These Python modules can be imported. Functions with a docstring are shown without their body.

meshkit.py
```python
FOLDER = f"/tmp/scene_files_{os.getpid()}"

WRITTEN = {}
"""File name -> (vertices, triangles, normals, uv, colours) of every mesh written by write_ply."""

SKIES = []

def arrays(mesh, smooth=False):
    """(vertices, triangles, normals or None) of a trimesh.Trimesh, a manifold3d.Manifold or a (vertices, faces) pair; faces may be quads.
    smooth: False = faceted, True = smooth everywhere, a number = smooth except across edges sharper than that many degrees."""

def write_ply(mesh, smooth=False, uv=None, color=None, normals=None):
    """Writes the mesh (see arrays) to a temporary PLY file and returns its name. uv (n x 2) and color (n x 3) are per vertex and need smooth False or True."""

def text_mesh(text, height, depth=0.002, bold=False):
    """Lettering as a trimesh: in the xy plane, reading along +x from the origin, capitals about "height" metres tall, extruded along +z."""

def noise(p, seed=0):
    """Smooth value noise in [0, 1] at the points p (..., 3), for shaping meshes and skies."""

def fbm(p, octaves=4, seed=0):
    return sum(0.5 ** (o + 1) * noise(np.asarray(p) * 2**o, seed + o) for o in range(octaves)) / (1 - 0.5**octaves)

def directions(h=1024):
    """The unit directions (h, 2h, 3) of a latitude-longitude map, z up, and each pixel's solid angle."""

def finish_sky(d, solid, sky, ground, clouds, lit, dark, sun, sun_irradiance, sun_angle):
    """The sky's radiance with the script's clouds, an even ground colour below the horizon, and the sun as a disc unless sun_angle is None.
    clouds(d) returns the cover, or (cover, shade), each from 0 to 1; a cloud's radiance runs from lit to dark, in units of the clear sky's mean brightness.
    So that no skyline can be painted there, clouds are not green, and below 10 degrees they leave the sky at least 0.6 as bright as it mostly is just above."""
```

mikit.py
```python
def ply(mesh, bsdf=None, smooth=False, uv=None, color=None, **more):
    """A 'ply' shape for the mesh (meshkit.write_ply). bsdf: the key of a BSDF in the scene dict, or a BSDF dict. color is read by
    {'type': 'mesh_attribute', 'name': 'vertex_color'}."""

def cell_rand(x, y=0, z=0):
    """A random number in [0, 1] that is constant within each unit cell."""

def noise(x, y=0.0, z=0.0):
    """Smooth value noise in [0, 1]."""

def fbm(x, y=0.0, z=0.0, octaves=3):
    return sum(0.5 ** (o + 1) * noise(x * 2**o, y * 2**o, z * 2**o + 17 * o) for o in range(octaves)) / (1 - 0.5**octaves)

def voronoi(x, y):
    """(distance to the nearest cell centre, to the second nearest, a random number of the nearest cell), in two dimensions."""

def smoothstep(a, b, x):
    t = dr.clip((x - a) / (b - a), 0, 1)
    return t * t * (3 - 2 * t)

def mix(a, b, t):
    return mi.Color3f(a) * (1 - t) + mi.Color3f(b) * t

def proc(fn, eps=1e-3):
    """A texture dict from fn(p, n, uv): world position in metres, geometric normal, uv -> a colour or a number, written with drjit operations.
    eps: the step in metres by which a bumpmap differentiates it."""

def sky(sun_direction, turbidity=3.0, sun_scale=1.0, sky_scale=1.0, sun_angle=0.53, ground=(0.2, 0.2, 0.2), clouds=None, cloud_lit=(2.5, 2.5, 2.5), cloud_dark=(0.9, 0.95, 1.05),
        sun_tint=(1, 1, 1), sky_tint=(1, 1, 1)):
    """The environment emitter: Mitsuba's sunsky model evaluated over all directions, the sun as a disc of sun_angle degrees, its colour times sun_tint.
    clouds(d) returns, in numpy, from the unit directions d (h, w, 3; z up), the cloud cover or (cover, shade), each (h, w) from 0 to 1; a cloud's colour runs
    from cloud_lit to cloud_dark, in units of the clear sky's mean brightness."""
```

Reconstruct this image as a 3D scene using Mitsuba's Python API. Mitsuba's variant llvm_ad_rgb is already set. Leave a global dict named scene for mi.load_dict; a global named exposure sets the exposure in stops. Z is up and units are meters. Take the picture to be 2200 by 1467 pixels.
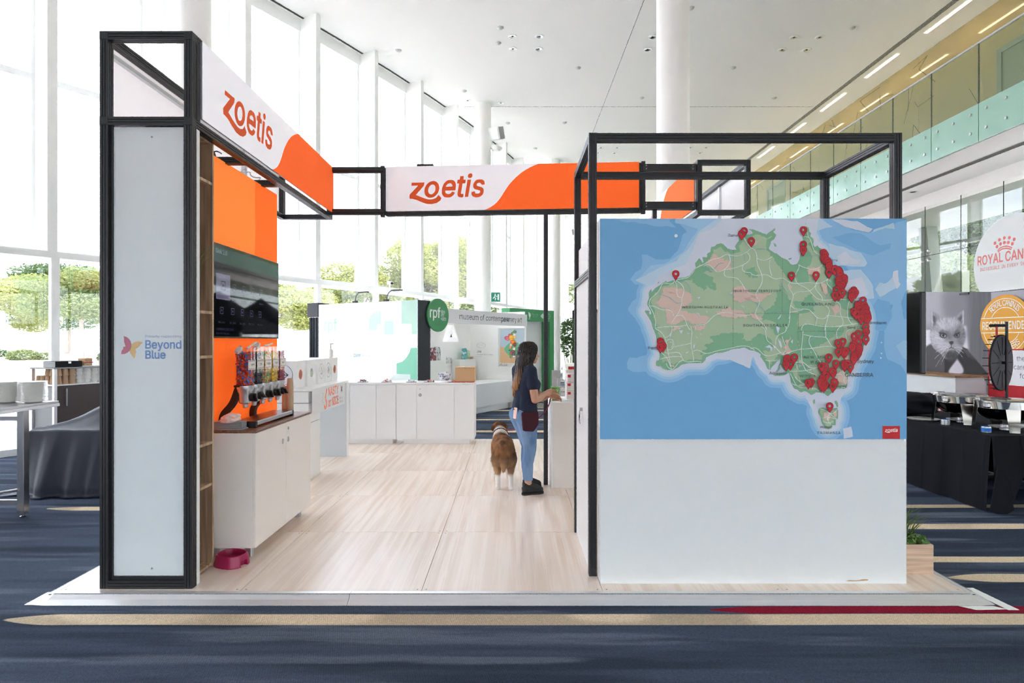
import math, random
import numpy as np, trimesh, shapely, manifold3d as m3
import drjit as dr, mitsuba as mi
import mikit, meshkit
from shapely.geometry import Polygon, LineString, Point, box as sbox
from shapely.ops import unary_union
from shapely import affinity

T = mi.ScalarTransform4f
scene, labels = {'type': 'scene'}, {}
R = random.Random(7)

# ------------------------------------------------------------------ camera, sky, exposure
EYE = 1.695
scene['camera'] = {'type': 'perspective', 'fov_axis': 'x', 'fov': math.degrees(2 * math.atan(1100 / 1257.0)), 'near_clip': 0.05, 'far_clip': 900.0,
                   'to_world': T().look_at(origin=[0, 0, EYE], target=[0, 10, EYE], up=[0, 0, 1])}

def clouds(d):
    n = meshkit.fbm(d * np.array([3.0, 3.0, 6.0]) + 5.0, 4, 3)
    return np.clip(0.75 + 1.2 * (n - 0.45), 0.35, 1.0), np.clip((n - 0.35) * 1.6, 0, 1)

scene['sky'] = mikit.sky([0.36, -0.30, 0.86], turbidity=3.0, sun_scale=0.2, sky_scale=1.0, ground=(0.42, 0.42, 0.40), clouds=clouds,
                         cloud_lit=(1.95, 2.0, 2.08), cloud_dark=(1.2, 1.25, 1.33), sun_tint=(1.03, 0.97, 1.12), sky_tint=(1.0, 1.0, 1.0))
exposure = 4.76

# ------------------------------------------------------------------ helpers
def lin(c):
    c = np.asarray(c, float) / 255.0
    return np.where(c <= 0.04045, c / 12.92, ((c + 0.055) / 1.055) ** 2.4)

def rgbt(c):
    return {'type': 'rgb', 'value': [float(x) for x in lin(c)]}

def mat(name, c, rough=0.55, metal=0.0, spec=0.5, **more):
    tex = c if isinstance(c, dict) else rgbt(c)
    b = {'type': 'principled', 'base_color': tex, 'roughness': rough, 'metallic': metal, 'specular': spec, **more}
    scene[name] = {'type': 'twosided', 'bsdf': b}
    return name

VC = {'type': 'mesh_attribute', 'name': 'vertex_color'}

def newkey(name, parent=None):
    base = f'{parent}__{name}' if parent else name
    k, i = base, 0
    while k in scene or k in labels or any(q.startswith(k + '__') for q in ()):
        i += 1
        k = f'{base}_{i:03d}'
    return k

def tag(key, label=None, cat=None, group=None, kind=None):
    d = labels.setdefault(key, {})
    for a, b in (('label', label), ('category', cat), ('group', group), ('kind', kind)):
        if b: d[a] = b
    return key

def thing(name, label, cat, group=None):
    k = newkey(name)
    return tag(k, label, cat, group)

def put(name, mesh, m, parent=None, smooth=False, label=None, cat=None, group=None, kind=None, emit=None, color=None, uv=None):
    k = newkey(name, parent)
    if isinstance(mesh, list): mesh = cat_(mesh)
    d = mikit.ply(mesh, m, smooth=smooth, color=color, uv=uv)
    if emit is not None:
        d['emitter'] = {'type': 'area', 'radiance': {'type': 'rgb', 'value': [float(x) for x in emit]}}
    scene[k] = d
    if label or cat or group or kind: tag(k, label, cat, group, kind)
    return k

def copy_to(src, dst_root, to_world):
    """Copies every entry of the thing src (its parts too) under the key dst_root with another to_world."""
    for q in [q for q in scene if q == src or q.startswith(src + '__')]:
        scene[dst_root + q[len(src):]] = {**scene[q], 'to_world': to_world}

def cat_(ms): return trimesh.util.concatenate([m for m in ms if m is not None])

def tm(v, f): return trimesh.Trimesh(np.asarray(v, float), np.asarray(f, int), process=False)

BF = np.array([[0, 2, 1], [1, 2, 3], [4, 5, 6], [5, 7, 6], [0, 1, 4], [1, 5, 4], [2, 6, 3], [3, 6, 7], [0, 4, 2], [2, 4, 6], [1, 3, 5], [3, 7, 5]])

def bx(x0, x1, y0, y1, z0, z1, b=0.0):
    if x0 > x1: x0, x1 = x1, x0
    if y0 > y1: y0, y1 = y1, y0
    if z0 > z1: z0, z1 = z1, z0
    if b <= 0:
        v = np.array([[x, y, z] for z in (z0, z1) for y in (y0, y1) for x in (x0, x1)])
        return tm(v, BF)
    p = []
    for x, sx in ((x0, 1), (x1, -1)):
        for y, sy in ((y0, 1), (y1, -1)):
            for z, sz in ((z0, 1), (z1, -1)):
                p += [(x, y + sy * b, z + sz * b), (x + sx * b, y, z + sz * b), (x + sx * b, y + sy * b, z)]
    return trimesh.convex.convex_hull(np.array(p))

def xf(mesh, loc=(0, 0, 0), rz=0.0, rx=0.0, ry=0.0, s=None):
    m = mesh.copy()
    M = trimesh.transformations.euler_matrix(rx, ry, rz)
    if s is not None: M = M @ np.diag([*(np.ones(3) * np.asarray(s)), 1.0])
    M = np.array(M); M[:3, 3] = loc
    m.apply_transform(M)
    return m

def basis(d):
    d = np.asarray(d, float); d = d / np.linalg.norm(d)
    a = np.cross(d, [0, 0, 1.0] if abs(d[2]) < 0.9 else [1.0, 0, 0]); a /= np.linalg.norm(a)
    return d, a, np.cross(a, d)

def cyl(p0, p1, r, r1=None, n=16, cap=True):
    p0, p1 = np.asarray(p0, float), np.asarray(p1, float)
    r1 = r if r1 is None else r1
    d, a, b = basis(p1 - p0)
    t = np.arange(n) * 2 * np.pi / n
    ring = np.cos(t)[:, None] * a + np.sin(t)[:, None] * b
    v = np.vstack([p0 + ring * r, p1 + ring * r1, [p0, p1]])
    i = np.arange(n); j = (i + 1) % n
    f = [np.stack([i, i + n, j], 1), np.stack([j, i + n, j + n], 1)]
    if cap: f += [np.stack([i, j, i * 0 + 2 * n], 1), np.stack([i + n, i * 0 + 2 * n + 1, j + n], 1)]
    return tm(v, np.vstack(f))

def tube(pts, r, n=8, closed=False):
    pts = np.asarray(pts, float); k = len(pts); r = np.broadcast_to(r, (k,))
    t = np.gradient(pts, axis=0); t /= np.linalg.norm(t, axis=1, keepdims=True) + 1e-12
    _, a, _ = basis(t[0]); v = []
    for i in range(k):
        a = a - t[i] * (a @ t[i]); a /= np.linalg.norm(a)
        b = np.cross(t[i], a); th = np.arange(n) * 2 * np.pi / n
        v.append(pts[i] + r[i] * (np.cos(th)[:, None] * a + np.sin(th)[:, None] * b))
    v = np.vstack(v); f = []
    for i in range(k - 1):
        for j in range(n):
            q, w = i * n + j, i * n + (j + 1) % n
            f += [[q, w, q + n], [w, w + n, q + n]]
    v = np.vstack([v, pts[0], pts[-1]]); c0, c1 = k * n, k * n + 1
    for j in range(n): f += [[j, c0, (j + 1) % n], [(k - 1) * n + j, (k - 1) * n + (j + 1) % n, c1]]
    return tm(v, f)

def spline(pts, n=24):
    from scipy.interpolate import CubicSpline
    p = np.asarray(pts, float); s = np.r_[0, np.cumsum(np.linalg.norm(np.diff(p, axis=0), axis=1))]
    return CubicSpline(s, p)(np.linspace(0, s[-1], n))

def lathe(prof, n=24, c=(0, 0, 0), sx=1.0, sy=1.0, power=2.0):
    """prof: (r, z) from bottom to top; power > 2 squares the ring off."""
    prof = np.asarray(prof, float); t = np.arange(n) * 2 * np.pi / n
    cx, cy = np.cos(t), np.sin(t)
    k = (np.abs(cx) ** power + np.abs(cy) ** power) ** (-1 / power)
    ring = np.stack([cx * k * sx, cy * k * sy], 1)
    v = np.vstack([np.c_[ring * max(r, 1e-5), np.full(n, z)] for r, z in prof]) + np.asarray(c, float)
    f = []
    for i in range(len(prof) - 1):
        for j in range(n):
            q, w = i * n + j, i * n + (j + 1) % n
            f += [[q, w, q + n], [w, w + n, q + n]]
    return tm(v, f)

def extr(poly, depth, O=(0, 0, 0), U=(1, 0, 0), V=(0, 1, 0)):
    """A shapely polygon in the plane (U, V) at O, extruded by depth along U x V."""
    U, V = np.asarray(U, float), np.asarray(V, float); N = np.cross(U, V)
    out = []
    for g in getattr(poly, 'geoms', [poly]):
        if g.is_empty or g.geom_type != 'Polygon': continue
        m = trimesh.creation.extrude_polygon(g, depth, engine='earcut')
        p = m.vertices
        out.append(tm(np.asarray(O, float) + p[:, :1] * U + p[:, 1:2] * V + p[:, 2:] * N, m.faces))
    return cat_(out)

def hull(spheres):
    """Convex hull (Manifold) of spheres (x, y, z, r)."""
    return m3.Manifold.batch_hull([m3.Manifold.sphere(s[3], 20).translate(list(s[:3])) for s in spheres])

def from_man(m):
    k = m.to_mesh()
    return tm(k.vert_properties[:, :3], k.tri_verts)

def icosph(c, r, sub=2):
    m = trimesh.creation.icosphere(sub); m.apply_scale(np.ones(3) * np.asarray(r)); m.apply_translation(c)
    return m

# ---- lettering and flat print
_TEXT = {}
def glyphs(text, bold=False):
    """Lettering as a flat shapely shape, capitals 1 unit tall, baseline at 0, starting at x = 0."""
    if (text, bold) not in _TEXT:
        m = meshkit.text_mesh(text, 1.0, 0.1, bold)
        up = m.face_normals[:, 2] > 0.9
        v = m.vertices[:, :2]
        _TEXT[text, bold] = unary_union([Polygon(v[t]).buffer(1e-4) for t in m.faces[up]])
    return _TEXT[text, bold]

def text(t, x, y, h, bold=False, w=None, anchor='l', shear=0.0, track=0.0, rot=0.0):
    """Text with its baseline start (or middle, end) at (x, y), capitals h tall; w stretches it to a width; track spaces the letters."""
    if track:
        parts, cx = [], 0.0
        for ch in t:
            if ch == ' ': cx += 0.35 + track; continue
            g = glyphs(ch, bold); b = g.bounds
            parts.append(affinity.translate(g, cx - b[0], 0)); cx += b[2] - b[0] + track
        g = unary_union(parts)
    else: g = glyphs(t, bold)
    b = g.bounds
    sx = h if w is None else w / (b[2] - b[0])
    g = affinity.translate(g, -b[0] - (0, (b[2] - b[0]) / 2, b[2] - b[0])['lmr'.index(anchor)], 0)
    g = affinity.affine_transform(g, [sx, shear * h, 0, h, 0, 0])
    if rot: g = affinity.rotate(g, rot, origin=(0, 0))
    return affinity.translate(g, x, y)

class Print:
    """Flat print: coloured shapes, each a fraction of a millimetre proud of the last, as one mesh on the plane O + u U + v V, facing U x V."""
    def __init__(self, O, U, V, step=0.0004, u0=0.0004):
        self.O, self.U, self.V = (np.asarray(a, float) for a in (O, U, V))
        self.U /= np.linalg.norm(self.U); self.V /= np.linalg.norm(self.V)
        self.N = np.cross(self.U, self.V); self.step, self.h = step, u0
        self.v, self.f, self.c, self.n = [], [], [], 0
    def add(self, g, c, same=False):
        if not same: self.h += self.step
        c = lin(c)
        for q in getattr(g, 'geoms', [g]):
            if q.is_empty or q.geom_type != 'Polygon' or q.area < 1e-9: continue
            v, f = trimesh.creation.triangulate_polygon(q, engine='earcut')
            if not len(f): continue
            self.v.append(self.O + v[:, :1] * self.U + v[:, 1:2] * self.V + self.h * self.N)
            self.f.append(np.asarray(f) + self.n); self.n += len(v)
            self.c.append(np.tile(c, (len(v), 1)))
        return self
    def build(self, name, parent=None, m='print_matt', **k):
        v, f = np.vstack(self.v), np.vstack(self.f)
        fn = np.cross(v[f[:, 1]] - v[f[:, 0]], v[f[:, 2]] - v[f[:, 0]]) @ self.N
        f[fn < 0] = f[fn < 0][:, ::-1]
        return put(name, tm(v, f), m, parent, color=np.vstack(self.c), **k)

# ------------------------------------------------------------------ materials
def N3(p, a, b, c, o=3): return mikit.fbm(p.x * a, p.y * b, p.z * c, o)
L3 = lambda c: mi.Color3f(*[float(x) for x in lin(c)])

mat('print_matt', VC, 0.6, spec=0.3)
mat('print_gloss', VC, 0.25, spec=0.5)
mat('white_paint', (243, 243, 240), 0.7, spec=0.3)
mat('ceiling_white', (230, 232, 228), 0.8, spec=0.2)
mat('white_frame', (238, 240, 238), 0.45)
mat('white_lam', (232, 231, 230), 0.35)
mat('white_panel', (223, 225, 225), 0.5, spec=0.35)
mat('cool_panel', (214, 221, 224), 0.5, spec=0.35)
mat('black_alu', (30, 32, 35), 0.38, spec=0.5)
mat('black_plastic', (20, 20, 22), 0.4)
mat('black_matt', (24, 25, 28), 0.7, spec=0.3)
mat('dark_gap', (70, 70, 68), 0.8, spec=0.2)
mat('slot_grey', (122, 122, 116), 0.7, spec=0.2)
mat('detector_grey', (196, 198, 194), 0.6)
mat('alu', (205, 208, 212), 0.32, metal=0.85)
mat('steel', (190, 190, 190), 0.22, metal=1.0)
mat('chrome', (215, 215, 212), 0.07, metal=1.0)
mat('grey_plastic', (150, 152, 152), 0.45)
mat('fabric_white', (236, 234, 238), 0.75, spec=0.2)
mat('fabric_orange', (240, 92, 38), 0.75, spec=0.2)
mat('red', (190, 35, 45), 0.5)
mat('brown_card', (203, 165, 125), 0.8, spec=0.2)
mat('brown_cup', (190, 160, 130), 0.7, spec=0.2)
mat('ceramic', (232, 232, 228), 0.2)
mat('soil', (80, 50, 35), 0.95, spec=0.1)
mat('grass_out', mikit.proc(lambda p, n, uv: mikit.mix(L3((176, 175, 166)), L3((196, 190, 194)), mikit.smoothstep(0.42, 0.58, N3(p, .18, .18, 0))) * (0.85 + 0.3 * N3(p, 3, 3, 0))), 0.95, spec=0.1)
scene['clear_glass'] = {'type': 'thindielectric', 'int_ior': 1.5}
scene['grey_glass'] = {'type': 'thindielectric', 'int_ior': 1.5, 'specular_transmittance': {'type': 'rgb', 'value': [0.60, 0.64, 0.62]}}
scene['green_glass'] = {'type': 'thindielectric', 'int_ior': 1.5, 'specular_transmittance': {'type': 'rgb', 'value': [0.64, 0.76, 0.60]}}
scene['clear_plastic'] = {'type': 'thindielectric', 'int_ior': 1.22, 'specular_transmittance': {'type': 'rgb', 'value': [0.93, 0.93, 0.93]}}
scene['frosted_mint'] = {'type': 'twosided', 'bsdf': {'type': 'principled', 'base_color': rgbt((154, 192, 176)), 'roughness': 0.12, 'specular': 0.6}}

BEIGE, RED, NAVY, NAVY2, SLATE = L3((205, 186, 160)), L3((140, 28, 50)), L3((70, 80, 97)), L3((50, 59, 74)), L3((110, 119, 134))
STRIPES = [  # y0, y1, x0, x1, red?   the stripes woven into the carpet
    (3.50, 3.639, -3.12, 60, 0), (3.648, 3.745, 1.22, 60, 1), (5.968, 6.084, 2.2, 9.4, 0), (5.294, 5.446, 3.0, 9.4, 0), (4.49, 4.61, 2.6, 60, 0), (4.12, 4.265, 3.1, 60, 0),
    (5.87, 6.00, -4.75, -2.0, 0), (5.22, 5.30, -30, -4.66, 0), (10.93, 11.16, -1.1, 4, 0), (12.62, 12.80, -6, 5, 0), (14.25, 14.5, -4, 9, 0), (9.2, 9.35, 3.0, 9.4, 0), (7.4, 7.5, 2.9, 9.4, 0)]
def carpet(p, n, uv):
    x, y = p.x, p.y
    wob = 0.014 * (mikit.noise(x * 1.3, y * 0.7) - 0.5)
    st = mikit.fbm(x * 0.55, y * 6.5, 3.0, 4)
    c = mikit.mix(NAVY2, NAVY, mikit.smoothstep(0.3, 0.6, st))
    c = mikit.mix(c, SLATE, 0.55 * mikit.smoothstep(0.52, 0.75, mikit.fbm(x * 0.8 + 9, y * 9.0, 7.0, 4)))
    e = 0.006
    for y0, y1, x0, x1, r in STRIPES:
        mid, half = (y0 + y1) / 2, (y1 - y0) / 2
        taper = mikit.smoothstep(x0, x0 + 0.35, x) * (1 - mikit.smoothstep(x1 - 0.3, x1, x))
        d = dr.abs(y + wob - mid) - half * dr.sqrt(taper)
        k = (1 - mikit.smoothstep(-e, e, d)) * mikit.smoothstep(0, 0.04, taper)
        c = mikit.mix(c, RED if r else BEIGE * (0.82 + 0.36 * mikit.smoothstep(0.4, 0.6, mikit.noise(x * 1.7, y * 3))), k)
    row = dr.floor(y / 0.31)   # farther stripes, at random
    h, h2 = mikit.cell_rand(row, 5), mikit.cell_rand(row, 9)
    on = (h > 0.45) & (y > 14.6) & (dr.abs(y / 0.31 - row - 0.5) < 0.22)
    c = dr.select(on, BEIGE, c)
    pile = 0.82 + 0.36 * mikit.noise(x * 170, y * 170)
    rib = 0.90 + 0.13 * dr.sin(x * 500 + 3 * mikit.noise(x * 9, y * 9) + 1.57 * dr.floor(y * 90)) * dr.abs(dr.sin(y * 282.74))
    return c * pile * rib
mat('carpet', mikit.proc(carpet), 0.95, spec=0.1)

def woodfloor(p, n, uv):
    ix, iy = dr.floor((p.x + 3.0) / 1.2), dr.floor((p.y - 3.866) / 1.2)
    r = mikit.cell_rand(ix, iy)
    g = mikit.fbm(p.x * 26 + r * 50, p.y * 0.9 + r * 9, 0.0, 4)
    g2 = mikit.fbm(p.x * 140 + r * 20, p.y * 2.5, 4.0, 2)
    w = mikit.fbm(p.x * 3.1 + r * 31, p.y * 0.5, 9.0, 3)
    c = mikit.mix(L3((220, 201, 184)), L3((231, 217, 204)), mikit.smoothstep(0.3, 0.7, g))
    c = mikit.mix(c, L3((210, 188, 168)), 0.35 * mikit.smoothstep(0.55, 0.75, g2))
    c = mikit.mix(c, L3((235, 224, 214)), 0.5 * mikit.smoothstep(0.4, 0.65, w))
    return c * (0.97 + 0.06 * r)
mat('floor_wood', mikit.proc(woodfloor), 0.26, spec=0.65)

def grain(c0, c1, ax):
    def fn(p, n, uv):
        q = (p.x, p.y, p.z); s = [55.0, 55.0, 55.0]; s[ax] = 2.2
        g = mikit.fbm(q[0] * s[0], q[1] * s[1], q[2] * s[2], 3)
        return mikit.mix(L3(c0), L3(c1), mikit.smoothstep(0.25, 0.75, g))
    return mikit.proc(fn)
mat('shelf_wood', grain((150, 122, 96), (196, 168, 138), 2), 0.5)
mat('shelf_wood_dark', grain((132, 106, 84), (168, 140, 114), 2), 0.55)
mat('walnut', grain((96, 66, 52), (140, 100, 80), 1), 0.3)
mat('planter_wood', grain((188, 156, 130), (216, 186, 160), 0), 0.55)
mat('counter_wood', grain((120, 82, 50), (176, 130, 88), 1), 0.4)
mat('brushed', mikit.proc(lambda p, n, uv: L3((222, 222, 224)) * (0.93 + 0.1 * mikit.noise(p.x * 2, p.y * 260, p.z * 260))), 0.33, metal=0.55)
# ------------------------------------------------------------------ the hall: floor, ceiling, window wall
CEIL = 9.1
def window_arc(s, out=0.0):
    """Plan of the curved window wall: the point s metres along its inner face, moved out (metres) outwards; and its heading."""
    phi0, k = math.radians(35.8), math.radians(0.94)
    ph = phi0 - k * s
    x = -7.47 + (math.cos(ph) - math.cos(phi0)) / k
    y = 8.54 - (math.sin(ph) - math.sin(phi0)) / k
    return np.array([x - math.cos(ph) * out, y + math.sin(ph) * out]), ph

FLOOR_POLY = Polygon([(-30, -10)] + [tuple(window_arc(s, .1)[0]) for s in np.linspace(-12.9, 30.33, 60)] + [(3.0, 46), (9.7, 46), (9.7, -10)])
put('floor', extr(FLOOR_POLY, .2, (0, 0, -.2)), 'carpet', kind='structure', label='dark blue streaked carpet with thin beige stripes')
put('outdoor_ground', bx(-160, 160, -80, 240, -0.5, -0.21), 'grass_out', kind='structure', label='pale sunlit lawn and paving outside the windows')

S_FINS = [-12.9, -11.1, -9.3, -7.6, -5.9, -4.3, -2.7, -1.0, 0.56, 2.14, 3.82, 5.57, 7.47, 9.41, 11.33, 13.23, 15.13, 17.03, 18.93, 20.83, 22.73, 24.63, 26.53, 28.43, 30.33]
S0, S1 = S_FINS[0], S_FINS[-1]
edge = [tuple(window_arc(s, 0.7)[0]) for s in np.linspace(S0, S1, 40)]
P0, P1 = edge[0], edge[-1]
ceil_poly = Polygon([(P0[0], -10)] + edge + [(P1[0], 46), (10.62, 46), (10.62, -10)])
put('ceiling', extr(ceil_poly, 0.35, (0, 0, CEIL)), 'ceiling_white', kind='structure', label='high smooth white ceiling')
w = 'window_92'; tag(w, kind='structure')
for k in range(15): put('mullion', bx(P0[0] + 2.1 * k, P0[0] + 2.1 * k + .1, -10.2, -10, .3, 2.8), 'white_frame', w)
put('rail', bx(P0[0], 9.4, -10.15, -10, 1.7, 1.8), 'white_frame', w)
put('pane', bx(P0[0], 9.4, -10.1, -10.0999, .3, 2.8), 'clear_glass', w)
put('wall_back', [bx(P0[0] - .2, 10.8, -10.2, -10, 2.8, CEIL), bx(P0[0] - .2, 10.8, -10.2, -10, 0, .3), bx(9.4, 10.8, -10.2, -10, .3, 2.8)], 'white_paint', kind='structure')
put('wall_left', bx(P0[0] - .2, P0[0], -10, P0[1], 0, CEIL), 'white_paint', kind='structure')

def seg(p, q, t0, t1, z0, z1):
    """An upright box along the plan segment p-q, from t0 to t1 to the left of it."""
    p, q = np.asarray(p, float), np.asarray(q, float)
    d = (q - p) / np.linalg.norm(q - p); n = np.array([-d[1], d[0]])
    return extr(Polygon([p + n * t0, q + n * t0, q + n * t1, p + n * t1]), z1 - z0, (0, 0, z0))

TRANSOM, UPPER = 3.09, 5.85
for i in range(len(S_FINS) - 1):
    a, b = S_FINS[i], S_FINS[i + 1]
    w = f'window_{i + 1}'
    tag(w, kind='structure')
    (pa, ha), (pb, hb) = window_arc(a), window_arc(b)
    oa, ob = window_arc(a, 0.55)[0], window_arc(b, 0.55)[0]
    mid = window_arc((a + b) / 2)[0]
    # fin: from the upper glass to the inner face, full height above the transom
    d = (oa - pa); d /= np.linalg.norm(d); t = np.array([math.sin(ha), math.cos(ha)])
    pad = lambda q, k: q + t * k
    put('fin', extr(Polygon([pad(pa, 0), pad(pa, .13), pad(oa, .13), pad(oa, 0)]), CEIL - TRANSOM, (0, 0, TRANSOM)), 'white_frame', w)
    put('mullion', [extr(Polygon([pad(oa, -.05), pad(oa, .18), pad(oa + d * .1, .18), pad(oa + d * .1, -.05)]), CEIL - TRANSOM, (0, 0, TRANSOM)),
                    extr(Polygon([pad(pa, .05), pad(pa, .16), pad(pa + d * .12, .16), pad(pa + d * .12, .05)]), TRANSOM, (0, 0, 0))], 'white_frame', w)
    put('transom', seg(pa, pb, 0, .6, TRANSOM - .1, TRANSOM), 'white_frame', w)
    put('rail', [seg(oa, ob, 0, .09, UPPER, UPPER + .1), seg(oa, ob, 0, .12, TRANSOM, TRANSOM + .1)], 'white_frame', w)
    put('header', seg(oa, ob, -.04, .14, CEIL - .28, CEIL), 'white_frame', w)
    put('sill', seg(pa, pb, -.01, .12, 0, .1), 'white_frame', w)
    put('pane', seg(oa, ob, .05, .0501, UPPER + .1, CEIL - .28), 'clear_glass', w)
    put('pane', seg(oa, ob, .05, .0501, TRANSOM + .1, UPPER), 'clear_glass', w)
    put('pane', seg(pa, pb, .05, .0501, .1, TRANSOM - .1), 'clear_glass', w)
put('ceiling_slot', [seg(window_arc(s, .38)[0], window_arc(s + 1.9, .38)[0], 0, .05, CEIL - .012, CEIL - .002) for s in np.arange(S0 + .5, S1 - 2, 1.9)], 'dark_gap',
    label='long thin dark air slot in the ceiling along the window wall', cat='air vent')

# far end: a glazed wall
FAR = 46.0
put('wall_far', [bx(P1[0] - .5, 11, FAR, FAR + .2, 6.2, CEIL), bx(6.5, 11, FAR, FAR + .2, 0, 6.2), bx(P1[0] - .5, 6.5, FAR, FAR + .2, 0, .3)], 'white_paint', kind='structure')
w = 'window_90'; tag(w, kind='structure')
for k in range(5):
    put('mullion', bx(P1[0] + k * .75, P1[0] + k * .75 + .09, FAR, FAR + .15, .3, 6.2), 'white_frame', w)
put('rail', bx(P1[0], 6.5, FAR, FAR + .12, 3.0, 3.12), 'white_frame', w)
put('pane', bx(P1[0], 6.5, FAR + .06, FAR + .0601, .3, 6.2), 'clear_glass', w)

# ------------------------------------------------------------------ columns
def column(x, y, r, label, z1=CEIL):
    k = thing('column', label, 'column')
    put('shaft', cyl((x, y, 0), (x, y, z1), r, n=40), 'white_paint', k, smooth=40)
    put('base_ring', cyl((x, y, 0), (x, y, .12), r + .01, n=40), 'alu', k, smooth=40)
    return k
column(2.86, 10.4, .287, 'tall round white column rising behind the orange part of the middle banner')
column(-5.43, 10.0, .262, 'tall round white column behind the top of the black framed tower')
column(-.92, 18.3, .262, 'tall round white column with white speakers behind the middle banner')
column(1.7, 24.0, .28, 'round white column just right of the black post, second farthest')
column(3.3, 38.0, .3, 'slim farthest round white column')

# ------------------------------------------------------------------ right side: mezzanine and glazed lobby wall
XB, XW, XG = 7.83, 10.57, 9.46
SLAB0, SLAB1 = 5.05, 5.6
Y0, Y1 = -10.0, FAR
put('wall_right', [bx(XG, XG + .25, Y0, Y1, 4.78, SLAB0 + .05), bx(XW + .06, XW + .3, Y0, Y1, SLAB1, CEIL)], 'white_paint', kind='structure', label='white bulkhead and upper wall on the right side')
put('trim_1', [bx(XB + .06, XW + .3, Y0, Y1, SLAB0, SLAB1)], 'white_paint', kind='structure', label='white mezzanine floor slab with pale soffit')
mat('coated_glass', (160, 148, 106), 0.04, spec=0.5, clearcoat=1.0, clearcoat_gloss=0.98)
mat('door_grey', (128, 140, 122), 0.4)
cl = thing('glass_wall_cladding', 'glossy olive beige glass cladding on the mezzanine wall with crackle lines', 'wall cladding')
doors = [(10.7, 12.75), (22.6, 24.3)]
yy = [Y0] + [v for a, b in doors for v in (a, b)] + [Y1]
for a, b in zip(yy[0::2], yy[1::2]):
    n = max(1, round((b - a) / 2.4))
    for k in range(n):
        put('panel', bx(XW, XW + .05, a + (b - a) * k / n + .002, a + (b - a) * (k + 1) / n - .002, SLAB1, CEIL - .005), 'coated_glass', cl)
for a, b in doors: put('panel', bx(XW, XW + .05, a, b, 8.05, CEIL - .005), 'coated_glass', cl)
rr = random.Random(3); cr = []
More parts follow.
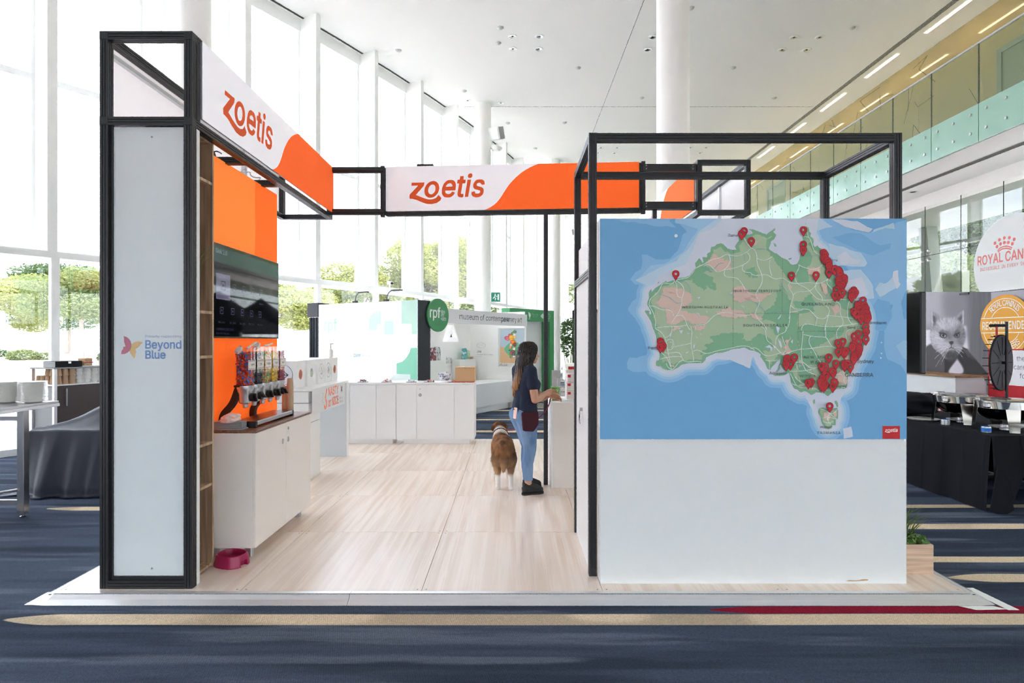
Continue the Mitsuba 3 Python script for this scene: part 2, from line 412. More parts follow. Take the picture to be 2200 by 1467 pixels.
for k in range(46):
    y, z = rr.uniform(8, 36), rr.uniform(6.6, 8.9); p = [(y, z)]
    for j in range(rr.choice((1, 2, 2, 3))): p.append((p[-1][0] + rr.uniform(-.7, .7), min(9.0, max(5.9, p[-1][1] + rr.uniform(-.9, .9)))))
    q = LineString(p).buffer(.0055, cap_style=2)
    cr.append(extr(q, .003, (XW - .0035, 0, 0), (0, -1, 0), (0, 0, 1)) if False else extr(affinity.scale(q, 1, 1), .003, (XW - .0005, 0, 0), (0, 1, 0), (0, 0, 1)))
for c in cr: c.apply_translation([-.003, 0, 0])
mat('crack_line', (78, 76, 58), 0.6)
put('joint_line', cr, 'crack_line', cl, kind='stuff')
for i, (a, b) in enumerate(doors):
    d = f'door_{i + 1}'; tag(d, kind='structure')
    put('reveal', [bx(XW - .01, XW + .06, a, a + .12, SLAB1, 8.05), bx(XW - .01, XW + .06, b - .12, b, SLAB1, 8.05), bx(XW - .01, XW + .06, a, b, 7.93, 8.05)], 'door_grey', d)
    put('leaf', bx(XW + .02, XW + .058, a + .12, b - .12, SLAB1, 7.93), 'door_grey', d)
    put('handle', cyl((XW - .03, a + .25, 6.7), (XW - .03, a + .25, 6.95), .012, n=8), 'steel', d)
bal = thing('glass_balustrade', 'green tinted glass balustrade with frosted lower band along the mezzanine edge', 'balustrade')
yj = [9.82 + 1.108 * k for k in range(-12, 26)]
for a, b in zip(yj[:-1], yj[1:]):
    if b > Y1 - 1: break
    k = put('panel', bx(XB, XB + .0001, a + .008, b - .008, 5.69, 6.70), 'green_glass', bal)
    k2 = put('frosted_band', bx(XB, XB + .014, a + .008, b - .008, SLAB0, 5.69), 'frosted_mint', bal)
    if a > 3.5:
        for zz in (5.235, 5.555):
            for u in (.15, .5, .85):
                yv = a + (b - a) * u
                put('bolt', cyl((XB - .02, yv, zz), (XB + .06, yv, zz), .024, n=10), 'steel', bal)
put('top_rail', bx(XB - .012, XB + .026, yj[0], Y1 - 2, 6.69, 6.72), 'alu', bal)
mat('joint_dark', (52, 62, 54), 0.5)
for a in yj[1:-1]:
    put('joint', bx(XB - .002, XB + .016, a - .007, a + .007, 5.69, 6.69), 'joint_dark', bal)
sl = put('slot_diffuser', [bx(9.56 + .05 * k, 9.585 + .05 * k, Y0 + .5, Y1 - .5, CEIL - .012, CEIL - .002) for k in range(3)], 'slot_grey',
         label='triple dark air slot in the ceiling above the mezzanine edge', cat='air vent')
put('slot_diffuser', [bx(8.58 + .05 * k, 8.605 + .05 * k, Y0 + .5, Y1 - .5, SLAB0 - .012, SLAB0 - .002) for k in range(3)], 'slot_grey',
    label='triple dark air slot in the soffit under the mezzanine', cat='air vent')
put('ceiling_joint', [bx(2.86, 2.868, Y0, Y1 - .5, CEIL - .004, CEIL - .001), bx(-1.5, 9.5, 18.45, 18.458, CEIL - .004, CEIL - .001)], 'dark_gap', kind='structure', label='fine movement joints in the white ceiling')

# LED strips on the ceiling over the mezzanine
for k in range(-5, 13):
    y = 12.68 + 2.38 * k
    if y < -8 or y > FAR - 2: continue
    s = thing('led_strip_light', 'warm white recessed strip light in the ceiling over the mezzanine', 'ceiling light', 'strip lights over the mezzanine')
    put('housing', bx(9.88, 9.98, y - .03, y + 1.38, CEIL - .012, CEIL - .001), 'white_frame', s)
    put('diffuser', bx(9.895, 9.965, y, y + 1.35, CEIL - .016, CEIL - .008), 'white_frame', s, emit=(.75, .52, .29))

# downlights and sprinklers
def downlight(px, py, where, z=CEIL):
    dd = (z - EYE) * 1257 / (733.5 - py); x = (px - 1100) / 1257 * dd
    k = thing('downlight', 'small recessed downlight, ' + where, 'downlight', 'recessed downlights')
    put('trim_ring', lathe([(.075, -.012), (.105, -.012), (.112, 0), (.075, 0), (.07, -.006)], 20, (x, dd, z - .002)), 'white_frame', k, smooth=40)
    put('reflector', lathe([(.0, -.003), (.04, -.004), (.075, -.011)], 20, (x, dd, z - .001)), 'chrome', k, smooth=40)
    put('lamp', cyl((x, dd, z - .008), (x, dd, z - .003), .03, n=12), 'black_plastic', k)
for where, pts in (('of four above the middle banner', ((1101, 78), (1159, 78), (1102, 105), (1157, 105))), ('of two beside the tall column', ((1402, 79), (1391, 106))), ('of four between tall column and mezzanine', ((1706, 80), (1761, 80), (1680, 107), (1733, 107))),
                   ('of four inside the cube frame outline', ((1291, 317), (1326, 317), (1285, 328.5), (1320, 328.5))), ('of three right of the column, inside the cube frame', ((1483, 317), (1517, 317), (1504, 328.5))), ('of two over the column with speakers', ((1005, 216), (1076, 221)))):
    for i, (px, py) in enumerate(pts): downlight(px, py, ('nearer ', 'farther ')[py < pts[-1][1] - 1] * (len(pts) > 2) + ('left one ', 'right one ')[i % 2] + where)
for px, py in ((1075, 59), (1070, 92), (856, 108), (997, 195), (1242, 145), (1378, 210), (1091, 264), (1213, 263), (1150, 318), (1575, 145), (1830, 60), (1663, 210), (1484, 17)):
    dd = (CEIL - EYE) * 1257 / (733.5 - py); x = (px - 1100) / 1257 * dd
    put('smoke_detector', lathe([(0, -.04), (.05, -.035), (.075, -.012), (.08, 0)], 16, (x, dd, CEIL - .001)), 'detector_grey', smooth=40,
        label='tiny round grey detector on the white ceiling', cat='smoke detector', group='ceiling detectors')
s = thing('downlight', 'single recessed downlight in the soffit under the mezzanine', 'downlight')
put('trim_ring', lathe([(.07, -.012), (.1, -.012), (.11, 0), (.07, 0)], 20, (8.98, 13.1, SLAB0 - .001)), 'white_frame', s, smooth=40)
put('lamp', cyl((8.98, 13.1, SLAB0 - .01), (8.98, 13.1, SLAB0 - .003), .06, n=14), 'black_plastic', s)

# glazed lobby wall under the mezzanine
mat('seal', (40, 48, 46), 0.6)
gy = [13.4 + 1.07 * k for k in range(-20, 28)]
w = 'window_91'; tag(w, kind='structure', label='frameless tinted glass wall with steel spider fittings under the mezzanine')
for a, b in zip(gy[:-1], gy[1:]):
    if b > Y1: break
    put('pane', bx(XG, XG + .0001, a + .006, b - .006, 0.02, 3.64), 'grey_glass', w)
    put('pane', bx(XG, XG + .0001, a + .006, b - .006, 3.652, 4.78), 'grey_glass', w)
    put('seal', bx(XG - .004, XG + .008, a - .006, a + .006, 0, 4.78), 'seal', w)
    if 6 < a < 26:
        sp = []
        for sy in (-1, 1):
            for sz in (-1, 1):
                c = (XG, a + .11 * sy, 3.646 + .11 * sz)
                sp += [cyl((XG - .02, c[1], c[2]), (XG + .03, c[1], c[2]), .022, n=12), cyl((XG + .06, c[1], c[2]), (XG + .08, a, 3.646), .012, n=8)]
        put('spider_fitting', sp, 'steel', w)
put('seal', bx(XG - .004, XG + .008, Y0, Y1, 3.64, 3.652), 'seal', w)
# beyond it: the porch with raking columns, its soffit and outer frame
mat('porch_grey', (150, 160, 150), 0.7)
po = thing('porch', 'grey green porch soffit and thin frame line beyond the glass lobby wall', 'porch')
put('soffit', bx(XG + .3, 12.2, Y0, Y1, 4.86, 5.0), 'porch_grey', po)
put('frame_line', bx(12.1, 12.2, Y0, Y1, 4.32, 4.42), 'porch_grey', po)
for k in range(9):
    y = 8.2 + 2.5 * k
    sgn = 1 if k % 2 else -1
    put('raking_column', extr(Polygon([(-.16, 0), (.16, 0), (.16 + .55 * sgn, 4.86), (-.16 + .55 * sgn, 4.86)]), .3, (11.4, y, 0), (0, 1, 0), (0, 0, 1)), 'porch_grey',
        label='grey raking column of the porch beyond the glass lobby wall', cat='column', group='raking porch columns')
put('outer_wall', bx(12.0, 12.2, 15.6, 30, 0, 3.6), 'porch_grey', kind='structure', label='grey wall at the back of the porch')
# ------------------------------------------------------------------ trees outside
def leaf_mat(name, c, t=.35):
    scene[name] = {'type': 'principledthin', 'base_color': rgbt(c), 'roughness': 0.6, 'diff_trans': t * 2}
leaf_mat('leaf_lime', (148, 156, 98)); leaf_mat('leaf_mid', (124, 140, 94)); leaf_mat('leaf_deep', (80, 102, 68)); leaf_mat('leaf_dark', (58, 78, 50))
mat('bark', (168, 158, 148), 0.9, spec=0.1)
mat('bark_dark', (110, 98, 86), 0.9, spec=0.1)

def leaf_cloud(blobs, n, size, rg):
    """Leaves as small bent quads scattered through ellipsoids (x, y, z, rx, ry, rz), denser at their skins."""
    w = np.array([b[3] * b[4] for b in blobs]); pick = rg.choice(len(blobs), n, p=w / w.sum())
    B = np.array(blobs)[pick]
    d = rg.normal(size=(n, 3)); d /= np.linalg.norm(d, axis=1, keepdims=True)
    c = B[:, :3] + d * B[:, 3:] * rg.uniform(.45, 1.0, (n, 1)) ** .6
    a = rg.normal(size=(n, 3)); a[:, 2] *= .5; a /= np.linalg.norm(a, axis=1, keepdims=True)
    b = np.cross(a, rg.normal(size=(n, 3))); b /= np.linalg.norm(b, axis=1, keepdims=True)
    s = size * rg.uniform(.6, 1.3, (n, 1))
    v = np.stack([c - a * s, c + b * s * .45, c + a * s, c - b * s * .45], 1).reshape(-1, 3)
    i = np.arange(n)[:, None] * 4
    return tm(v, np.vstack([i + [0, 1, 2], i + [0, 2, 3]]))

def tree(x, y, h, spread, leaf, label, seed, n=5000, size=.3, bark='bark', crown_low=.3, group=None):
    rg = np.random.default_rng(seed); k = thing('tree', label, 'tree', group)
    tr = []; blobs = []
    top = np.array([x, y, h * .42])
    tr.append(tube(spline([(x, y, -.3), (x + rg.normal() * .15, y, h * .2), top], 8), np.linspace(h * .03, h * .02, 8), 8))
    m = 7
    for i in range(m):
        a = i * 2 * math.pi / m + rg.uniform(-.3, .3); r = spread * rg.uniform(.45, .8)
        e = np.array([x + math.cos(a) * r, y + math.sin(a) * r, h * rg.uniform(.55, .85)])
        tr.append(tube(spline([top, (top + e) / 2 + [0, 0, h * .05], e], 8), np.linspace(h * .014, h * .004, 8), 6))
        blobs.append((*e, spread * rg.uniform(.35, .5), spread * rg.uniform(.35, .5), h * rg.uniform(.1, .17)))
    for i in range(5):
        blobs.append((x + rg.normal() * spread * .3, y + rg.normal() * spread * .3, h * rg.uniform(.68, .92), spread * .45, spread * .45, h * .12))
    for i in range(5):
        a = rg.uniform(0, 6.28); blobs.append((x + math.cos(a) * spread * .7, y + math.sin(a) * spread * .7, h * rg.uniform(crown_low, .55), spread * .35, spread * .35, h * .1))
    put('trunk', tr, bark, k, smooth=60)
    put('foliage', leaf_cloud(blobs, int(n * 1.6), size * .66, rg), leaf, k)
tree(-40.5, 55, 8.6, 4.6, 'leaf_mid', 'forked pale trunk tree outside the windows just left of the framed tower', 1, 7000, .26, crown_low=.5)
tree(-56, 62, 9.6, 6.5, 'leaf_lime', 'broad light green tree outside the leftmost window', 2, 9000, .32, crown_low=.35)
tree(-70, 92, 14.0, 7.0, 'leaf_deep', 'taller darker tree outside the far left window, behind the broad one', 3, 7000, .4)
tree(-23.5, 58, 8.4, 5.2, 'leaf_lime', 'light green tree seen right of the orange screen wall', 4, 8000, .3, crown_low=.35)
tree(-18.6, 72, 11.6, 5.6, 'leaf_lime', 'lime green domed tree crown seen left of the middle banner', 5, 12000, .3, crown_low=.35)
tree(-11.2, 76, 15.2, 6.4, 'leaf_lime', 'tall bright tree crown seen under the white half of the middle banner', 6, 13000, .34, 'bark_dark', crown_low=.3)
tree(-4.2, 84, 16.6, 6.6, 'leaf_mid', 'large spreading tree left of the column with speakers', 7, 12000, .36, 'bark_dark', crown_low=.3)
tree(-24.5, 80, 9.6, 5.4, 'leaf_lime', 'low bright tree behind the left end of the white printed wall', 21, 9000, .34, crown_low=.3)
tree(-14.6, 84, 12.6, 5.6, 'leaf_lime', 'yellow green tree between the two tall crowns under the middle banner', 22, 10000, .34, crown_low=.28)
tree(-8.0, 92, 15.0, 6.0, 'leaf_mid', 'pale green tree behind the other crowns left of the column with speakers', 23, 10000, .36, crown_low=.28)
tree(1.5, 98, 16.5, 6.2, 'leaf_mid', 'pale green tree right of the column with speakers, beyond the windows', 24, 9000, .38, crown_low=.28)
tree(7.2, 92, 17.5, 6, 'leaf_mid', 'distant tree behind the far end window', 8, 8000, .4, 'bark_dark', crown_low=.3)
tree(52, 66, 17.5, 6.0, 'leaf_deep', 'dark green tree outside the lobby glass left of the round white sign', 9, 9000, .36, 'bark_dark', crown_low=.3)
tree(43, 62, 12.5, 5.2, 'leaf_mid', 'mid green tree outside the lobby glass behind the steel spider fittings', 10, 9000, .34, 'bark_dark', crown_low=.3)
tree(68, 78, 22.0, 7.5, 'leaf_dark', 'dark conical tree outside the lobby glass beside the round white sign', 11, 9000, .4, 'bark_dark', crown_low=.3)
rg = np.random.default_rng(5)
for i, (x, y, z, r) in enumerate(((-50, 60, .4, 2.6), (-66, 72, .4, 3.2), (-28, 60, .5, 3), (-37, 54, .3, 1.8), (-20, 66, .5, 3))):
    put('garden_shrub', leaf_cloud([(x, y, .2, r * .7, r * .4, .7), (x + r * .8, y + .5, .1, r * .4, r * .3, .6)], 2600, .13, rg), ('leaf_mid', 'leaf_deep')[i % 2],
        label='low leafy shrub in the sunlit garden beyond the left windows', cat='shrub', group='garden shrubs outside')
# ------------------------------------------------------------------ exhibition platform
ZP = 0.045
XP0, XP1, YP0, YP1 = -3.0, 3.0, 3.866, 9.866
pf = thing('platform', 'raised exhibition platform of pale wood grain floor panels with aluminium edge ramp', 'platform')
put('base', bx(XP0 + .004, XP1 - .004, YP0 + .004, YP1 - .004, 0.001, ZP - .012), 'dark_gap', pf)
for i in range(5):
    for j in range(5):
        put('floor_tile', bx(XP0 + 1.2 * i + .0015, XP0 + 1.2 * (i + 1) - .0015, YP0 + 1.2 * j + .0015, YP0 + 1.2 * (j + 1) - .0015, ZP - .012, ZP, .0008), 'floor_wood', pf)
fix = []
for i in range(6):
    for j in range(6):
        for sx in (-1, 1):
            for sy in (-1, 1):
                x, y = XP0 + 1.2 * i + .03 * sx, YP0 + 1.2 * j + .03 * sy
                if XP0 < x < XP1 and YP0 < y < YP1: fix.append(cyl((x, y, ZP - .002), (x, y, ZP + .0006), .007, n=8))
put('screw', fix, 'grey_plastic', pf, kind='stuff')
def ramp(p, q, name):
    """Edge ramp whose top follows p-q, falling to the right of it."""
    p, q = np.array(p, float), np.array(q, float); d = (q - p) / np.linalg.norm(q - p); n = np.array([d[1], -d[0]])
    sec = [(0, 0.002), (0, ZP + .001), (.033, ZP + .001), (.033, ZP - .006), (.043, ZP - .006), (.043, ZP - .001), (.075, .022), (.077, .024), (.118, .004), (.118, .002)]
    P = Polygon(sec)
    return extr(P, float(np.linalg.norm(q - p)), (*q, 0), (n[0], n[1], 0), (0, 0, 1))
for k, (p, q) in enumerate((((-3.0, YP0), (-1.06, YP0)), ((-1.057, YP0), (3.0, YP0)), ((3.0, YP0), (3.0, YP1)), ((-3.0, YP1), (-3.0, YP0)), ((3.0, YP1), (-3.0, YP1)))):
    put('edge_ramp', ramp(p, q, k), 'brushed', pf)
put('groove', [bx(XP0 - .03, XP1 + .03, YP0 - .0428, YP0 - .0332, ZP - .0058, ZP - .0035), bx(XP1 + .0332, XP1 + .0428, YP0, YP1, ZP - .0058, ZP - .0035), bx(XP0 - .0428, XP0 - .0332, YP0, YP1, ZP - .0058, ZP - .0035)], 'dark_gap', pf)
def corner(x, y, sx, sy):
    v = [(x, y, ZP), (x + .036 * sx, y, ZP), (x, y + .036 * sy, ZP), (x + .118 * sx, y, .004), (x, y + .118 * sy, .004), (x + .105 * sx, y + .105 * sy, .004), (x, y, .001), (x + .118 * sx, y, .001), (x, y + .118 * sy, .001), (x + .105 * sx, y + .105 * sy, .001)]
    return trimesh.convex.convex_hull(np.array(v))
for x, y, sx, sy in ((-3, YP0, -1, -1), (3, YP0, 1, -1)): put('corner_piece', corner(x, y, sx, sy), 'brushed', pf)
def sheet(pts, z, t=.0012): return extr(Polygon(pts), t, (0, 0, z))
put('tape_piece', sheet([(2.86, 3.745), (3.08, 3.745), (3.13, 3.70), (2.93, 3.69)], .0015), 'white_paint', label='white tape strip on the carpet in front of the platform corner', cat='tape')
put('tape_piece', sheet([(3.10, 4.02), (3.17, 4.02), (3.20, 3.69), (3.13, 3.69)], .0015), 'white_paint', label='white tape strip running beside the right corner of the platform', cat='tape')
put('corner_plate', bx(-3.135, -3.05, 3.76, 3.95, .0015, .0045), 'white_paint', label='thin white plate under the left front corner of the platform ramp', cat='plate')

# ------------------------------------------------------------------ black aluminium profile
def profile(p0, p1, w=.055, h=None):
    """Slotted square profile from p0 to p1."""
    h = h or w
    p0, p1 = np.asarray(p0, float), np.asarray(p1, float); d, a, b = basis(p1 - p0)
    P = sbox(-w / 2, -h / 2, w / 2, h / 2)
    g, dp = .007, .006
    for o in ((0,) if w < .04 else (-.009, .009)):
        P = P.difference(unary_union([sbox(o - g / 2 * .6, h / 2 - dp, o + g / 2 * .6, h), sbox(o - g / 2 * .6, -h, o + g / 2 * .6, -h / 2 + dp),
                                      sbox(w / 2 - dp, o - g / 2 * .6, w, o + g / 2 * .6), sbox(-w, o - g / 2 * .6, -w / 2 + dp, o + g / 2 * .6)]))
    return extr(P, float(np.linalg.norm(p1 - p0)), p0, a, np.cross(d, a))

W = .055; H = W / 2
# zoetis lettering: units = pixels of the banner, y up, origin at the foot of the z
def zlogo():
    z = Polygon([(14, 94), (96, 94), (91, 73), (40, 16), (60, 8), (92, -6), (120, -14), (145, -14), (168, -6), (186, 14), (204, -8), (196, -22), (172, -38), (140, -44), (108, -42), (70, -28), (40, -14), (14, -8), (0, -8), (-2, 16), (54, 75), (10, 75)]).buffer(-1).buffer(1)
    o = unary_union([affinity.affine_transform(affinity.scale(Point(0, 0).buffer(1, 32), rx, ry, origin=(0, 0)), [1, .17, 0, 1, 142, 49]) for rx, ry in ((47, 53),)])
    oi = affinity.affine_transform(affinity.scale(Point(0, 0).buffer(1, 32), 23, 31, origin=(0, 0)), [1, .17, 0, 1, 142, 49])
    o = o.difference(oi)
    r = text('etis', 203, 2, 1, True)
    b = r.bounds
    r = text('etis', 0, 0, 136, True, w=262, shear=.17); b = r.bounds
    r = affinity.translate(r, 205 - b[0] , 2)
    return unary_union([z, o, affinity.scale(r, (480 - 205) / (b[2] - b[0]), 1, origin=(205, 0))])
ZLOGO = zlogo()
def logo(w, x, y):
    return affinity.translate(affinity.scale(ZLOGO, w / 480, w / 480, origin=(0, 0)), x, y)
ORANGE_E, WHITE_E = (.0125, .0022, .0004), (.0085, .0083, .0089)

def swoosh(w, h, flip=False):
    """The orange part of a banner fabric w by h."""
    us = [(.399, 0), (.427, .08), (.458, .25), (.49, .52), (.521, .71), (.5585, .87), (.6086, 1.0)]
    c = spline([(u, v) for u, v in us], 30)
    return Polygon([(u * w, min(1, max(0, v)) * h) for u, v in c] + [(w, h), (w, 0)])

def lightbox(name, label, O, U, w, h, depth=.05, with_logo=True):
    """A fabric light box: the face starts at O (lower left), runs w along U, h up; U x z looks out."""
    k = thing(name, label, 'banner')
    V = (0, 0, 1); O = np.array(O, float); U = np.array(U, float); N = np.cross(U, V)
    orange = swoosh(w, h); white = sbox(0, 0, w, h).difference(orange.buffer(1e-6))
    put('frame', extr(sbox(.004, .004, w - .004, h - .004), depth - .004, O - N * depth, U, V), 'alu', k)
    put('white_fabric', extr(white, .004, O - N * .004, U, V), 'fabric_white', k, emit=WHITE_E)
    put('orange_fabric', extr(orange, .004, O - N * .004, U, V), 'fabric_orange', k, emit=ORANGE_E)
    if with_logo:
        sc = w * .301
        P = Print(O, U, V); P.add(logo(sc, .097 * w, .30 * h), (240, 98, 46)); P.build('lettering', k, label='orange zoetis lettering on the white fabric')
    return k

# ------------------------------------------------------------------ left tower and its overhead box frame
tw = thing('display_tower', 'tall black framed display tower with pale panel reading Proudly supporting Beyond Blue', 'display tower')
xa, xb, ya, yb = -2.75 + H, -2.133 - H, 3.902 + H, 6.93
za, zb = 3.167, 3.737
for x in (xa, xb): put('post', profile((x, ya, ZP + .001), (x, ya, 3.764)), 'black_alu', tw)
for x in (xa, xb): put('post', profile((x, yb, za - H), (x, yb, 3.764)), 'black_alu', tw)
for z in (za, zb):
    for y in (ya, yb): put('beam', profile((xa + H, y, z), (xb - H, y, z)), 'black_alu', tw)
    for x in (xa, xb): put('beam', profile((x, ya + H, z), (x, yb - H, z)), 'black_alu', tw)
for y in (4.78, 5.46): put('crossbeam', profile((xa + H, y, za), (xb - H, y, za)), 'black_alu', tw)
put('beam', profile((xa + H, ya, ZP + H), (xb - H, ya, ZP + H)), 'black_alu', tw)
for x in (xa, xb):
    for z in (za, zb): put('corner_block', bx(x - H - .001, x + H + .001, ya - H - .002, ya + H, z - H - .001, z + H + .001, .002), 'black_alu', tw)
for a, b in (((xa + H + .009, ya, ZP + W), (xa + H + .009, ya, za - H)), ((xb - H - .004, ya, ZP + W), (xb - H - .004, ya, za - H))):
    put('bead', profile(a, b, .018), 'black_alu', tw)
put('bead', bx(xa + H + .018, xb - H, ya - .009, ya + .009, ZP + W, ZP + W + .022), 'black_alu', tw)
pn = put('panel', bx(xa + H + .01, xb - H - .003, ya + .004, ya + .014, ZP + W + .012, za - H - .004), 'cool_panel', tw)
put('side_panel', bx(-2.147, -2.135, ya + H + .003, 4.0, ZP + .003, za - H - .006), 'white_panel', tw)
put('return_strip', bx(-2.15, -2.13, ya + H, 4.0, za + H, zb - H), 'black_alu', tw)
for x, z in ((-2.42, .17), (-2.42, 3.07)): put('screw', cyl((x, ya + .0045, z), (x, ya + .001, z), .007, n=10), 'grey_plastic', tw)
# the butterfly print
def bu(x, y): return ((x - 240 * 12.94 / 12.94) , y)
PX = 1 / 1257 * (ya + .004)
P = Print(((240 - 1100) * PX, ya + .004, EYE + (733.5 - 790) * PX), (1, 0, 0), (0, 0, 1))
q = PX / 12.94
def C(pts): return Polygon([(x * q, (1165 - y) * q) for x, y in pts])
P.add(C([(325, 285), (400, 300), (470, 345), (525, 415), (553, 520), (545, 600), (500, 690), (440, 745), (370, 780), (300, 787), (255, 783), (275, 745), (272, 708), (300, 665), (325, 645), (322, 605), (330, 583), (370, 580), (386, 568), (372, 520), (350, 465), (340, 410), (350, 345)]), (190, 122, 140))
P.add(C([(875, 466), (820, 445), (740, 430), (660, 445), (600, 475), (560, 515), (550, 590), (500, 690), (510, 740), (545, 800), (585, 860), (630, 905), (640, 870), (660, 835), (655, 790), (670, 755), (688, 715), (665, 680), (660, 650), (720, 610), (770, 570), (810, 505)]), (212, 182, 134))
P.add(text('Proudly supporting', 935 * q, (1165 - 323) * q, 66 * q, w=1005 * q), (150, 164, 194))
P.add(text('Beyond', 938 * q, (1165 - 628) * q, 226 * q, True, w=1002 * q), (112, 144, 194))
P.add(text('Blue', 940 * q, (1165 - 908) * q, 222 * q, True, w=565 * q), (112, 144, 194))
P.build('print', tw, label='butterfly emblem with blue lettering')
lightbox('fascia_banner', 'overhead zoetis banner receding on the left along the black box frame', (-2.112, 3.995, 3.212), (0, 1, 0), 2.93, .532, .02)
# window-side fabric of the same box, seen from inside
wb = thing('fascia_banner', 'blank back of the overhead banner on the window side of the left box frame', 'banner')
put('fabric', bx(-2.758, -2.752, 3.96, 6.92, 3.15, 3.76), 'fabric_white', wb, emit=(.018, .0166, .0166))
for y in (4.95, 5.95): put('divider', bx(-2.7515, -2.715, y, y + .045, 3.2, 3.70), 'alu', wb)
put('led_bar', bx(-2.7515, -2.72, 3.96, 6.89, 3.63, 3.66), 'alu', wb)

# middle banner
mA, mB = np.array([-1.493, 6.92]), np.array([1.461, 6.725]); mU = (mB - mA) / np.linalg.norm(mB - mA); mN = np.array([mU[1], -mU[0]]); mL = float(np.linalg.norm(mB - mA))
mb = lightbox('fascia_banner', 'overhead zoetis banner spanning the middle between the two box frames', (*mA, 3.235), (*mU, 0), mL, .525, .09)
M3 = lambda t, o, z: (*(mA + mU * t - mN * o), z)
put('beam', profile(M3(0, .05, 3.208), M3(mL, .05, 3.208), .05), 'black_alu', mb)
put('end_plate', extr(sbox(-.012, 0, 0, .56), .1, (*(mA - mN * .1), 3.19), (*mU, 0), (0, 0, 1)), 'black_alu', mb)
put('end_plate', extr(sbox(mL, 0, mL + .03, .56), .1, (*(mA - mN * .1), 3.19), (*mU, 0), (0, 0, 1)), 'black_alu', mb)
put('driver_box', extr(sbox(.37, .525, .56, .555), .08, (*(mA - mN * .1), 3.235), (*mU, 0), (0, 0, 1)), 'black_plastic', mb)
for lab, p, q2 in (('left', (-2.133, 6.9), (-1.51, 6.9)), ('right', (1.495, 6.72), (2.105, 6.70))):
    k = thing('connector_frame', 'pair of black bars joining the middle banner to the %s box frame' % lab, 'connector')
    for z in ((3.715, 3.222) if lab == 'left' else (3.68, 3.25)):
        put('bar', extr(sbox(-.04, -.042, .04, .042) if lab == 'right' else Point(0, 0).buffer(.037, 8), float(np.hypot(q2[0] - p[0], q2[1] - p[1])), (*p, z), (0, 1, 0), (0, 0, 1)), 'black_alu', k)
    put('end_post', profile((q2[0] - .015 if lab == 'left' else p[0] + .01, p[1], 3.16), (q2[0] - .015 if lab == 'left' else p[0] + .01, p[1], 3.76), .045), 'black_alu', k)
    if lab == 'right':
        for x in (1.53, 2.06):
            for z in (3.68, 3.25):
                for dz in (-.018, .018): put('screw', cyl((x, 6.655, z + dz), (x, 6.68, z + dz), .006, n=8), 'steel', k)
put('support_post', profile((.39, 6.76, ZP), (.39, 6.76, 3.185), .048), 'black_alu', label='slender black post under the middle banner next to the woman', cat='post')
put('support_post', profile((1.645, 6.76, ZP), (1.645, 6.76, 3.21), .048), 'black_alu', label='slender black post mostly hidden behind the map board', cat='post')

# right box frame
rt = thing('box_frame', 'black overhead box frame on the right, behind the map stand', 'frame')
xc, xd, yc, yd = 2.11 + H, 2.718 - H, 6.66 + H, 9.62
for x in (xc, xd):
    put('post', profile((x, yc, za - H), (x, yc, 3.764)), 'black_alu', rt)
    put('post', profile((x, yd, ZP + .001), (x, yd, 3.764)), 'black_alu', rt)
for z in (za, zb):
    for y in (yc, yd): put('beam', profile((xc + H, y, z), (xd - H, y, z)), 'black_alu', rt)
    for x in (xc, xd): put('beam', profile((x, yc + H, z), (x, yd - H, z)), 'black_alu', rt)
lightbox('fascia_banner', 'overhead orange and white zoetis banner glimpsed above the map board', (2.088, 9.60, 3.212), (0, -1, 0), 2.88, .532, .02)
wb = thing('fascia_banner', 'white back of the overhead banner seen through the right box frame', 'banner')
put('fabric', bx(2.72, 2.726, 6.70, 9.6, 3.15, 3.76), 'fabric_white', wb, emit=(.014, .0138, .0144))
for y in (7.6, 8.6): put('divider', bx(2.69, 2.7195, y, y + .045, 3.2, 3.70), 'alu', wb)

# ------------------------------------------------------------------ map stand on the right
cu = thing('display_cube', 'open black cube frame holding the map board on the right of the platform', 'display frame')
X0, X1, Yn, Yf, ZT = .541 + H, 2.741 - H, 4.111 + H, 5.05 + H, 3.162
for x in (X0, X1):
    for y in (Yn, Yf): put('post', profile((x, y, ZP + .001), (x, y, ZT)), 'black_alu', cu)
for y in (Yn, Yf): put('beam', profile((X0 + H, y, ZT - H - .002), (X1 - H, y, ZT - H - .002)), 'black_alu', cu)
for x in (X0, X1):
    put('beam', profile((x, Yn + H, ZT - H - .002), (x, Yf - H, ZT - H - .002)), 'black_alu', cu)
    put('beam', profile((x, Yn + H, 2.185), (x, Yf - H, 2.185)), 'black_alu', cu)
    put('side_panel', bx(x - .012, x + .004, Yn + H, Yf - H, ZP + .002, 2.157), 'white_panel', cu)
put('upper_panel', bx(.575, .587, Yn + H + .002, Yf - H - .002, 2.214, 2.475), 'white_panel', cu)
# keys in the panel lock
ky = thing('key_bunch', 'small bunch of keys hanging in the white side panel of the cube frame', 'keys')
kx, kyy, kz = .548, 4.62, 1.13
put('lock', cyl((kx + .008, kyy, kz + .03), (kx - .012, kyy, kz + .03), .014, n=14), 'steel', ky)
put('ring', tube([(kx - .014, kyy + .02 * math.cos(t), kz + .018 * math.sin(t)) for t in np.linspace(0, 6.28, 16)], .0018, 6), 'steel', ky)
for dy, a in ((-.02, -.4), (0, .1), (.018, .5)):
    put('key', xf(extr(unary_union([Point(0, -.025).buffer(.014), sbox(-.005, -.085, .005, -.03)]).difference(Point(0, -.02).buffer(.004)), .002, (0, 0, 0), (0, 1, 0), (0, 0, 1)), (kx - .018, kyy + dy, kz), rx=a), 'steel' if a > 0 else 'black_plastic', ky)

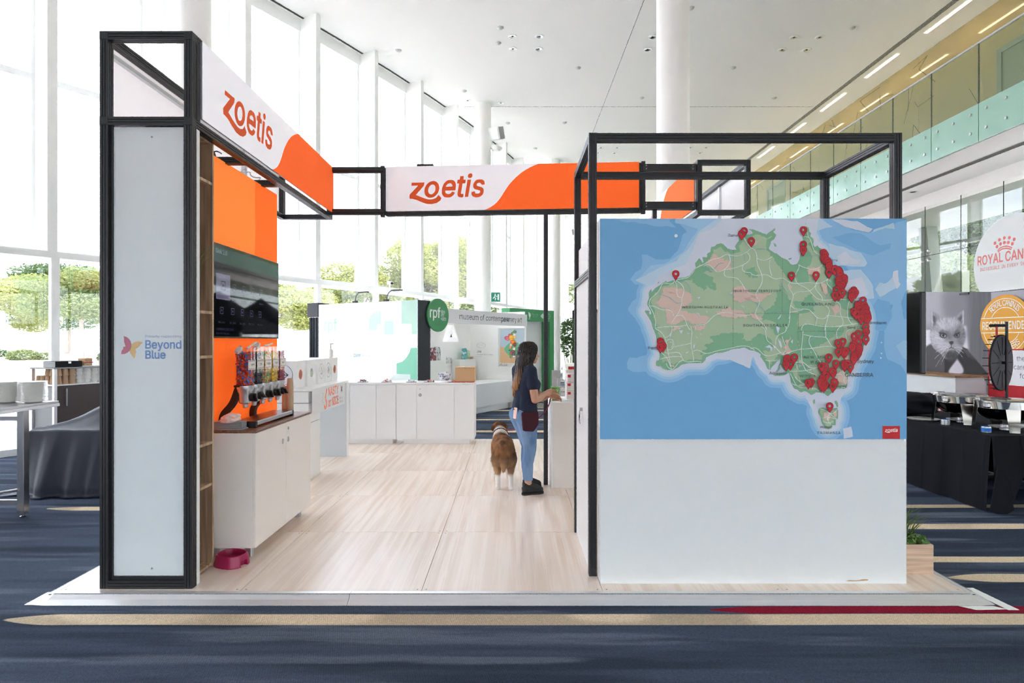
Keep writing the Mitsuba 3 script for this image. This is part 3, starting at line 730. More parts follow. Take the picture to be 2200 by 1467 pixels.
# base panel and board
bb = thing('base_panel', 'large plain white base panel below the map board', 'panel')
put('front', bx(.602, 2.686, 3.985, 4.005, ZP + .001, 1.034), 'white_panel', bb)
put('side', bx(.602, .616, 4.005, 4.108, ZP + .001, 1.034), 'white_panel', bb)
put('side', bx(2.672, 2.686, 4.005, 4.108, ZP + .001, 1.034), 'white_panel', bb)
P = Print((1.9, 3.985, ZP), (1, 0, 0), (0, 0, 1))
P.add(Polygon([(.37, .02), (.40, .026), (.44, .024), (.47, .028), (.5, .034), (.525, .03), (.525, .022), (.47, .018), (.42, .016), (.39, .017)]), (190, 160, 130))
P.build('chipped_edge', bb, label='chipped wood coloured damage at the lower edge')
# ------------------------------------------------------------------ bookcase behind the tower
bc = thing('bookcase', 'tall narrow open wooden bookcase behind the black framed tower', 'bookcase')
BX0, BX1, BY0, BY1 = -2.50, -2.195, 4.0, 4.302
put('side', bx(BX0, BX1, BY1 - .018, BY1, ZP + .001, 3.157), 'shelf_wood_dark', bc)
put('side', bx(BX0, BX1, BY0, BY0 + .018, ZP + .001, 3.157), 'shelf_wood', bc)
put('edge_strip', bx(BX1 - .001, BX1 + .002, BY1 - .0185, BY1 + .0005, ZP + .001, 3.157), 'shelf_wood', bc)
put('back', bx(BX0 - .008, BX0, BY0, BY1, ZP + .001, 3.157), 'shelf_wood', bc)
for z in (3.157, 2.857, 1.915, 1.594, .966, .663, .08):
    put('shelf', bx(BX0, BX1 - .002, BY0 + .018, BY1 - .018, z - .02, z), 'shelf_wood', bc)

def leaf_blade(base, ang, length, lean, w, n=7, curl=1.0):
    t = np.linspace(0, 1, n); d = np.array([math.cos(ang), math.sin(ang)])
    r = lean * length * t ** 1.6; z = length * (t - curl * .35 * lean * t ** 2.4)
    c = np.c_[base[0] + d[0] * r, base[1] + d[1] * r, base[2] + z]
    side = np.array([-d[1], d[0], 0.0]); ww = w * (1 - t ** 2.2) * (.55 + .9 * t * (1 - t) * 2)
    v = np.vstack([c - side * ww[:, None], c + side * ww[:, None] , c - [0, 0, w * .25]])
    f = []
    for i in range(n - 1):
        f += [[i, 2 * n + i, i + 1], [2 * n + i, 2 * n + i + 1, i + 1], [2 * n + i, n + i, 2 * n + i + 1], [n + i, n + i + 1, 2 * n + i + 1]]
    return tm(v, f)
mat('leaf_grass', mikit.proc(lambda p, n, uv: mikit.mix(L3((62, 88, 40)), L3((120, 138, 70)), mikit.noise(p.x * 60, p.y * 60, p.z * 20))), 0.5, spec=0.3)
mat('leaf_small', mikit.proc(lambda p, n, uv: mikit.mix(L3((70, 96, 48)), L3((150, 168, 110)), mikit.noise(p.x * 90, p.y * 90, p.z * 90))), 0.6, spec=0.3)
mat('pot_grey', (196, 194, 190), 0.7)
rg = np.random.default_rng(11)
g1 = thing('potted_grass', 'grassy plant in a grey pot on an upper shelf of the wooden bookcase', 'plant')
gx, gy_, gz = -2.29, 4.13, 1.916
put('pot', lathe([(0, 0), (.044, 0), (.066, .15), (.072, .15), (.074, .19), (.066, .19), (.06, .16)], 24, (gx, gy_, gz)), 'pot_grey', g1, smooth=40)
put('soil', cyl((gx, gy_, gz + .15), (gx, gy_, gz + .165), .062), 'soil', g1)
put('leaves', [leaf_blade((gx + rg.normal() * .02, gy_ + rg.normal() * .02, gz + .16), rg.uniform(0, 6.28), rg.uniform(.18, .36), rg.uniform(.15, .62), .006) for i in range(80)], 'leaf_grass', g1, kind='stuff')
def bush(name, label, c, r, n, seed, pot):
    rg = np.random.default_rng(seed); k = thing(name, label, 'plant')
    pot(k)
    put('foliage', [leaf_cloud([(c[0], c[1], c[2], r, r, r * 1.1)], n, r * .13, rg)], 'leaf_small', k, kind='stuff')
    put('stems', [tube([(c[0], c[1], c[2] - r * 1.2), (c[0] + dx, c[1] + dy, c[2] + dz)], .002, 5) for dx, dy, dz in rg.normal(size=(9, 3)) * r * .5], 'leaf_grass', k, kind='stuff')
bush('potted_bush', 'small round leafy bush on a low shelf of the wooden bookcase', (-2.285, 4.12, .76), .085, 420, 4,
     lambda k: put('pot', lathe([(0, 0), (.04, 0), (.05, .045), (.046, .045)], 18, (-2.285, 4.12, .664)), 'pot_grey', k, smooth=40))

# ------------------------------------------------------------------ orange lit wall, television
ow = thing('orange_wall', 'glowing orange fabric light wall behind the television', 'light wall')
WX = -2.33
put('frame', bx(WX - .1, WX - .004, 4.31, 5.80, ZP + .001, 3.15), 'alu', ow)
E_OR, E_LT = (.0205, .0030, .00035), (.0205, .0044, .0008)
curve = spline([(5.31, 3.15), (5.31, 2.75), (5.30, 2.5), (5.27, 2.36), (5.20, 2.22), (5.05, 2.06), (4.8, 1.92), (4.31, 1.8)], 30)
lt = Polygon([(4.31, 3.15)] + [tuple(c) for c in curve])
full = sbox(4.31, 1.0, 5.80, 3.15)
put('lower_panel', bx(WX - .004, WX, 4.31, 5.80, ZP + .001, .999), 'white_lam', ow)
yz = dict(O=(WX - .004, 0, 0), U=(0, 1, 0), V=(0, 0, 1))
mat('fabric_bright_orange', (246, 104, 36), 0.75, spec=0.2)
mat('fabric_light_orange', (248, 128, 54), 0.75, spec=0.2)
put('deep_orange_fabric', extr(full.difference(lt.buffer(1e-6)), .004, **yz), 'fabric_bright_orange', ow, emit=E_OR)
put('light_orange_fabric', extr(lt.intersection(full), .004, **yz), 'fabric_light_orange', ow, emit=E_LT)
# cables lying on top
rgc = random.Random(5)
for i, (lab, y0, y1, c) in enumerate((('black', 4.45, 4.75, 'black_plastic'), ('white', 5.1, 5.6, 'white_paint'))):
    pts = [(WX - .05 + rgc.uniform(-.02, .02), y0 + (y1 - y0) * t + .05 * math.sin(t * 19), 3.165 + .075 * abs(math.sin(t * (4 if i == 0 else 11)))) for t in np.linspace(0, 1, 9)]
    put('cable', tube(spline(pts, 60), .005, 6), c, label='%s loose cable looped along the top of the orange wall' % lab, cat='cable')

tv = thing('television', 'large television on the orange wall showing a dark file menu', 'television')
TX = -2.262
put('casing', bx(TX - .045, TX - .002, 4.395, 5.675, 1.722, 2.453, .004), 'black_plastic', tv)
put('wall_bracket', bx(WX + .001, TX - .045, 4.8, 5.3, 1.9, 2.3), 'black_plastic', tv)
mat('screen', (7, 9, 13), 0.03, spec=0.6)
put('screen', bx(TX - .002, TX, 4.405, 5.665, 1.735, 2.443), 'screen', tv)
P = Print((TX, 4.395, 1.722), (0, 1, 0), (0, 0, 1), step=.0002, u0=.0003)
TWH = (1.28, .731)
mat('screen_print', VC, 0.04, spec=0.6)
P.add(text('Disk 2.0', .075, .655, .034), (150, 155, 170)); P.add(text('Disk 2.0', .075, .545, .02), (70, 76, 88))
P.add(sbox(.075, .30, .30, .50), (134, 132, 158)); P.add(sbox(.085, .31, .29, .335), (116, 112, 140))
def play(x, y, s, c):
    P.add(sbox(x - s, y - s, x + s, y + s).difference(sbox(x - s * .8, y - s * .8, x + s * .8, y + s * .8)), c)
    P.add(Polygon([(x - s * .35, y - s * .45), (x + s * .45, y), (x - s * .35, y + s * .45)]), c, True)
play(.185, .41, .035, (40, 42, 56))
for x in (.37, .54, .71, .88): play(x, .41, .027, (92, 96, 122)); P.add(text('MP4 file', x, .30, .016, anchor='m'), (84, 88, 104), True)
for x in (.16, .34, .51, .68, .85): play(x, .215, .027, (92, 96, 122)); P.add(text('file 1.mp4', x, .115, .016, anchor='m'), (84, 88, 104), True)
P.add(text('1 SUPERCUT_EDIT_PACK', .07, .06, .017), (88, 90, 124)); P.add(text('Size 1.0MB  Date 2020', .07, .03, .014), (76, 78, 110), True)
P.build('menu', tv, 'screen_print', label='faint lilac file menu with play icons')

# ------------------------------------------------------------------ cabinet with candy dispenser
cb = thing('cabinet', 'white two door cabinet with walnut brown worktop under the television', 'cabinet')
CX0, CX1, CY0, CY1 = -2.325, -1.942, 4.43, 5.637
mat('warm_white', (226, 219, 212), 0.45)
put('carcass', bx(CX0, CX1 - .019, CY0, CY1, .13, 1.0), 'warm_white', cb)
put('worktop', bx(CX0, CX1 + .006, CY0 - .004, CY1 + .004, 1.0, 1.02, .002), 'walnut', cb)
ym = 5.035
for a, b, hy in ((CY0 + .001, ym - .0015, 4.955), (ym + .0015, CY1 - .001, 5.075)):
    d = put('door', bx(CX1 - .018, CX1, a, b, .131, .998, .001), 'warm_white', cb)
    put('finger_pull', lathe([(0, .001), (.016, .001), (.018, .004), (.023, .004), (.024, 0)], 20), 'steel', d, smooth=40) if False else None
    m = xf(lathe([(0, .0012), (.015, .0012), (.017, .004), (.022, .004), (.024, 0)], 20), (CX1, hy, .85), ry=math.pi / 2); m.apply_translation([.0, 0, 0])
    put('finger_pull', xf(lathe([(0, .0012), (.015, .0012), (.017, .004), (.022, .004), (.024, 0)], 20, sx=1, sy=.72), (CX1, hy, .85), ry=math.pi / 2), 'steel', d, smooth=40)
    if hy > 5: put('lock', cyl((CX1 - .002, hy, .945), (CX1 + .006, hy, .945), .011, n=14), 'steel', d)
for x, y in ((-2.02, 4.50), (-2.02, 5.52), (-2.28, 4.50), (-2.28, 5.52)):
    put('leg', [bx(x - .025, x + .025, y - .025, y + .025, ZP + .001, .13, .004)] + [bx(x + sx * .026 - .002, x + sx * .026 + .002, y - .008, y + .008, ZP + .001, .13) for sx in (-1, 1)], 'alu', cb)
put('skirting', bx(-2.32, -2.30, 4.44, 5.6, ZP + .001, .15), 'white_lam', label='pale skirting strip behind the cabinet legs', cat='skirting')

ds = thing('candy_dispenser', 'five tube candy dispenser with clear hoppers on the brown worktop', 'dispenser')
tr = put('drip_tray', bx(-2.19, -2.006, 4.575, 5.36, 1.052, 1.066, .002), 'black_plastic', ds, label='low black tray with ribbed steel top')
put('grille', [bx(-2.186, -2.012, 4.585 + .0157 * k, 4.594 + .0157 * k, 1.066, 1.070) for k in range(49)], 'steel', tr, kind='stuff')
put('front_rail', bx(-2.012, -2.002, 4.60, 5.34, 1.036, 1.068, .002), 'alu', tr)
for y in (4.575, 5.335): put('end_cap', bx(-2.19, -2.0, y, y + .03, 1.021, 1.069, .004), 'black_plastic', tr)
arm = []
for y in (4.655, 5.2):
    c = spline([(-2.165, 1.345), (-2.19, 1.27), (-2.235, 1.18), (-2.285, 1.12), (-2.30, 1.06), (-2.295, 1.022)], 24)
    L = LineString([tuple(v) for v in c]).buffer(.022, cap_style=2)
    put('bracket', extr(L, .05, (0, y + .02, 0), (1, 0, 0), (0, 0, 1)), 'black_plastic', ds)
put('bar', bx(-2.19, -2.14, 4.60, 5.36, 1.335, 1.349, .002), 'black_plastic', ds)
CANDY = [((205, 62, 42), (60, 110, 190), (210, 100, 60)), ((38, 36, 40), (52, 50, 56), (30, 30, 34)), ((232, 150, 120), (110, 170, 90), (225, 200, 90)), ((226, 186, 40), (214, 170, 30), (236, 200, 60)), ((160, 36, 52), (176, 50, 62), (140, 26, 44))]
TITLES = ['TASTY', 'TICK', 'WORM', 'FLEA', 'MITE']
LABLS = ['red and blue candy', 'black candy', 'pastel worm candy', 'yellow candy', 'dark red candy']
rg = np.random.default_rng(2)
for i in range(5):
    a, b = 4.605 + .158 * i, 4.735 + .158 * i; ym = (a + b) / 2; xm = -2.128
    hp = put('hopper', [bx(-2.180, -2.1795, a, b, 1.345, 1.645), bx(-2.0765, -2.076, a, b, 1.345, 1.645), bx(-2.18, -2.076, a, a + .0005, 1.345, 1.645), bx(-2.18, -2.076, b - .0005, b, 1.345, 1.645)], 'clear_plastic', ds, label='clear hopper of ' + LABLS[i])
    if i != 0 and i != 2: put('lid', bx(-2.183, -2.073, a - .003, b + .003, 1.645, 1.652, .002), 'clear_plastic', hp)
    fill = 1.60 if i < 2 else 1.605
    ms, cs = [], []
    nn = 420 if i in (0, 2) else 900
    P0 = rg.uniform([-2.172, a + .008, 1.35], [-2.084, b - .008, fill], (nn, 3))
    # keep to the skin of the hopper, where it shows
    for k in range(nn):
        q = P0[k]; ax = rg.integers(0, 3)
        if ax == 0: q[0] = -2.084 - rg.uniform(0, .006)
        elif ax == 1: q[1] = a + .008 + rg.uniform(0, .006)
        else: q[2] = fill - rg.uniform(0, .02) + .012 * math.sin(q[1] * 40)
        if i in (0, 2):
            m = bx(-.011, .011, -.005, .005, -.005, .005, .002) if i == 0 else cyl((-.014, 0, 0), (.014, 0, 0), .0045, n=6)
            m = xf(m, q, *rg.uniform(0, 6.28, 3))
        else: m = trimesh.creation.icosahedron(); m.apply_scale(.0062); m.apply_translation(q)
        ms.append(m); cs.append(np.tile(lin(CANDY[i][rg.integers(0, 3)]) * rg.uniform(.8, 1.15), (len(m.vertices), 1)))
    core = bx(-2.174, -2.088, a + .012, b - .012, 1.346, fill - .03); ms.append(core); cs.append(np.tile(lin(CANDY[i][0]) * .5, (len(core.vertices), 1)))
    put('candy', cat_(ms), 'print_gloss', hp, color=np.vstack(cs), kind='stuff')
    fn = put('funnel', lathe([(.012, 1.165), (.02, 1.17), (.022, 1.195), (.045, 1.205), (.052, 1.215), (.052, 1.275), (.066, 1.315), (.069, 1.32), (.069, 1.345)], 24, (xm, ym, 0), sx=.82, sy=1.0, power=3), 'alu', ds, smooth=30)
    put('knob', [cyl((-2.085, ym, 1.25), (-2.06, ym, 1.25), .032, n=18), xf(bx(-.006, .022, -.008, .008, -.036, .036, .004), (-2.058, ym, 1.25), rx=rg.uniform(.3, 1.2))], 'black_plastic', fn)
    P = Print((-2.0755, a - .004, 1.47), (0, 1, 0), (0, 0, 1))
    P.add(sbox(0, 0, .136, .075), (222, 216, 206)); P.add(sbox(.006, .006, .13, .069).difference(sbox(.009, .009, .127, .066)), (70, 64, 60)); P.add(sbox(.03, .012, .124, .063), (226, 220, 212))
    P.add(text(TITLES[i], .076, .03, .016, True, anchor='m'), (40, 38, 38)); P.build('label_card', hp)
mat('scoop_plastic', (224, 222, 216), 0.2)
for i, (y, t) in enumerate(((4.66, .62), (4.985, .45))):
    k = thing('scoop', 'clear scoop lying on the open candy hopper %s' % ('nearest the bookcase' if i == 0 else 'third along'), 'scoop')
    pts = np.array([(-2.15, y - .02, 1.612), (-2.12, y + .02, 1.64), (-2.10, y + .06, 1.665), (-2.09, y + .115, 1.688)])
    if i: pts[:, 2] += [.03, .02, .0, -.01]
    put('handle', tube(spline(pts[1:], 10), .008, 8), 'scoop_plastic', k)
    put('bowl', xf(lathe([(0, 0), (.016, .004), (.024, .018), (.026, .035)], 14, sx=1.5), pts[0], rz=1.2, ry=-.9), 'scoop_plastic', k, smooth=50)

# cups, tissues on the worktop
def cup_mesh(h=.09, r0=.022, r1=.031, n=18):
    return lathe([(0, .004), (r0, .004), (r0, 0), (r0 + .001, 0), (r1, h - .003), (r1 + .0018, h - .003), (r1 + .0018, h), (r1 - .001, h), (r0 - .001, .006)], n)
for j, (x, y, n) in enumerate(((-2.075, 5.47, 14), (-2.13, 5.50, 10))):
    base = put('paper_cup', cup_mesh(), 'brown_cup', smooth=40, label='brown paper cup in the %s stack beside the candy dispenser' % ('taller right hand', 'shorter left hand')[j], cat='cup', group='brown cups by the dispenser')
    scene[base]['to_world'] = T().translate([x, y, 1.021]).rotate([1, 0, 0], 180).translate([0, 0, -.09])
    for k in range(1, n):
        q = newkey('paper_cup'); scene[q] = {**scene[base], 'to_world': T().translate([x, y, 1.021 + .0185 * k]).rotate([1, 0, 0], 180).translate([0, 0, -.09])}
        labels[q] = dict(labels[base])
tb = thing('tissue_tray', 'grey tray with a pink tissue on the brown worktop behind the bookcase', 'tissue tray')
put('tray', [bx(-2.28, -2.05, 4.455, 4.55, 1.021, 1.03, .002)] + [bx(-2.275, -2.06, 4.46, 4.545, 1.032 + .009 * k, 1.039 + .009 * k, .002) for k in range(6)], 'grey_plastic', tb)
def crumple(c, r, seed, h=.6):
    m = trimesh.creation.icosphere(3); p = m.vertices.copy()
    p *= (.55 + .9 * meshkit.fbm(p * 1.6 + seed, 3, seed))[:, None]; p[:, 2] *= h
    return tm(p * r + np.asarray(c), m.faces)
mat('tissue', (236, 205, 196), 0.9, spec=0.1)
put('tissue', crumple((-2.16, 4.50, 1.105), .075, 3, .5), 'tissue', tb)

# dog bowl
mat('magenta_plastic', (150, 28, 72), 0.35)
bw = thing('dog_bowl', 'magenta plastic dog bowl on the floor beside the bookcase', 'bowl')
cs = m3.CrossSection([[(0, 0), (1.0, 0), (1.0, .012), (.9, .078), (.86, .085), (.80, .083), (.74, .04), (0, .036)]])
sol = m3.Manifold.revolve(cs, 64) - m3.Manifold.cube([.34, .62, .046]).translate([.70, -.31, -.004])
m = from_man(sol.refine_to_length(.09)); q = m.vertices.copy(); rr_ = np.hypot(q[:, 0], q[:, 1]); tt_ = np.arctan2(q[:, 1], q[:, 0])
kk = (np.abs(np.cos(tt_)) ** 2.8 + np.abs(np.sin(tt_)) ** 2.8) ** (-1 / 2.8)
q[:, 0] = rr_ * np.cos(tt_) * kk * .118; q[:, 1] = rr_ * np.sin(tt_) * kk * .10
put('body', xf(tm(q, m.faces), (-2.075, 4.335, ZP + .001), rz=-.35), 'magenta_plastic', bw, smooth=35)
# ------------------------------------------------------------------ the map board (flat print in the board's own plane)
mpb = thing('map_board', 'blue and green map board of Australia with red pin markers', 'map board')
MS = 3.975 / 1257.0                                  # metres per unit of the drawing
MW, MH = 658.4 * MS, 473.5 * MS
MX, MY, MZ = .597, 3.972, EYE - 209.8 * MS
put('box', bx(MX, MX + MW, MY + .001, MY + .13, MZ, MZ + MH, .004), 'white_panel', mpb)
def mq(ox, oy, pts):                                 # drawing sheets of 5.868 dots per unit -> metres on the board
    return [((ox + x / 5.868) * MS, (473.5 - (oy + y / 5.868)) * MS) for x, y in pts]
A = lambda *p: mq(-8, -10, p)
B_ = lambda *p: mq(322, -10, p)
C_ = lambda *p: mq(-8, 230, p)
D_ = lambda *p: mq(322, 230, p)
rgm = np.random.default_rng(8)
def rough(pts, amp, step=2.0, seed=0, wl=7.0):
    """A closed line subdivided and wobbled; amp, step and wl in drawing units."""
    L = LineString(list(pts) + [pts[0]]); n = max(8, int(L.length / (step * MS)))
    p = np.array([L.interpolate(t, True).coords[0] for t in np.linspace(0, 1, n, False)])
    q = np.c_[p / (wl * MS), np.full(n, seed * 3.7)]
    d = np.stack([meshkit.fbm(q, 3, 1) - .5, meshkit.fbm(q + 50, 3, 2) - .5], 1) * 2 * amp * MS
    g = Polygon(p + d).buffer(0)
    return max(g.geoms, key=lambda a: a.area) if g.geom_type != 'Polygon' else g
coast = (B_((705, 155), (735, 175), (742, 220), (765, 245), (755, 280), (790, 310), (800, 350), (790, 385), (815, 420), (850, 400), (865, 425), (905, 450), (930, 520), (925, 600), (960, 660), (990, 720), (1000, 780), (1030, 770), (1060, 780), (1075, 830), (1110, 870), (1180, 900), (1200, 960), (1225, 985), (1250, 1010), (1300, 1060), (1330, 1100), (1350, 1130), (1370, 1170), (1430, 1180), (1465, 1260), (1480, 1340), (1470, 1400))
  + D_((1465, 0), (1470, 70), (1450, 170), (1435, 250), (1400, 310), (1360, 390), (1310, 470), (1285, 530), (1280, 570), (1250, 600), (1230, 650), (1225, 720), (1215, 770), (1190, 790), (1085, 795), (1040, 840), (1000, 860), (985, 885), (970, 880), (945, 855), (900, 840), (840, 835), (775, 870), (730, 835), (690, 820), (640, 835), (600, 805), (560, 790), (530, 740), (515, 700), (505, 620), (480, 580), (470, 600), (440, 620), (380, 630), (300, 630), (330, 605), (440, 598), (440, 570), (400, 520), (390, 480), (370, 500), (380, 540), (355, 570), (320, 575), (350, 545), (360, 500), (385, 450), (385, 400), (350, 430), (310, 480), (270, 520), (250, 555), (215, 530), (200, 480), (165, 430), (130, 390), (140, 360), (95, 330), (50, 310), (0, 305))
  + C_((1870, 270), (1800, 285), (1720, 290), (1650, 315), (1590, 335), (1500, 340), (1440, 370), (1385, 395), (1365, 440), (1330, 470), (1240, 465), (1160, 470), (1080, 485), (1030, 520), (980, 550), (950, 562), (880, 560), (840, 540), (800, 510), (755, 500), (755, 440), (790, 435), (800, 400), (800, 340), (790, 280), (770, 190), (740, 80))
  + A((720, 1450), (705, 1390), (680, 1330), (640, 1270), (612, 1220), (630, 1215), (660, 1260), (690, 1270), (700, 1250), (680, 1200), (645, 1140), (650, 1100), (670, 1060), (660, 1000), (690, 950), (700, 990), (740, 940), (800, 900), (840, 870), (880, 850), (900, 860), (960, 840), (1000, 840), (1040, 810), (1120, 800), (1180, 780), (1210, 730), (1260, 680), (1245, 625), (1300, 560), (1340, 625), (1355, 600), (1340, 545), (1400, 550), (1400, 500), (1440, 480), (1440, 455), (1455, 420), (1500, 410), (1510, 385), (1570, 370), (1620, 400), (1650, 440), (1720, 455), (1770, 450), (1750, 410), (1770, 370), (1800, 340), (1800, 290), (1850, 270), (1890, 260), (1930, 265), (1970, 250), (1965, 215), (1920, 195))
  + B_((30, 195), (60, 205), (110, 225), (160, 245), (210, 265), (240, 235), (320, 180), (310, 200), (280, 240), (295, 235), (330, 265), (300, 320), (260, 340), (255, 380), (230, 440), (300, 490), (335, 500), (385, 545), (460, 580), (480, 590), (500, 625), (550, 645), (600, 625), (620, 580), (640, 510), (650, 430), (655, 370), (670, 330), (660, 300), (680, 240), (690, 190)))
land = rough(coast, .9, 1.3, 1, 4)
tas = rough(D_((870, 1040), (920, 1030), (980, 1055), (1060, 1045), (1095, 1035), (1105, 1090), (1100, 1170), (1070, 1190), (1075, 1250), (1050, 1250), (1030, 1240), (1010, 1290), (980, 1300), (930, 1260), (900, 1210), (895, 1150), (860, 1090)), 1.0, 1.3, 2, 4)
isles = [rough(p, .5, 1, 9) for p in (D_((795, 935), (815, 935), (818, 970), (802, 985), (793, 960)), D_((1065, 950), (1085, 945), (1100, 970), (1112, 1010), (1095, 1025), (1085, 995), (1070, 970)), B_((300, 370), (325, 385), (330, 410), (310, 408)), B_((485, 565), (520, 553), (515, 570), (490, 575)),
        B_((690, 120), (705, 122), (703, 128)), A((775, 875), (790, 855), (785, 875)), A((645, 1215), (668, 1225), (665, 1262), (650, 1250)))]
sheet_ = sbox(0, 0, MW, MH)
u = MS
P = Print((MX, MY, MZ), (1, 0, 0), (0, 0, 1), step=.00012, u0=.0006)
DEEP, MIDB, LIGHT, PALE, SHELF = (112, 168, 212), (138, 184, 222), (158, 196, 226), (184, 207, 226), (204, 210, 224)
P.add(sheet_, DEEP)
def sea(g, c): P.add(g.intersection(sheet_), c)
def blob(*pts, amp=3, seed=0): return rough(list(pts), amp, 2.5, seed, 18)
both = land.union(tas)
mid = unary_union([both.buffer(26 * u), blob(*A((0, 0), (240, 75), (600, 125), (720, 155), (1010, 165), (900, 90), (1000, 60), (1140, 240), (1090, 260), (1040, 450), (920, 560), (760, 575), (650, 520), (568, 512), (580, 640), (575, 690), (500, 720), (430, 820), (500, 890), (600, 890), (540, 1050), (430, 1120), (400, 1200), (470, 1290), (540, 1340), (600, 1467), (1500, 1400), (1936, 400), (1936, 0)), seed=3),
    blob(*C_((390, 470), (420, 405), (520, 410), (620, 370), (800, 400), (760, 590), (600, 570), (460, 580), (400, 540)), seed=4), blob(*B_((0, 0), (850, 55), (1000, 60), (1300, 200), (1500, 240), (1800, 120), (2000, 50), (2000, 900), (1900, 1100), (1960, 1467), (1700, 1400), (1800, 1150), (1600, 1060), (1700, 1467), (1500, 1467), (1200, 600), (900, 300)), seed=5),
    blob(*D_((1700, 0), (2000, -100), (2000, 640), (1900, 500), (1720, 420), (1690, 250)), seed=6)])
sea(mid, MIDB)
sea(blob(*B_((1030, 300), (1280, 240), (1400, 250), (1500, 330), (1650, 400), (1780, 365), (1760, 440), (1560, 520), (1420, 480), (1200, 390)), seed=7), (120, 174, 216))
sea(blob(*B_((1510, 1200), (1600, 1075), (1760, 1110), (1790, 1300), (1700, 1467), (1520, 1467)), seed=8), (120, 174, 216))
light = unary_union([both.buffer(19 * u), blob(*A((490, 830), (580, 770), (680, 650), (850, 630), (940, 580), (1080, 480), (1190, 330), (1290, 190), (1000, 110), (1000, 60), (1936, 0), (1936, 800), (700, 1000), (600, 890)), seed=9), blob(*D_((1840, 260), (1920, 180), (2000, 200), (2000, 440), (1940, 420)), seed=10)])
sea(light, LIGHT)
pale = unary_union([both.buffer(14 * u), blob(*A((500, 830), (640, 760), (850, 650), (1000, 590), (1150, 450), (1290, 220), (1500, 70), (1936, 0), (1936, 900), (700, 1000), (620, 900)), seed=11), blob(*B_((0, 0), (880, 50), (1040, 160), (830, 215), (840, 330), (1000, 480), (600, 800), (0, 500)), seed=12),
    blob(*B_((990, 365), (1200, 430), (1400, 490), (1470, 620), (1440, 660), (1100, 650), (1000, 500)), seed=13), blob(*B_((1190, 720), (1400, 700), (1540, 900), (1560, 1060), (1400, 1080), (1180, 900)), seed=14), blob(*B_((1570, 960), (1640, 860), (1700, 880), (1790, 800), (1880, 900), (1640, 1050)), seed=15), blob(*B_((1560, 200), (1700, 150), (1800, 115), (1820, 190), (1700, 170), (1540, 240)), seed=16)])
sea(pale, PALE)
shelf = unary_union([both.buffer(9 * u), blob(*A((700, 900), (800, 780), (1000, 680), (1140, 620), (1220, 460), (1300, 240), (1480, 180), (1600, 60), (1936, 0), (1936, 700), (700, 1000)), seed=17), blob(*B_((0, 0), (870, 50), (840, 180), (820, 300), (940, 440), (900, 700), (0, 600)), seed=18), blob(*C_((1080, 500), (1360, 470), (1500, 420), (1700, 430), (1936, 540), (1990, 300), (1500, 300)), seed=19), blob(*D_((0, 300), (120, 560), (480, 720), (700, 880), (800, 1080), (900, 1330), (1080, 1300), (1150, 900), (1250, 760), (900, 760), (300, 500)), seed=20),
    blob(*B_((1010, 60), (1340, 90), (1550, 190), (1500, 235), (1200, 160)), seed=21), blob(*B_((1800, 720), (1860, 710), (1870, 860), (1900, 880), (1850, 950), (1790, 800)), seed=22), blob(*B_((1100, 540), (1220, 470), (1300, 560), (1400, 580), (1370, 630), (1150, 640)), seed=23), blob(*B_((1210, 830), (1400, 800), (1500, 1000), (1380, 1060), (1220, 960)), seed=24), blob(*D_((1170, 1290), (1280, 1270), (1300, 1400), (1180, 1420)), seed=25)])
sea(shelf, SHELF)
for x, y in ((1005, 275),): sea(Point(A((x, y))[0]).buffer(3.6 * u), (226, 234, 240))
for x, y in ((1655, 212), (1655, 348), (1646, 405)): sea(Point(D_((x, y))[0]).buffer(1.6 * u), (216, 228, 238))
COAST = (96, 130, 104)
for g in [land, tas] + isles: P.add(g.buffer(.35 * u), COAST, True)
P.h += P.step
P.add(land, (170, 190, 158)); P.add(tas, (170, 190, 158), True)
for g in isles: P.add(g, (130, 176, 140), True)
GREEN, PEACH, DK = (128, 176, 140), (212, 186, 172), (200, 166, 154)
def on(pts, c, amp=3.0, seed=0, wl=6): P.add(rough(pts, amp * 1.25, .8, seed, wl * .7).intersection(land), c)
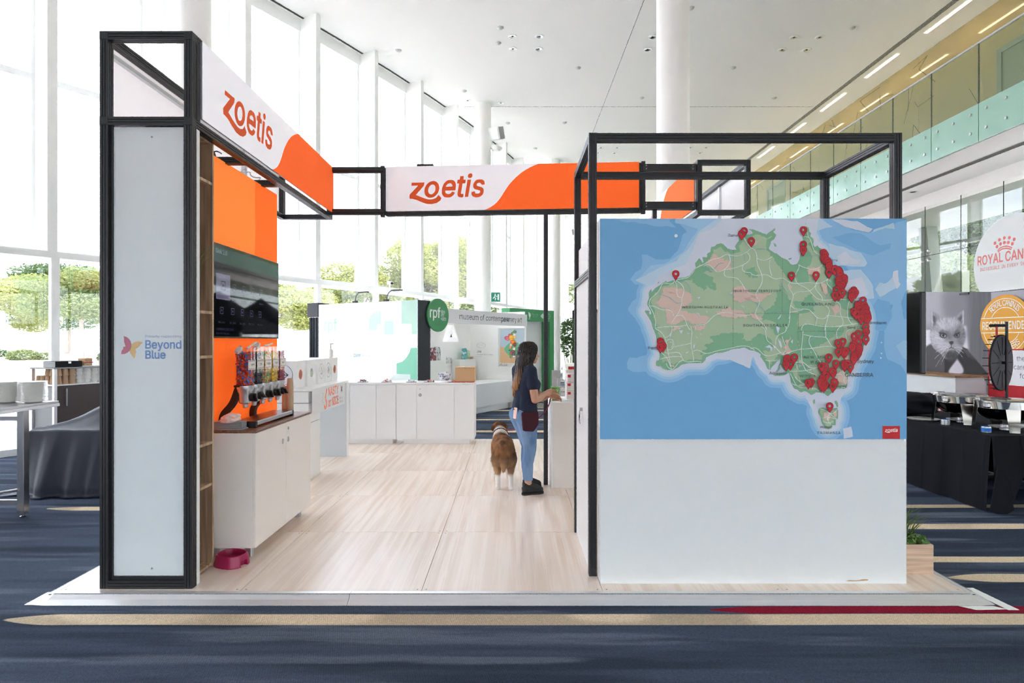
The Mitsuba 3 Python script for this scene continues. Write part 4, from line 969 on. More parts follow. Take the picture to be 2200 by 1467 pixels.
# coastal and lowland green, inland peach
P.add(land.difference(rough(list(land.buffer(-7 * u).simplify(u).exterior.coords)[:-1] if land.buffer(-7 * u).geom_type == 'Polygon' else list(max(land.buffer(-7 * u).geoms, key=lambda a: a.area).exterior.coords)[:-1], 5.5, 1.2, 4, 6).buffer(0)), GREEN)
greens = [A((1180, 790), (1260, 690), (1350, 650), (1480, 720), (1320, 740), (1490, 800), (1470, 850), (1530, 900), (1510, 950), (1400, 930), (1370, 970), (1240, 880)), B_((230, 450), (330, 500), (470, 590), (560, 640), (600, 700), (560, 860), (480, 820), (400, 700), (330, 620)), B_((560, 640), (640, 500), (720, 420), (790, 560), (720, 690), (740, 860), (600, 880), (570, 760)),
  B_((370, 900), (450, 1010), (520, 1100), (500, 1250), (180, 1240), (300, 1130)), B_((0, 690), (60, 660), (110, 780), (30, 810)), A((1890, 700), (1990, 670), (1936, 800), (1880, 760)), B_((180, 1240), (600, 1250), (600, 1467), (420, 1467), (300, 1350), (130, 1330)), C_((1420, 150), (1690, 80), (1880, 100), (1840, 160), (1940, 190), (1990, 300), (1860, 290), (1500, 330), (1300, 360), (1400, 270), (1360, 235), (1500, 200)),
  D_((0, 200), (110, 100), (220, 120), (300, 250), (240, 320), (60, 300)), D_((250, 0), (600, 0), (600, 500), (540, 560), (460, 500), (430, 200), (330, 120)), D_((610, 0), (1080, 0), (1080, 110), (900, 230), (760, 300), (640, 420), (610, 300)), D_((610, 520), (700, 500), (800, 700), (640, 740)), D_((610, 320), (760, 270), (880, 380), (900, 480), (700, 500)), D_((520, 600), (620, 720), (600, 800), (540, 740)),
  B_((660, 1100), (760, 1000), (820, 1100), (800, 1230), (600, 1250), (540, 1100)), B_((620, 1420), (720, 1380), (880, 1400), (900, 1467), (620, 1467)), D_((1100, 20), (1200, 10), (1150, 120), (1080, 140)), B_((960, 830), (1080, 860), (1060, 1060), (980, 980)), B_((1100, 1090), (1250, 1060), (1240, 1220), (1160, 1180)), B_((1200, 1240), (1330, 1300), (1250, 1360)), C_((780, 450), (900, 460), (1000, 520), (900, 555), (800, 500)), C_((1060, 470), (1300, 430), (1360, 440), (1240, 465), (1080, 485))]
for i, g in enumerate(greens): on(g, GREEN, 4.0, 30 + i)
peach = [A((1400, 620), (1480, 510), (1560, 560), (1700, 600), (1690, 700), (1500, 720), (1440, 660)), A((780, 1090), (850, 930), (1000, 920), (1090, 960), (1190, 1000), (1220, 1090), (1090, 1200), (950, 1210), (830, 1190), (740, 1130)), A((870, 1210), (1050, 1200), (1240, 1260), (1420, 1300), (1390, 1380), (1230, 1390), (1100, 1330), (980, 1400), (880, 1380)), A((1480, 1230), (1660, 1190), (1800, 1210), (1900, 1290), (1700, 1310), (1560, 1280)), A((1740, 920), (1850, 900), (1936, 980), (1936, 1090), (1800, 1110), (1720, 1080)),
  B_((0, 990), (110, 1000), (280, 1000), (200, 1040), (130, 1110), (60, 1120), (0, 1080)), B_((0, 1250), (90, 1270), (160, 1340), (60, 1330), (0, 1290)), B_((700, 700), (840, 680), (920, 640), (870, 740), (780, 800)), B_((880, 850), (960, 900), (970, 1010), (920, 1000)), B_((1000, 1180), (1100, 1150), (1140, 1220), (1060, 1270)), B_((30, 330), (110, 340), (90, 380), (50, 380)), C_((900, 90), (1000, 20), (1100, 10), (960, 70)), C_((1180, 0), (1370, 0), (1360, 50), (1280, 70)),
  D_((430, 350), (440, 200), (500, 130), (470, 260), (540, 330), (440, 370)), D_((1100, 600), (1170, 560), (1220, 600), (1210, 740), (1110, 720), (1060, 640)), D_((1210, 80), (1300, 90), (1370, 140), (1400, 260), (1290, 330), (1250, 180)), D_((1310, 350), (1250, 420), (1180, 480), (1200, 380)), D_((390, 340), (420, 320), (440, 370), (400, 380)), D_((870, 790), (980, 780), (900, 830)), C_((930, 490), (1000, 505), (960, 520)), B_((560, 880), (480, 900), (500, 940))]
for i, g in enumerate(peach): on(g, PEACH, 4.5, 60 + i, 5)
for i, g in enumerate((A((860, 980), (960, 985), (1010, 1000), (930, 1000)), B_((0, 1020), (90, 1040), (60, 1070), (0, 1050)), A((1860, 1060), (1936, 1050), (1936, 1080), (1880, 1090)))): on(g, DK, 1.5, 90 + i, 4)
for i, g in enumerate((D_((920, 1090), (1000, 1080), (1010, 1150), (960, 1190), (920, 1160)), D_((1040, 1080), (1090, 1080), (1090, 1140), (1050, 1150)))): P.add(rough(g, 1.5, 1.2, 95 + i, 4), PEACH)
P.add(tas.difference(tas.buffer(-2.4 * u)), GREEN)
# lakes
LAKE = (204, 216, 228)
lk = [D_((320, 10), (370, 20), (350, 100), (330, 60)), D_((345, 165), (380, 200), (400, 270), (380, 280), (360, 220)), D_((180, 270), (240, 240), (280, 280), (260, 330), (250, 280)), D_((505, 200), (535, 170), (530, 225)), D_((290, 260), (320, 250), (300, 310)), B_((340, 1320), (390, 1260), (380, 1300), (350, 1330)), B_((620, 1265), (640, 1262), (635, 1280)), B_((470, 1310), (500, 1300), (490, 1325)), A((1270, 1050), (1310, 1045), (1290, 1070)), A((1670, 1000), (1715, 980), (1710, 1010)), A((1370, 915), (1410, 905), (1390, 918)),
      A((1430, 905), (1460, 900), (1450, 908)), A((1240, 1245), (1290, 1250), (1310, 1290), (1280, 1260)), A((1380, 1215), (1400, 1250), (1385, 1240)), A((1810, 1150), (1870, 1175), (1840, 1172)), C_((1040, 60), (1090, 55), (1070, 105)), C_((1130, 90), (1180, 95), (1160, 105)), C_((1215, 240), (1245, 235), (1225, 300)), C_((1115, 340), (1160, 320), (1140, 350)), C_((920, 90), (945, 100), (925, 165)), C_((1245, 125), (1275, 155), (1260, 150)), C_((1300, 95), (1325, 110), (1310, 112)), C_((1030, 40), (1060, 15), (1050, 40)), C_((1845, 95), (1860, 115), (1850, 118)), D_((755, 320), (770, 330), (765, 350))]
for i, g in enumerate(lk): P.add(rough(g, .5, .9, i, 3), LAKE, i > 0)
# rivers, then roads
def line(pts, w): return LineString(spline(pts, max(8, 5 * len(pts)))).buffer(w * u / 2, cap_style=2)
RIV = (126, 180, 190)
rv = [B_((650, 520), (720, 530), (800, 525), (870, 540)), B_((70, 450), (130, 440), (200, 455)), A((1050, 850), (1120, 860), (1170, 920), (1178, 1000)), A((790, 1000), (860, 1030), (930, 1060), (980, 1105), (1080, 1105)), A((1350, 650), (1420, 700), (1480, 690), (1530, 640), (1600, 625)), A((1700, 520), (1695, 590), (1720, 620)), A((1860, 500), (1860, 590)), B_((380, 850), (430, 950), (500, 1030)), B_((60, 1110), (130, 1170), (200, 1240)), D_((700, 330), (760, 180), (900, 120)), D_((610, 480), (700, 510), (780, 520)), A((640, 980), (760, 960)), B_((740, 1180), (830, 1150), (900, 1120)), B_((940, 1070), (970, 1000), (1000, 940)), D_((940, 0), (940, 150)), B_((240, 1260), (440, 1240), (480, 1310)), C_((740, 1380 - 1408), (800, 0))]
P.add(unary_union([line(p, 1.0) for p in rv]).intersection(land), RIV)
ROAD = (222, 230, 226)
rd = [A((1000, 845), (1060, 820), (1140, 805), (1210, 740), (1260, 680), (1330, 645), (1480, 570), (1560, 550), (1630, 515), (1720, 530), (1850, 505), (1945, 430)), A((1945, 430), (1880, 350), (1850, 290)), A((1350, 655), (1450, 670), (1510, 725), (1620, 690), (1680, 560), (1665, 515)), A((1620, 690), (1630, 790), (1760, 810), (1840, 900), (1936, 1000)), A((1620, 700), (1850, 640), (1930, 560), (1900, 490)), A((1850, 640), (1835, 700), (1936, 740)), A((1000, 845), (1060, 880), (1100, 950), (1080, 1050), (1060, 1180), (1000, 1290), (945, 1370)), A((980, 850), (1010, 960), (1020, 1030), (1075, 1055)), A((980, 850), (910, 880), (840, 875), (790, 960), (700, 1050), (665, 1160)), A((665, 1165), (740, 1170), (820, 1205), (900, 1210), (970, 1290)), A((665, 1165), (730, 1290), (740, 1440)), A((1000, 1290), (1090, 1290), (1140, 1400), (1180, 1460)), A((740, 1440), (900, 1420), (1080, 1410), (1140, 1400)), A((1936, 1270), (1800, 1270), (1560, 1250), (1440, 1320), (1360, 1390), (1270, 1400), (1240, 1467)),
      C_((740, 40), (820, 90), (870, 180), (900, 330), (920, 430), (945, 550)), C_((1180, 0), (1200, 100), (1190, 230), (1210, 340), (1220, 450)), C_((870, 150), (940, 90), (945, 0)), C_((970, 265), (1080, 245), (1190, 220)), C_((860, 330), (960, 340), (1050, 350), (1090, 430), (1220, 450), (1320, 460)), C_((1220, 320), (1300, 315), (1360, 345), (1480, 325), (1650, 290), (1880, 255), (1990, 310)), C_((800, 420), (880, 400), (1070, 390)), C_((800, 500), (860, 550), (945, 555), (1020, 480), (1090, 430)), C_((880, 190), (960, 185), (970, 260), (890, 300)), C_((920, 210), (945, 205), (945, 280)), C_((880, 470), (900, 520), (945, 545)), C_((780, 320), (880, 400), (930, 520)),
      B_((10, 430), (75, 500), (85, 620), (140, 760), (130, 900), (70, 1040), (110, 1090), (60, 1250), (100, 1330), (200, 1460)), B_((0, 740), (140, 770), (210, 770), (310, 820), (400, 810), (490, 860), (720, 865), (880, 870), (960, 830), (1000, 800)), B_((80, 560), (200, 580), (270, 540)), B_((245, 580), (240, 660), (270, 780)), B_((605, 630), (600, 700), (560, 780), (580, 860), (720, 950), (830, 1060), (1040, 1080), (1200, 1085)), B_((605, 640), (700, 685), (860, 680), (900, 640)), B_((490, 870), (500, 960), (535, 1020), (510, 1130), (495, 1300), (440, 1467)), B_((535, 1020), (680, 980), (740, 970), (830, 870), (840, 780), (860, 700)), B_((830, 880), (850, 990), (900, 1050), (900, 1100)), B_((670, 290), (730, 300), (790, 440), (860, 510)), B_((730, 300), (715, 230)), B_((970, 820), (1000, 920), (1030, 960), (1040, 1080), (1120, 1130), (1130, 1250), (1160, 1330), (1140, 1420)), B_((510, 1150), (640, 1200), (740, 1210), (830, 1300), (940, 1310), (990, 1240), (950, 1160)), B_((495, 1240), (650, 1210)), B_((950, 1280), (1100, 1290), (1300, 1320)), B_((1240, 1100), (1220, 1200), (1240, 1340), (1300, 1400)), B_((820, 1400), (840, 1300)), B_((640, 1467), (680, 1390), (800, 1400), (1140, 1410), (1350, 1380)), B_((990, 1240), (930, 1467)),
      D_((130, 10), (190, 80), (210, 180), (280, 240), (340, 300), (400, 350)), D_((440, 0), (430, 80), (350, 120), (320, 180), (320, 240)), D_((400, 130), (420, 200), (430, 330), (400, 360), (560, 310), (700, 290), (860, 270), (1030, 265), (1090, 300)), D_((660, 60), (650, 200), (640, 330), (660, 480)), D_((670, 110), (760, 130), (880, 140), (950, 150), (1000, 230), (1060, 270)), D_((755, 130), (740, 220), (800, 320), (840, 400), (930, 480)), D_((940, 0), (950, 150)), D_((1100, 180), (1090, 60), (1140, 0)), D_((1210, 170), (1220, 60), (1300, 40)), D_((0, 290), (100, 300), (180, 370), (280, 370), (390, 340)), D_((190, 430), (300, 440), (340, 430)), D_((240, 550), (240, 440)), D_((540, 480), (660, 490), (700, 560), (780, 600), (850, 640)), D_((490, 570), (620, 570), (760, 550), (850, 520)), D_((480, 590), (540, 680), (590, 760), (720, 780), (860, 820)), D_((520, 720), (600, 750), (680, 740), (780, 800)), D_((560, 640), (620, 700), (700, 740)), D_((900, 840), (990, 800), (1100, 780), (1200, 775)), D_((1210, 770), (1190, 640), (1240, 600)), D_((1060, 620), (1150, 620), (1170, 700)), D_((1100, 540), (1160, 580), (1180, 640)), D_((575, 480), (600, 560)), D_((610, 440), (690, 480), (740, 520), (820, 520))]
P.add(unary_union([line(p, 1.25) for p in rd]).intersection(land), ROAD)
rt_ = [D_((870, 1045), (930, 1060), (1000, 1100), (1090, 1050)), D_((1000, 1100), (970, 1160), (1010, 1240)), D_((900, 1160), (980, 1150), (1080, 1180)), D_((910, 1200), (960, 1220), (1040, 1200)), D_((1000, 1100), (1050, 1150), (1090, 1170))]
P.add(unary_union([line(p, 1.1) for p in rt_]).intersection(tas), ROAD)
# dotted state borders
def dots(p0, p1, dash=1.3, gap=1.3):
    L = LineString([p0, p1]); n = int(L.length / ((dash + gap) * u)); out = []
    for k in range(n):
        a, b = L.interpolate(k * (dash + gap) * u), L.interpolate((k * (dash + gap) + dash) * u)
        out.append(LineString([a, b]).buffer(.42 * u, cap_style=2))
    return out
bd = []
for pts in (A((1722, 455), (1720, 1250), (1718, 1467)), C_((1718, 0), (1718, 285)), A((1720, 1252), (1936, 1252)), B_((0, 1252), (605, 1252), (603, 1467)), B_((403, 570), (400, 1252)), D_((600, 0), (600, 800)), D_((600, 68), (1160, 68)), D_((1160, 68), (1210, 20), (1280, 30)), D_((605, 475), (690, 490), (700, 530), (770, 545), (780, 580), (860, 640)), D_((1050, 630), (1090, 640), (1100, 700), (1215, 750))):
    for a, b in zip(pts[:-1], pts[1:]): bd += dots(a, b)
P.add(unary_union(bd), (72, 84, 76))
INK = (62, 66, 70)
def lab(fn, x, y, h, s, w=None, track=0.0, bold=False):
    p = fn((x, y))[0]
    P.add(text(s, p[0], p[1], h * u, bold, w=None if w is None else w * u / 5.868, track=track), INK, True)
P.h += P.step
lab(A, 1658, 287, 5.6, 'Darwin', 160); lab(A, 1726, 985, 5.0, 'NORTHERN', 282, .28); lab(B_, 100, 985, 5.0, 'TERRITORY', 286, .28); lab(A, 1075, 1190, 5.0, 'WESTERN', 255, .28); lab(A, 1355, 1190, 5.0, 'AUSTRALIA', 303, .28)
lab(A, 1843, 1418, 5.4, 'SOUTHAUSTRALIA', 558, .32); lab(B_, 643, 1152, 5.6, 'QUEENSLAND', 415, .32); lab(C_, 650, 298, 6.4, 'Perth', 140); lab(D_, 235, 612, 6.4, 'Adelaide', 220)
lab(D_, 674, 412, 5.6, 'NEW SOUTH', 360, .34); lab(D_, 752, 470, 5.6, 'WALES', 205, .34); lab(D_, 617, 648, 5.6, 'VICTORIA', 200); lab(D_, 1340, 468, 7.4, 'Sydney', 212); lab(D_, 1188, 640, 8.0, 'CANBERRA', 354); lab(D_, 960, 778, 6.4, 'Melbourne', 255)
lab(D_, 878, 1290, 5.8, 'Hobart', 148); lab(D_, 838, 1360, 5.2, 'TASMANIA', 294, .34); lab(B_, 955, 597, 5.2, 'Cairns', 138); lab(B_, 1492, 1388, 6.2, 'Brisbane', 218); lab(B_, 1220, 1448, 5.8, 'Gold Coast', 240)
P.build('printed_map', mpb, label='printed map with place names, roads and pale sea shelves')
# red pins: overlapping markers on the print
PP = Print((MX, MY, MZ), (1, 0, 0), (0, 0, 1), step=.00007, u0=P.h + .0002)
def pin(p):
    r, t = 7.7 * u, 22 * u
    c = np.array([p[0], p[1] + 14.3 * u])
    a = [(c[0] + r * math.cos(v), c[1] + r * math.sin(v)) for v in np.linspace(math.radians(-28), math.radians(208), 18)]
    g = Polygon(a + [tuple(p)]); hole = Point(c).buffer(3.3 * u, 5)
    PP.add(g.buffer(.35 * u, 2).difference(hole.buffer(-.4 * u)), (92, 22, 32)); PP.add(g.buffer(-.35 * u, 2).difference(hole.buffer(.2 * u)), (196, 42, 52))
for fn, pts in ((A, ((998, 840), (1857, 300), (1825, 335), (1947, 425))), (C_, ((805, 278), (812, 300), (838, 335), (803, 345))),
    (B_, ((665, 288), (663, 470), (662, 537), (515, 858), (822, 855), (918, 572), (938, 600), (918, 640), (936, 645), (965, 672), (985, 705), (985, 740), (985, 820), (1060, 775), (1058, 788), (1105, 790), (1112, 800), (1118, 815), (1125, 840), (1125, 875), (1175, 888), (1172, 905), (1175, 930), (1105, 912), (1108, 925), (1105, 950), (1155, 975), (1150, 985), (1130, 1005), (1075, 1040), (1103, 1105), (1150, 1075), (1058, 1108), (1293, 1045), (1290, 1060), (1268, 1075), (1312, 1075), (1265, 1125),
          (1408, 1172), (1345, 1222), (1370, 1225), (1345, 1245), (1425, 1235), (1370, 1290), (1430, 1270), (1445, 1275), (1440, 1300), (1455, 1330), (1460, 1345), (1465, 1370), (1395, 1365), (1410, 1370), (1440, 1385), (1470, 1390), (1290, 1312), (1320, 1340), (1380, 1400))),
    (D_, ((1440, 98), (1445, 158), (1440, 252), (1345, 182), (1297, 215), (1352, 283), (1285, 322), (1270, 350), (1150, 280), (1093, 298), (1355, 355), (1360, 372), (1350, 400), (1345, 425), (1330, 440), (1310, 445), (1290, 455), (1290, 470), (1290, 497), (1165, 420), (1150, 400), (1185, 400), (1093, 410), (973, 478), (1062, 555), (1170, 555), (1205, 555), (1170, 580), (1240, 600), (450, 490), (540, 478), (445, 515), (490, 565), (437, 568), (925, 590), (880, 588), (1010, 648), (1025, 665), (925, 690), (940, 705), (890, 745), (880, 775), (870, 790), (880, 830), (905, 840), (925, 820), (748, 785), (712, 798), (1035, 785), (1045, 800), (1020, 842), (980, 1090)))):
    for q in pts: pin(fn(q)[0])
PP.build('pin_markers', mpb, kind='stuff', label='overlapping red location pins')
Q = Print((MX, MY, MZ), (1, 0, 0), (0, 0, 1), u0=.0015)
x0, y0 = D_((1668, 1424))[0]; x1, y1 = D_((1888, 1262))[0]
Q.add(sbox(x0, y0, x1, y1), (196, 44, 48)); Q.add(logo((x1 - x0) * .74, x0 + (x1 - x0) * .14, y0 + (y1 - y0) * .55), (240, 222, 222))
Q.build('logo_sticker', mpb, label='red corner sticker with white zoetis lettering')
put('tape_tab', bx(MX + MW - .018, MX + MW - .008, MY - .003, MY - .001, MZ - .012, MZ + .002), 'white_paint', mpb)
# screen on the outer side of the cube
tv2 = thing('monitor', 'black monitor seen edge-on beside the right edge of the map board', 'monitor')
put('casing', [bx(2.905, 2.95, 4.16, 5.1, 1.463, 2.05, .008)], 'black_plastic', tv2)
put('arm', [bx(2.742, 2.906, 4.55, 4.70, 1.70, 1.80)], 'black_plastic', tv2)
# planter
pl = thing('planter', 'pale wooden planter box on the platform beside the white base panel', 'planter')
px0, px1, py0, py1, pz = 2.76, 2.992, 4.152, 5.05, .252
for a in ((px0, px1, py0, py0 + .016), (px0, px1, py1 - .016, py1), (px0, px0 + .016, py0 + .0165, py1 - .0165), (px1 - .016, px1, py0 + .0165, py1 - .0165)): put('board', bx(*a, ZP + .001, pz, .001), 'planter_wood', pl)
put('soil', bx(px0 + .018, px1 - .018, py0 + .018, py1 - .018, ZP + .01, pz - .03), 'soil', pl)
rg = np.random.default_rng(21)
gs = thing('planter_grass', 'spiky grass growing in the pale wooden planter', 'plant')
put('blades', [leaf_blade((2.84 + rg.normal() * .03, 4.32 + rg.normal() * .06, pz - .03), rg.uniform(0, 6.28), rg.uniform(.2, .36), rg.uniform(.2, .8), .006) for i in range(130)], 'leaf_grass', gs, kind='stuff')
mat('ivy_leaf', mikit.proc(lambda p, n, uv: mikit.mix(L3((70, 110, 48)), L3((176, 190, 130)), mikit.smoothstep(.5, .75, mikit.noise(p.x * 70, p.y * 70, p.z * 70)))), 0.5, spec=0.3)
iv = thing('ivy', 'variegated trailing ivy at the front corner of the pale wooden planter', 'plant')
for i in range(16):
    a = rg.uniform(0, 6.28); r = rg.uniform(.016, .03)
    c = np.array([rg.uniform(2.80, 2.96), rg.uniform(4.165, 4.26), pz + rg.uniform(-.01, .07)])
    g = Polygon([(r * math.cos(t) * (1 + .25 * math.cos(5 * t)), r * math.sin(t) * (1 + .25 * math.cos(5 * t))) for t in np.linspace(0, 6.28, 20, False)])
    put('leaf', xf(extr(g, .0012), c, rz=a, rx=rg.uniform(.3, 1.2)), 'ivy_leaf', iv)
put('stem', [tube(spline([(2.84, 4.25, pz - .03), (rg.uniform(2.8, 2.95), 4.2, pz + .05), (rg.uniform(2.8, 2.96), 4.17, pz + .01)], 10), .002, 5) for i in range(5)], 'leaf_small', iv, kind='stuff')
# ------------------------------------------------------------------ tasting counter with sensory boxes
nc = thing('tasting_counter', 'white counter with hanging NASTY or NICE banner and open leg room', 'counter')
put('top', bx(-2.95, -2.363, 6.9, 8.46, 1.105, 1.135, .002), 'white_lam', nc)
put('end_panel', bx(-2.95, -2.372, 8.38, 8.415, ZP + .001, 1.105), 'cool_panel', nc)
put('end_panel_edge', bx(-2.374, -2.363, 8.38, 8.455, ZP + .001, 1.105), 'white_lam', nc)
for z0, z1 in ((ZP + .001, .72), (.726, .96), (.966, 1.10)):
    put('drawer', bx(-2.95, -2.41, 6.93, 7.35, z0, z1, .001), 'white_lam', nc)
put('banner', bx(-2.361, -2.357, 6.905, 8.245, .823, 1.128), 'white_panel', nc)
P = Print((-2.357, 6.905, .823), (0, 1, 0), (0, 0, 1))
P.add(text('NASTY', .60, .175, .105, True, w=.44), (232, 122, 100)); P.add(text('or NICE', .60, .035, .105, True, w=.44), (232, 122, 100))
sn = LineString(spline([(.44, .06), (.48, .035), (.525, .06), (.525, .11), (.49, .14), (.485, .18), (.51, .21), (.53, .24)], 30)).buffer(.018)
P.add(sn, (240, 170, 140)); P.add(sn.difference(sn.buffer(-.006)), (226, 110, 84)); P.add(Point(.535, .255).buffer(.018), (226, 110, 84))
P.add(text('Sensory', 1.075, .085, .034, w=.15), (176, 172, 178)); P.add(text('Challenge', 1.075, .035, .034, w=.18), (176, 172, 178))
bug = unary_union([affinity.scale(Point(1.18, .215).buffer(.03), .8, 1.2)] + [LineString([(1.13, .215 + d), (1.23, .215 - d)]).buffer(.003) for d in (-.05, -.02, .02, .05)]); P.add(bug, (140, 110, 130))
for i in range(7): P.add(sbox(.345, .09 + .022 * i, .345 + rgm.uniform(.03, .07), .094 + .022 * i), (178, 170, 172))
P.build('banner_print', nc, label='orange NASTY or NICE lettering on the hanging banner')

faces = [(6.90, 7.19, 'hole', 'red'), (7.28, 7.58, 'hole', 'pale'), (7.67, 7.965, 'nose', ''), (7.975, 8.25, 'eye', ''), (8.26, 8.53, 'hole', 'red')]
mat('hole_rim', (228, 176, 156), 0.6); mat('hole_red', (176, 52, 40), 0.6); mat('hole_pale', (222, 230, 222), 0.6)
names = ['red hole and arrow', 'pale round hole', 'nose drawing', 'eye drawing', 'red hole at the far end']
for i, (a, b, kind, c) in enumerate(faces):
    k = thing('sensory_box', 'white box on the NASTY or NICE counter with ' + names[i], 'box')
    XF, zz0, zz1 = -2.545, 1.136, 1.462
    ym, zm = (a + b) / 2, (zz0 + zz1) / 2 - .0
    sq = sbox(a, zz0, b, zz1)
    if kind == 'hole':
        hole = Point(ym, zm).buffer(.062, 12)
        put('front', extr(sq.difference(hole), .012, (XF - .012, 0, 0), (0, 1, 0), (0, 0, 1)), 'white_lam', k)
        put('shell', bx(-2.93, XF - .0125, a, b, zz0, zz1) if False else [bx(-2.93, XF - .012, a, a + .01, zz0, zz1), bx(-2.93, XF - .012, b - .01, b, zz0, zz1), bx(-2.93, XF - .012, a, b, zz1 - .01, zz1), bx(-2.93, XF - .012, a, b, zz0, zz0 + .01), bx(-2.93, -2.92, a, b, zz0, zz1)], 'white_lam', k)
        put('hole_liner', extr(hole.difference(hole.buffer(-.006)), .05, (XF - .05, 0, 0), (0, 1, 0), (0, 0, 1)), 'hole_rim' if c == 'red' else 'hole_pale', k)
        put('curtain', extr(Point(ym, zm).buffer(.09), .004, (XF - .06, 0, 0), (0, 1, 0), (0, 0, 1)), 'hole_red' if c == 'red' else 'hole_pale', k)
    else:
        put('body', bx(-2.93, XF, a, b, zz0, zz1, .002), 'white_lam', k)
        P = Print((XF, ym, zm), (0, 1, 0), (0, 0, 1))
        ring = Point(0, 0).buffer(.1, 24); ink = (84, 84, 88)
        P.add(ring.difference(Point(0, 0).buffer(.096, 24)), ink)
        if kind == 'nose':
            L = spline([(-.012, .06), (-.016, .02), (-.034, -.015), (-.03, -.04), (0, -.03), (.03, -.04), (.034, -.015), (.016, .02), (.012, .06)], 40)
            P.add(LineString(L).buffer(.0028), ink)
        else:
            for r in (.042, .025): P.add(affinity.scale(Point(0, 0).buffer(r, 16), 1, 1.2).difference(affinity.scale(Point(0, 0).buffer(r - .004, 16), 1, 1.2)), ink)
            P.add(Point(0, 0).buffer(.011), ink)
        P.build('icon', k, label='%s icon in a circle' % kind)
    if i == 0:
        P = Print((-2.71, a, zm), (1, 0, 0), (0, 0, 1)); ink = (70, 70, 76)
        P.add(Point(0, 0).buffer(.125, 24), (222, 222, 232)); P.add(Point(0, 0).buffer(.125, 24).difference(Point(0, 0).buffer(.12, 24)), ink)
        P.add(LineString([(-.06, 0), (.07, 0)]).buffer(.005), ink); P.add(LineString([(.02, .04), (.07, 0), (.02, -.04)]).buffer(.005), ink); P.build('arrow_icon', k, label='arrow icon in a circle')
sb = thing('sanitiser_bottle', 'small clear pump bottle standing on the sensory boxes in front of the white wall', 'bottle')
put('bottle', lathe([(0, 0), (.03, 0), (.033, .01), (.033, .1), (.012, .125), (.012, .14), (0, .14)], 18, (-2.60, 8.39, 1.463)), 'scoop_plastic', sb, smooth=40)
put('pump', [cyl((-2.60, 8.39, 1.60), (-2.60, 8.39, 1.66), .006, n=8), bx(-2.61, -2.56, 8.38, 8.40, 1.655, 1.665, .002)], 'grey_plastic', sb)

# ------------------------------------------------------------------ two white counters at the back of the platform
def counter(label, x0, x1, y0, y1, zt, doors, pl0, pl1):
    k = thing('counter', label, 'counter')
    put('carcass', bx(x0, x1, y0 + .02, y1, .125, zt - .03), 'white_lam', k)
    put('top', bx(x0 - .0, x1 + .0, y0, y1, zt - .03, zt, .002), 'white_lam', k)
    put('plinth', bx(pl0, pl1, y0 + .06, y1 - .05, ZP + .001, .125), 'white_lam', k)
    for a, b in doors:
        put('door', bx(a + .002, b - .002, y0, y0 + .019, .127, zt - .034, .001), 'white_lam', k)
    return k
dd = 9.38
XX = lambda px: (px - 1100) / 1257 * dd
counter('white counter at the back of the platform partly behind the NASTY or NICE counter', -3.0 + .01, XX(851) - .002, dd, 9.86, 1.035, [(-2.98, -2.6), (-2.6, XX(808)), (XX(808), XX(851) - .004)], -2.95, XX(842))
k = counter('white counter with a lockable door at the back edge of the platform', XX(851), XX(1019), dd, 9.86, 1.035, [(XX(851) + .002, XX(895)), (XX(895), XX(976)), (XX(976), XX(1019) - .003)], XX(866), XX(1008))
put('lock', cyl((XX(902), dd - .004, EYE - (835.5 - 733.5) / 1257 * dd), (XX(902), dd + .001, EYE - (835.5 - 733.5) / 1257 * dd), .012, n=14), 'steel', k)
put('knob', xf(lathe([(0, .004), (.014, .004), (.018, .008), (.024, .006), (.026, 0)], 20), (XX(902.5), dd, EYE - (848.5 - 733.5) / 1257 * dd), rx=math.pi / 2), 'steel', k, smooth=40)

# brochures with wrapped sweets, bowl, box
mat('mat_black', (40, 36, 42), 0.5)
rg = np.random.default_rng(33)
for i, px in enumerate((780, 831, 884, 922, 973)):
    y = 9.50; x = (px - 1100) / 1257 * y
    put('brochure', xf(bx(-.085, .085, -.05, .05, 0, .003), (x, y, 1.0365), rz=.15 + .1 * (i % 2)), 'mat_black', label='flat dark brochure on the white back counter, %s from the left' % ('first', 'second', 'third', 'fourth', 'fifth')[i], cat='brochure', group='brochures on the back counter')
    ms, cs = [], []
    for q in range(14):
        s = xf(lathe([(0, -.012), (.010, -.008), (.012, 0), (.010, .008), (0, .012)], 8), (x + rg.normal() * .028, y + rg.normal() * .018, 1.053 + abs(rg.normal()) * .009), *rg.uniform(0, 6.2, 3))
        ms.append(s); cs.append(np.tile(lin(((236, 234, 238), (70, 64, 84), (226, 110, 80), (230, 228, 236))[rg.integers(0, 4)]), (len(s.vertices), 1)))
    put('wrapped_sweets', cat_(ms), 'print_gloss', color=np.vstack(cs), label='small heap of wrapped sweets on the %s dark brochure' % ('first', 'second', 'third', 'fourth', 'fifth')[i], cat='sweets', kind='stuff')
bk = thing('glass_bowl', 'clear glass bowl heaped with wrapped sweets on the white counter', 'bowl')
bx0, by0 = (955.5 - 1100) / 1257 * 9.52, 9.53
put('bowl', lathe([(.05, .002), (.056, .0), (.06, .004), (.1, .06), (.128, .115), (.135, .13)], 28, (bx0, by0, 1.0365)), 'clear_plastic', bk, smooth=40)
ms, cs = [], []
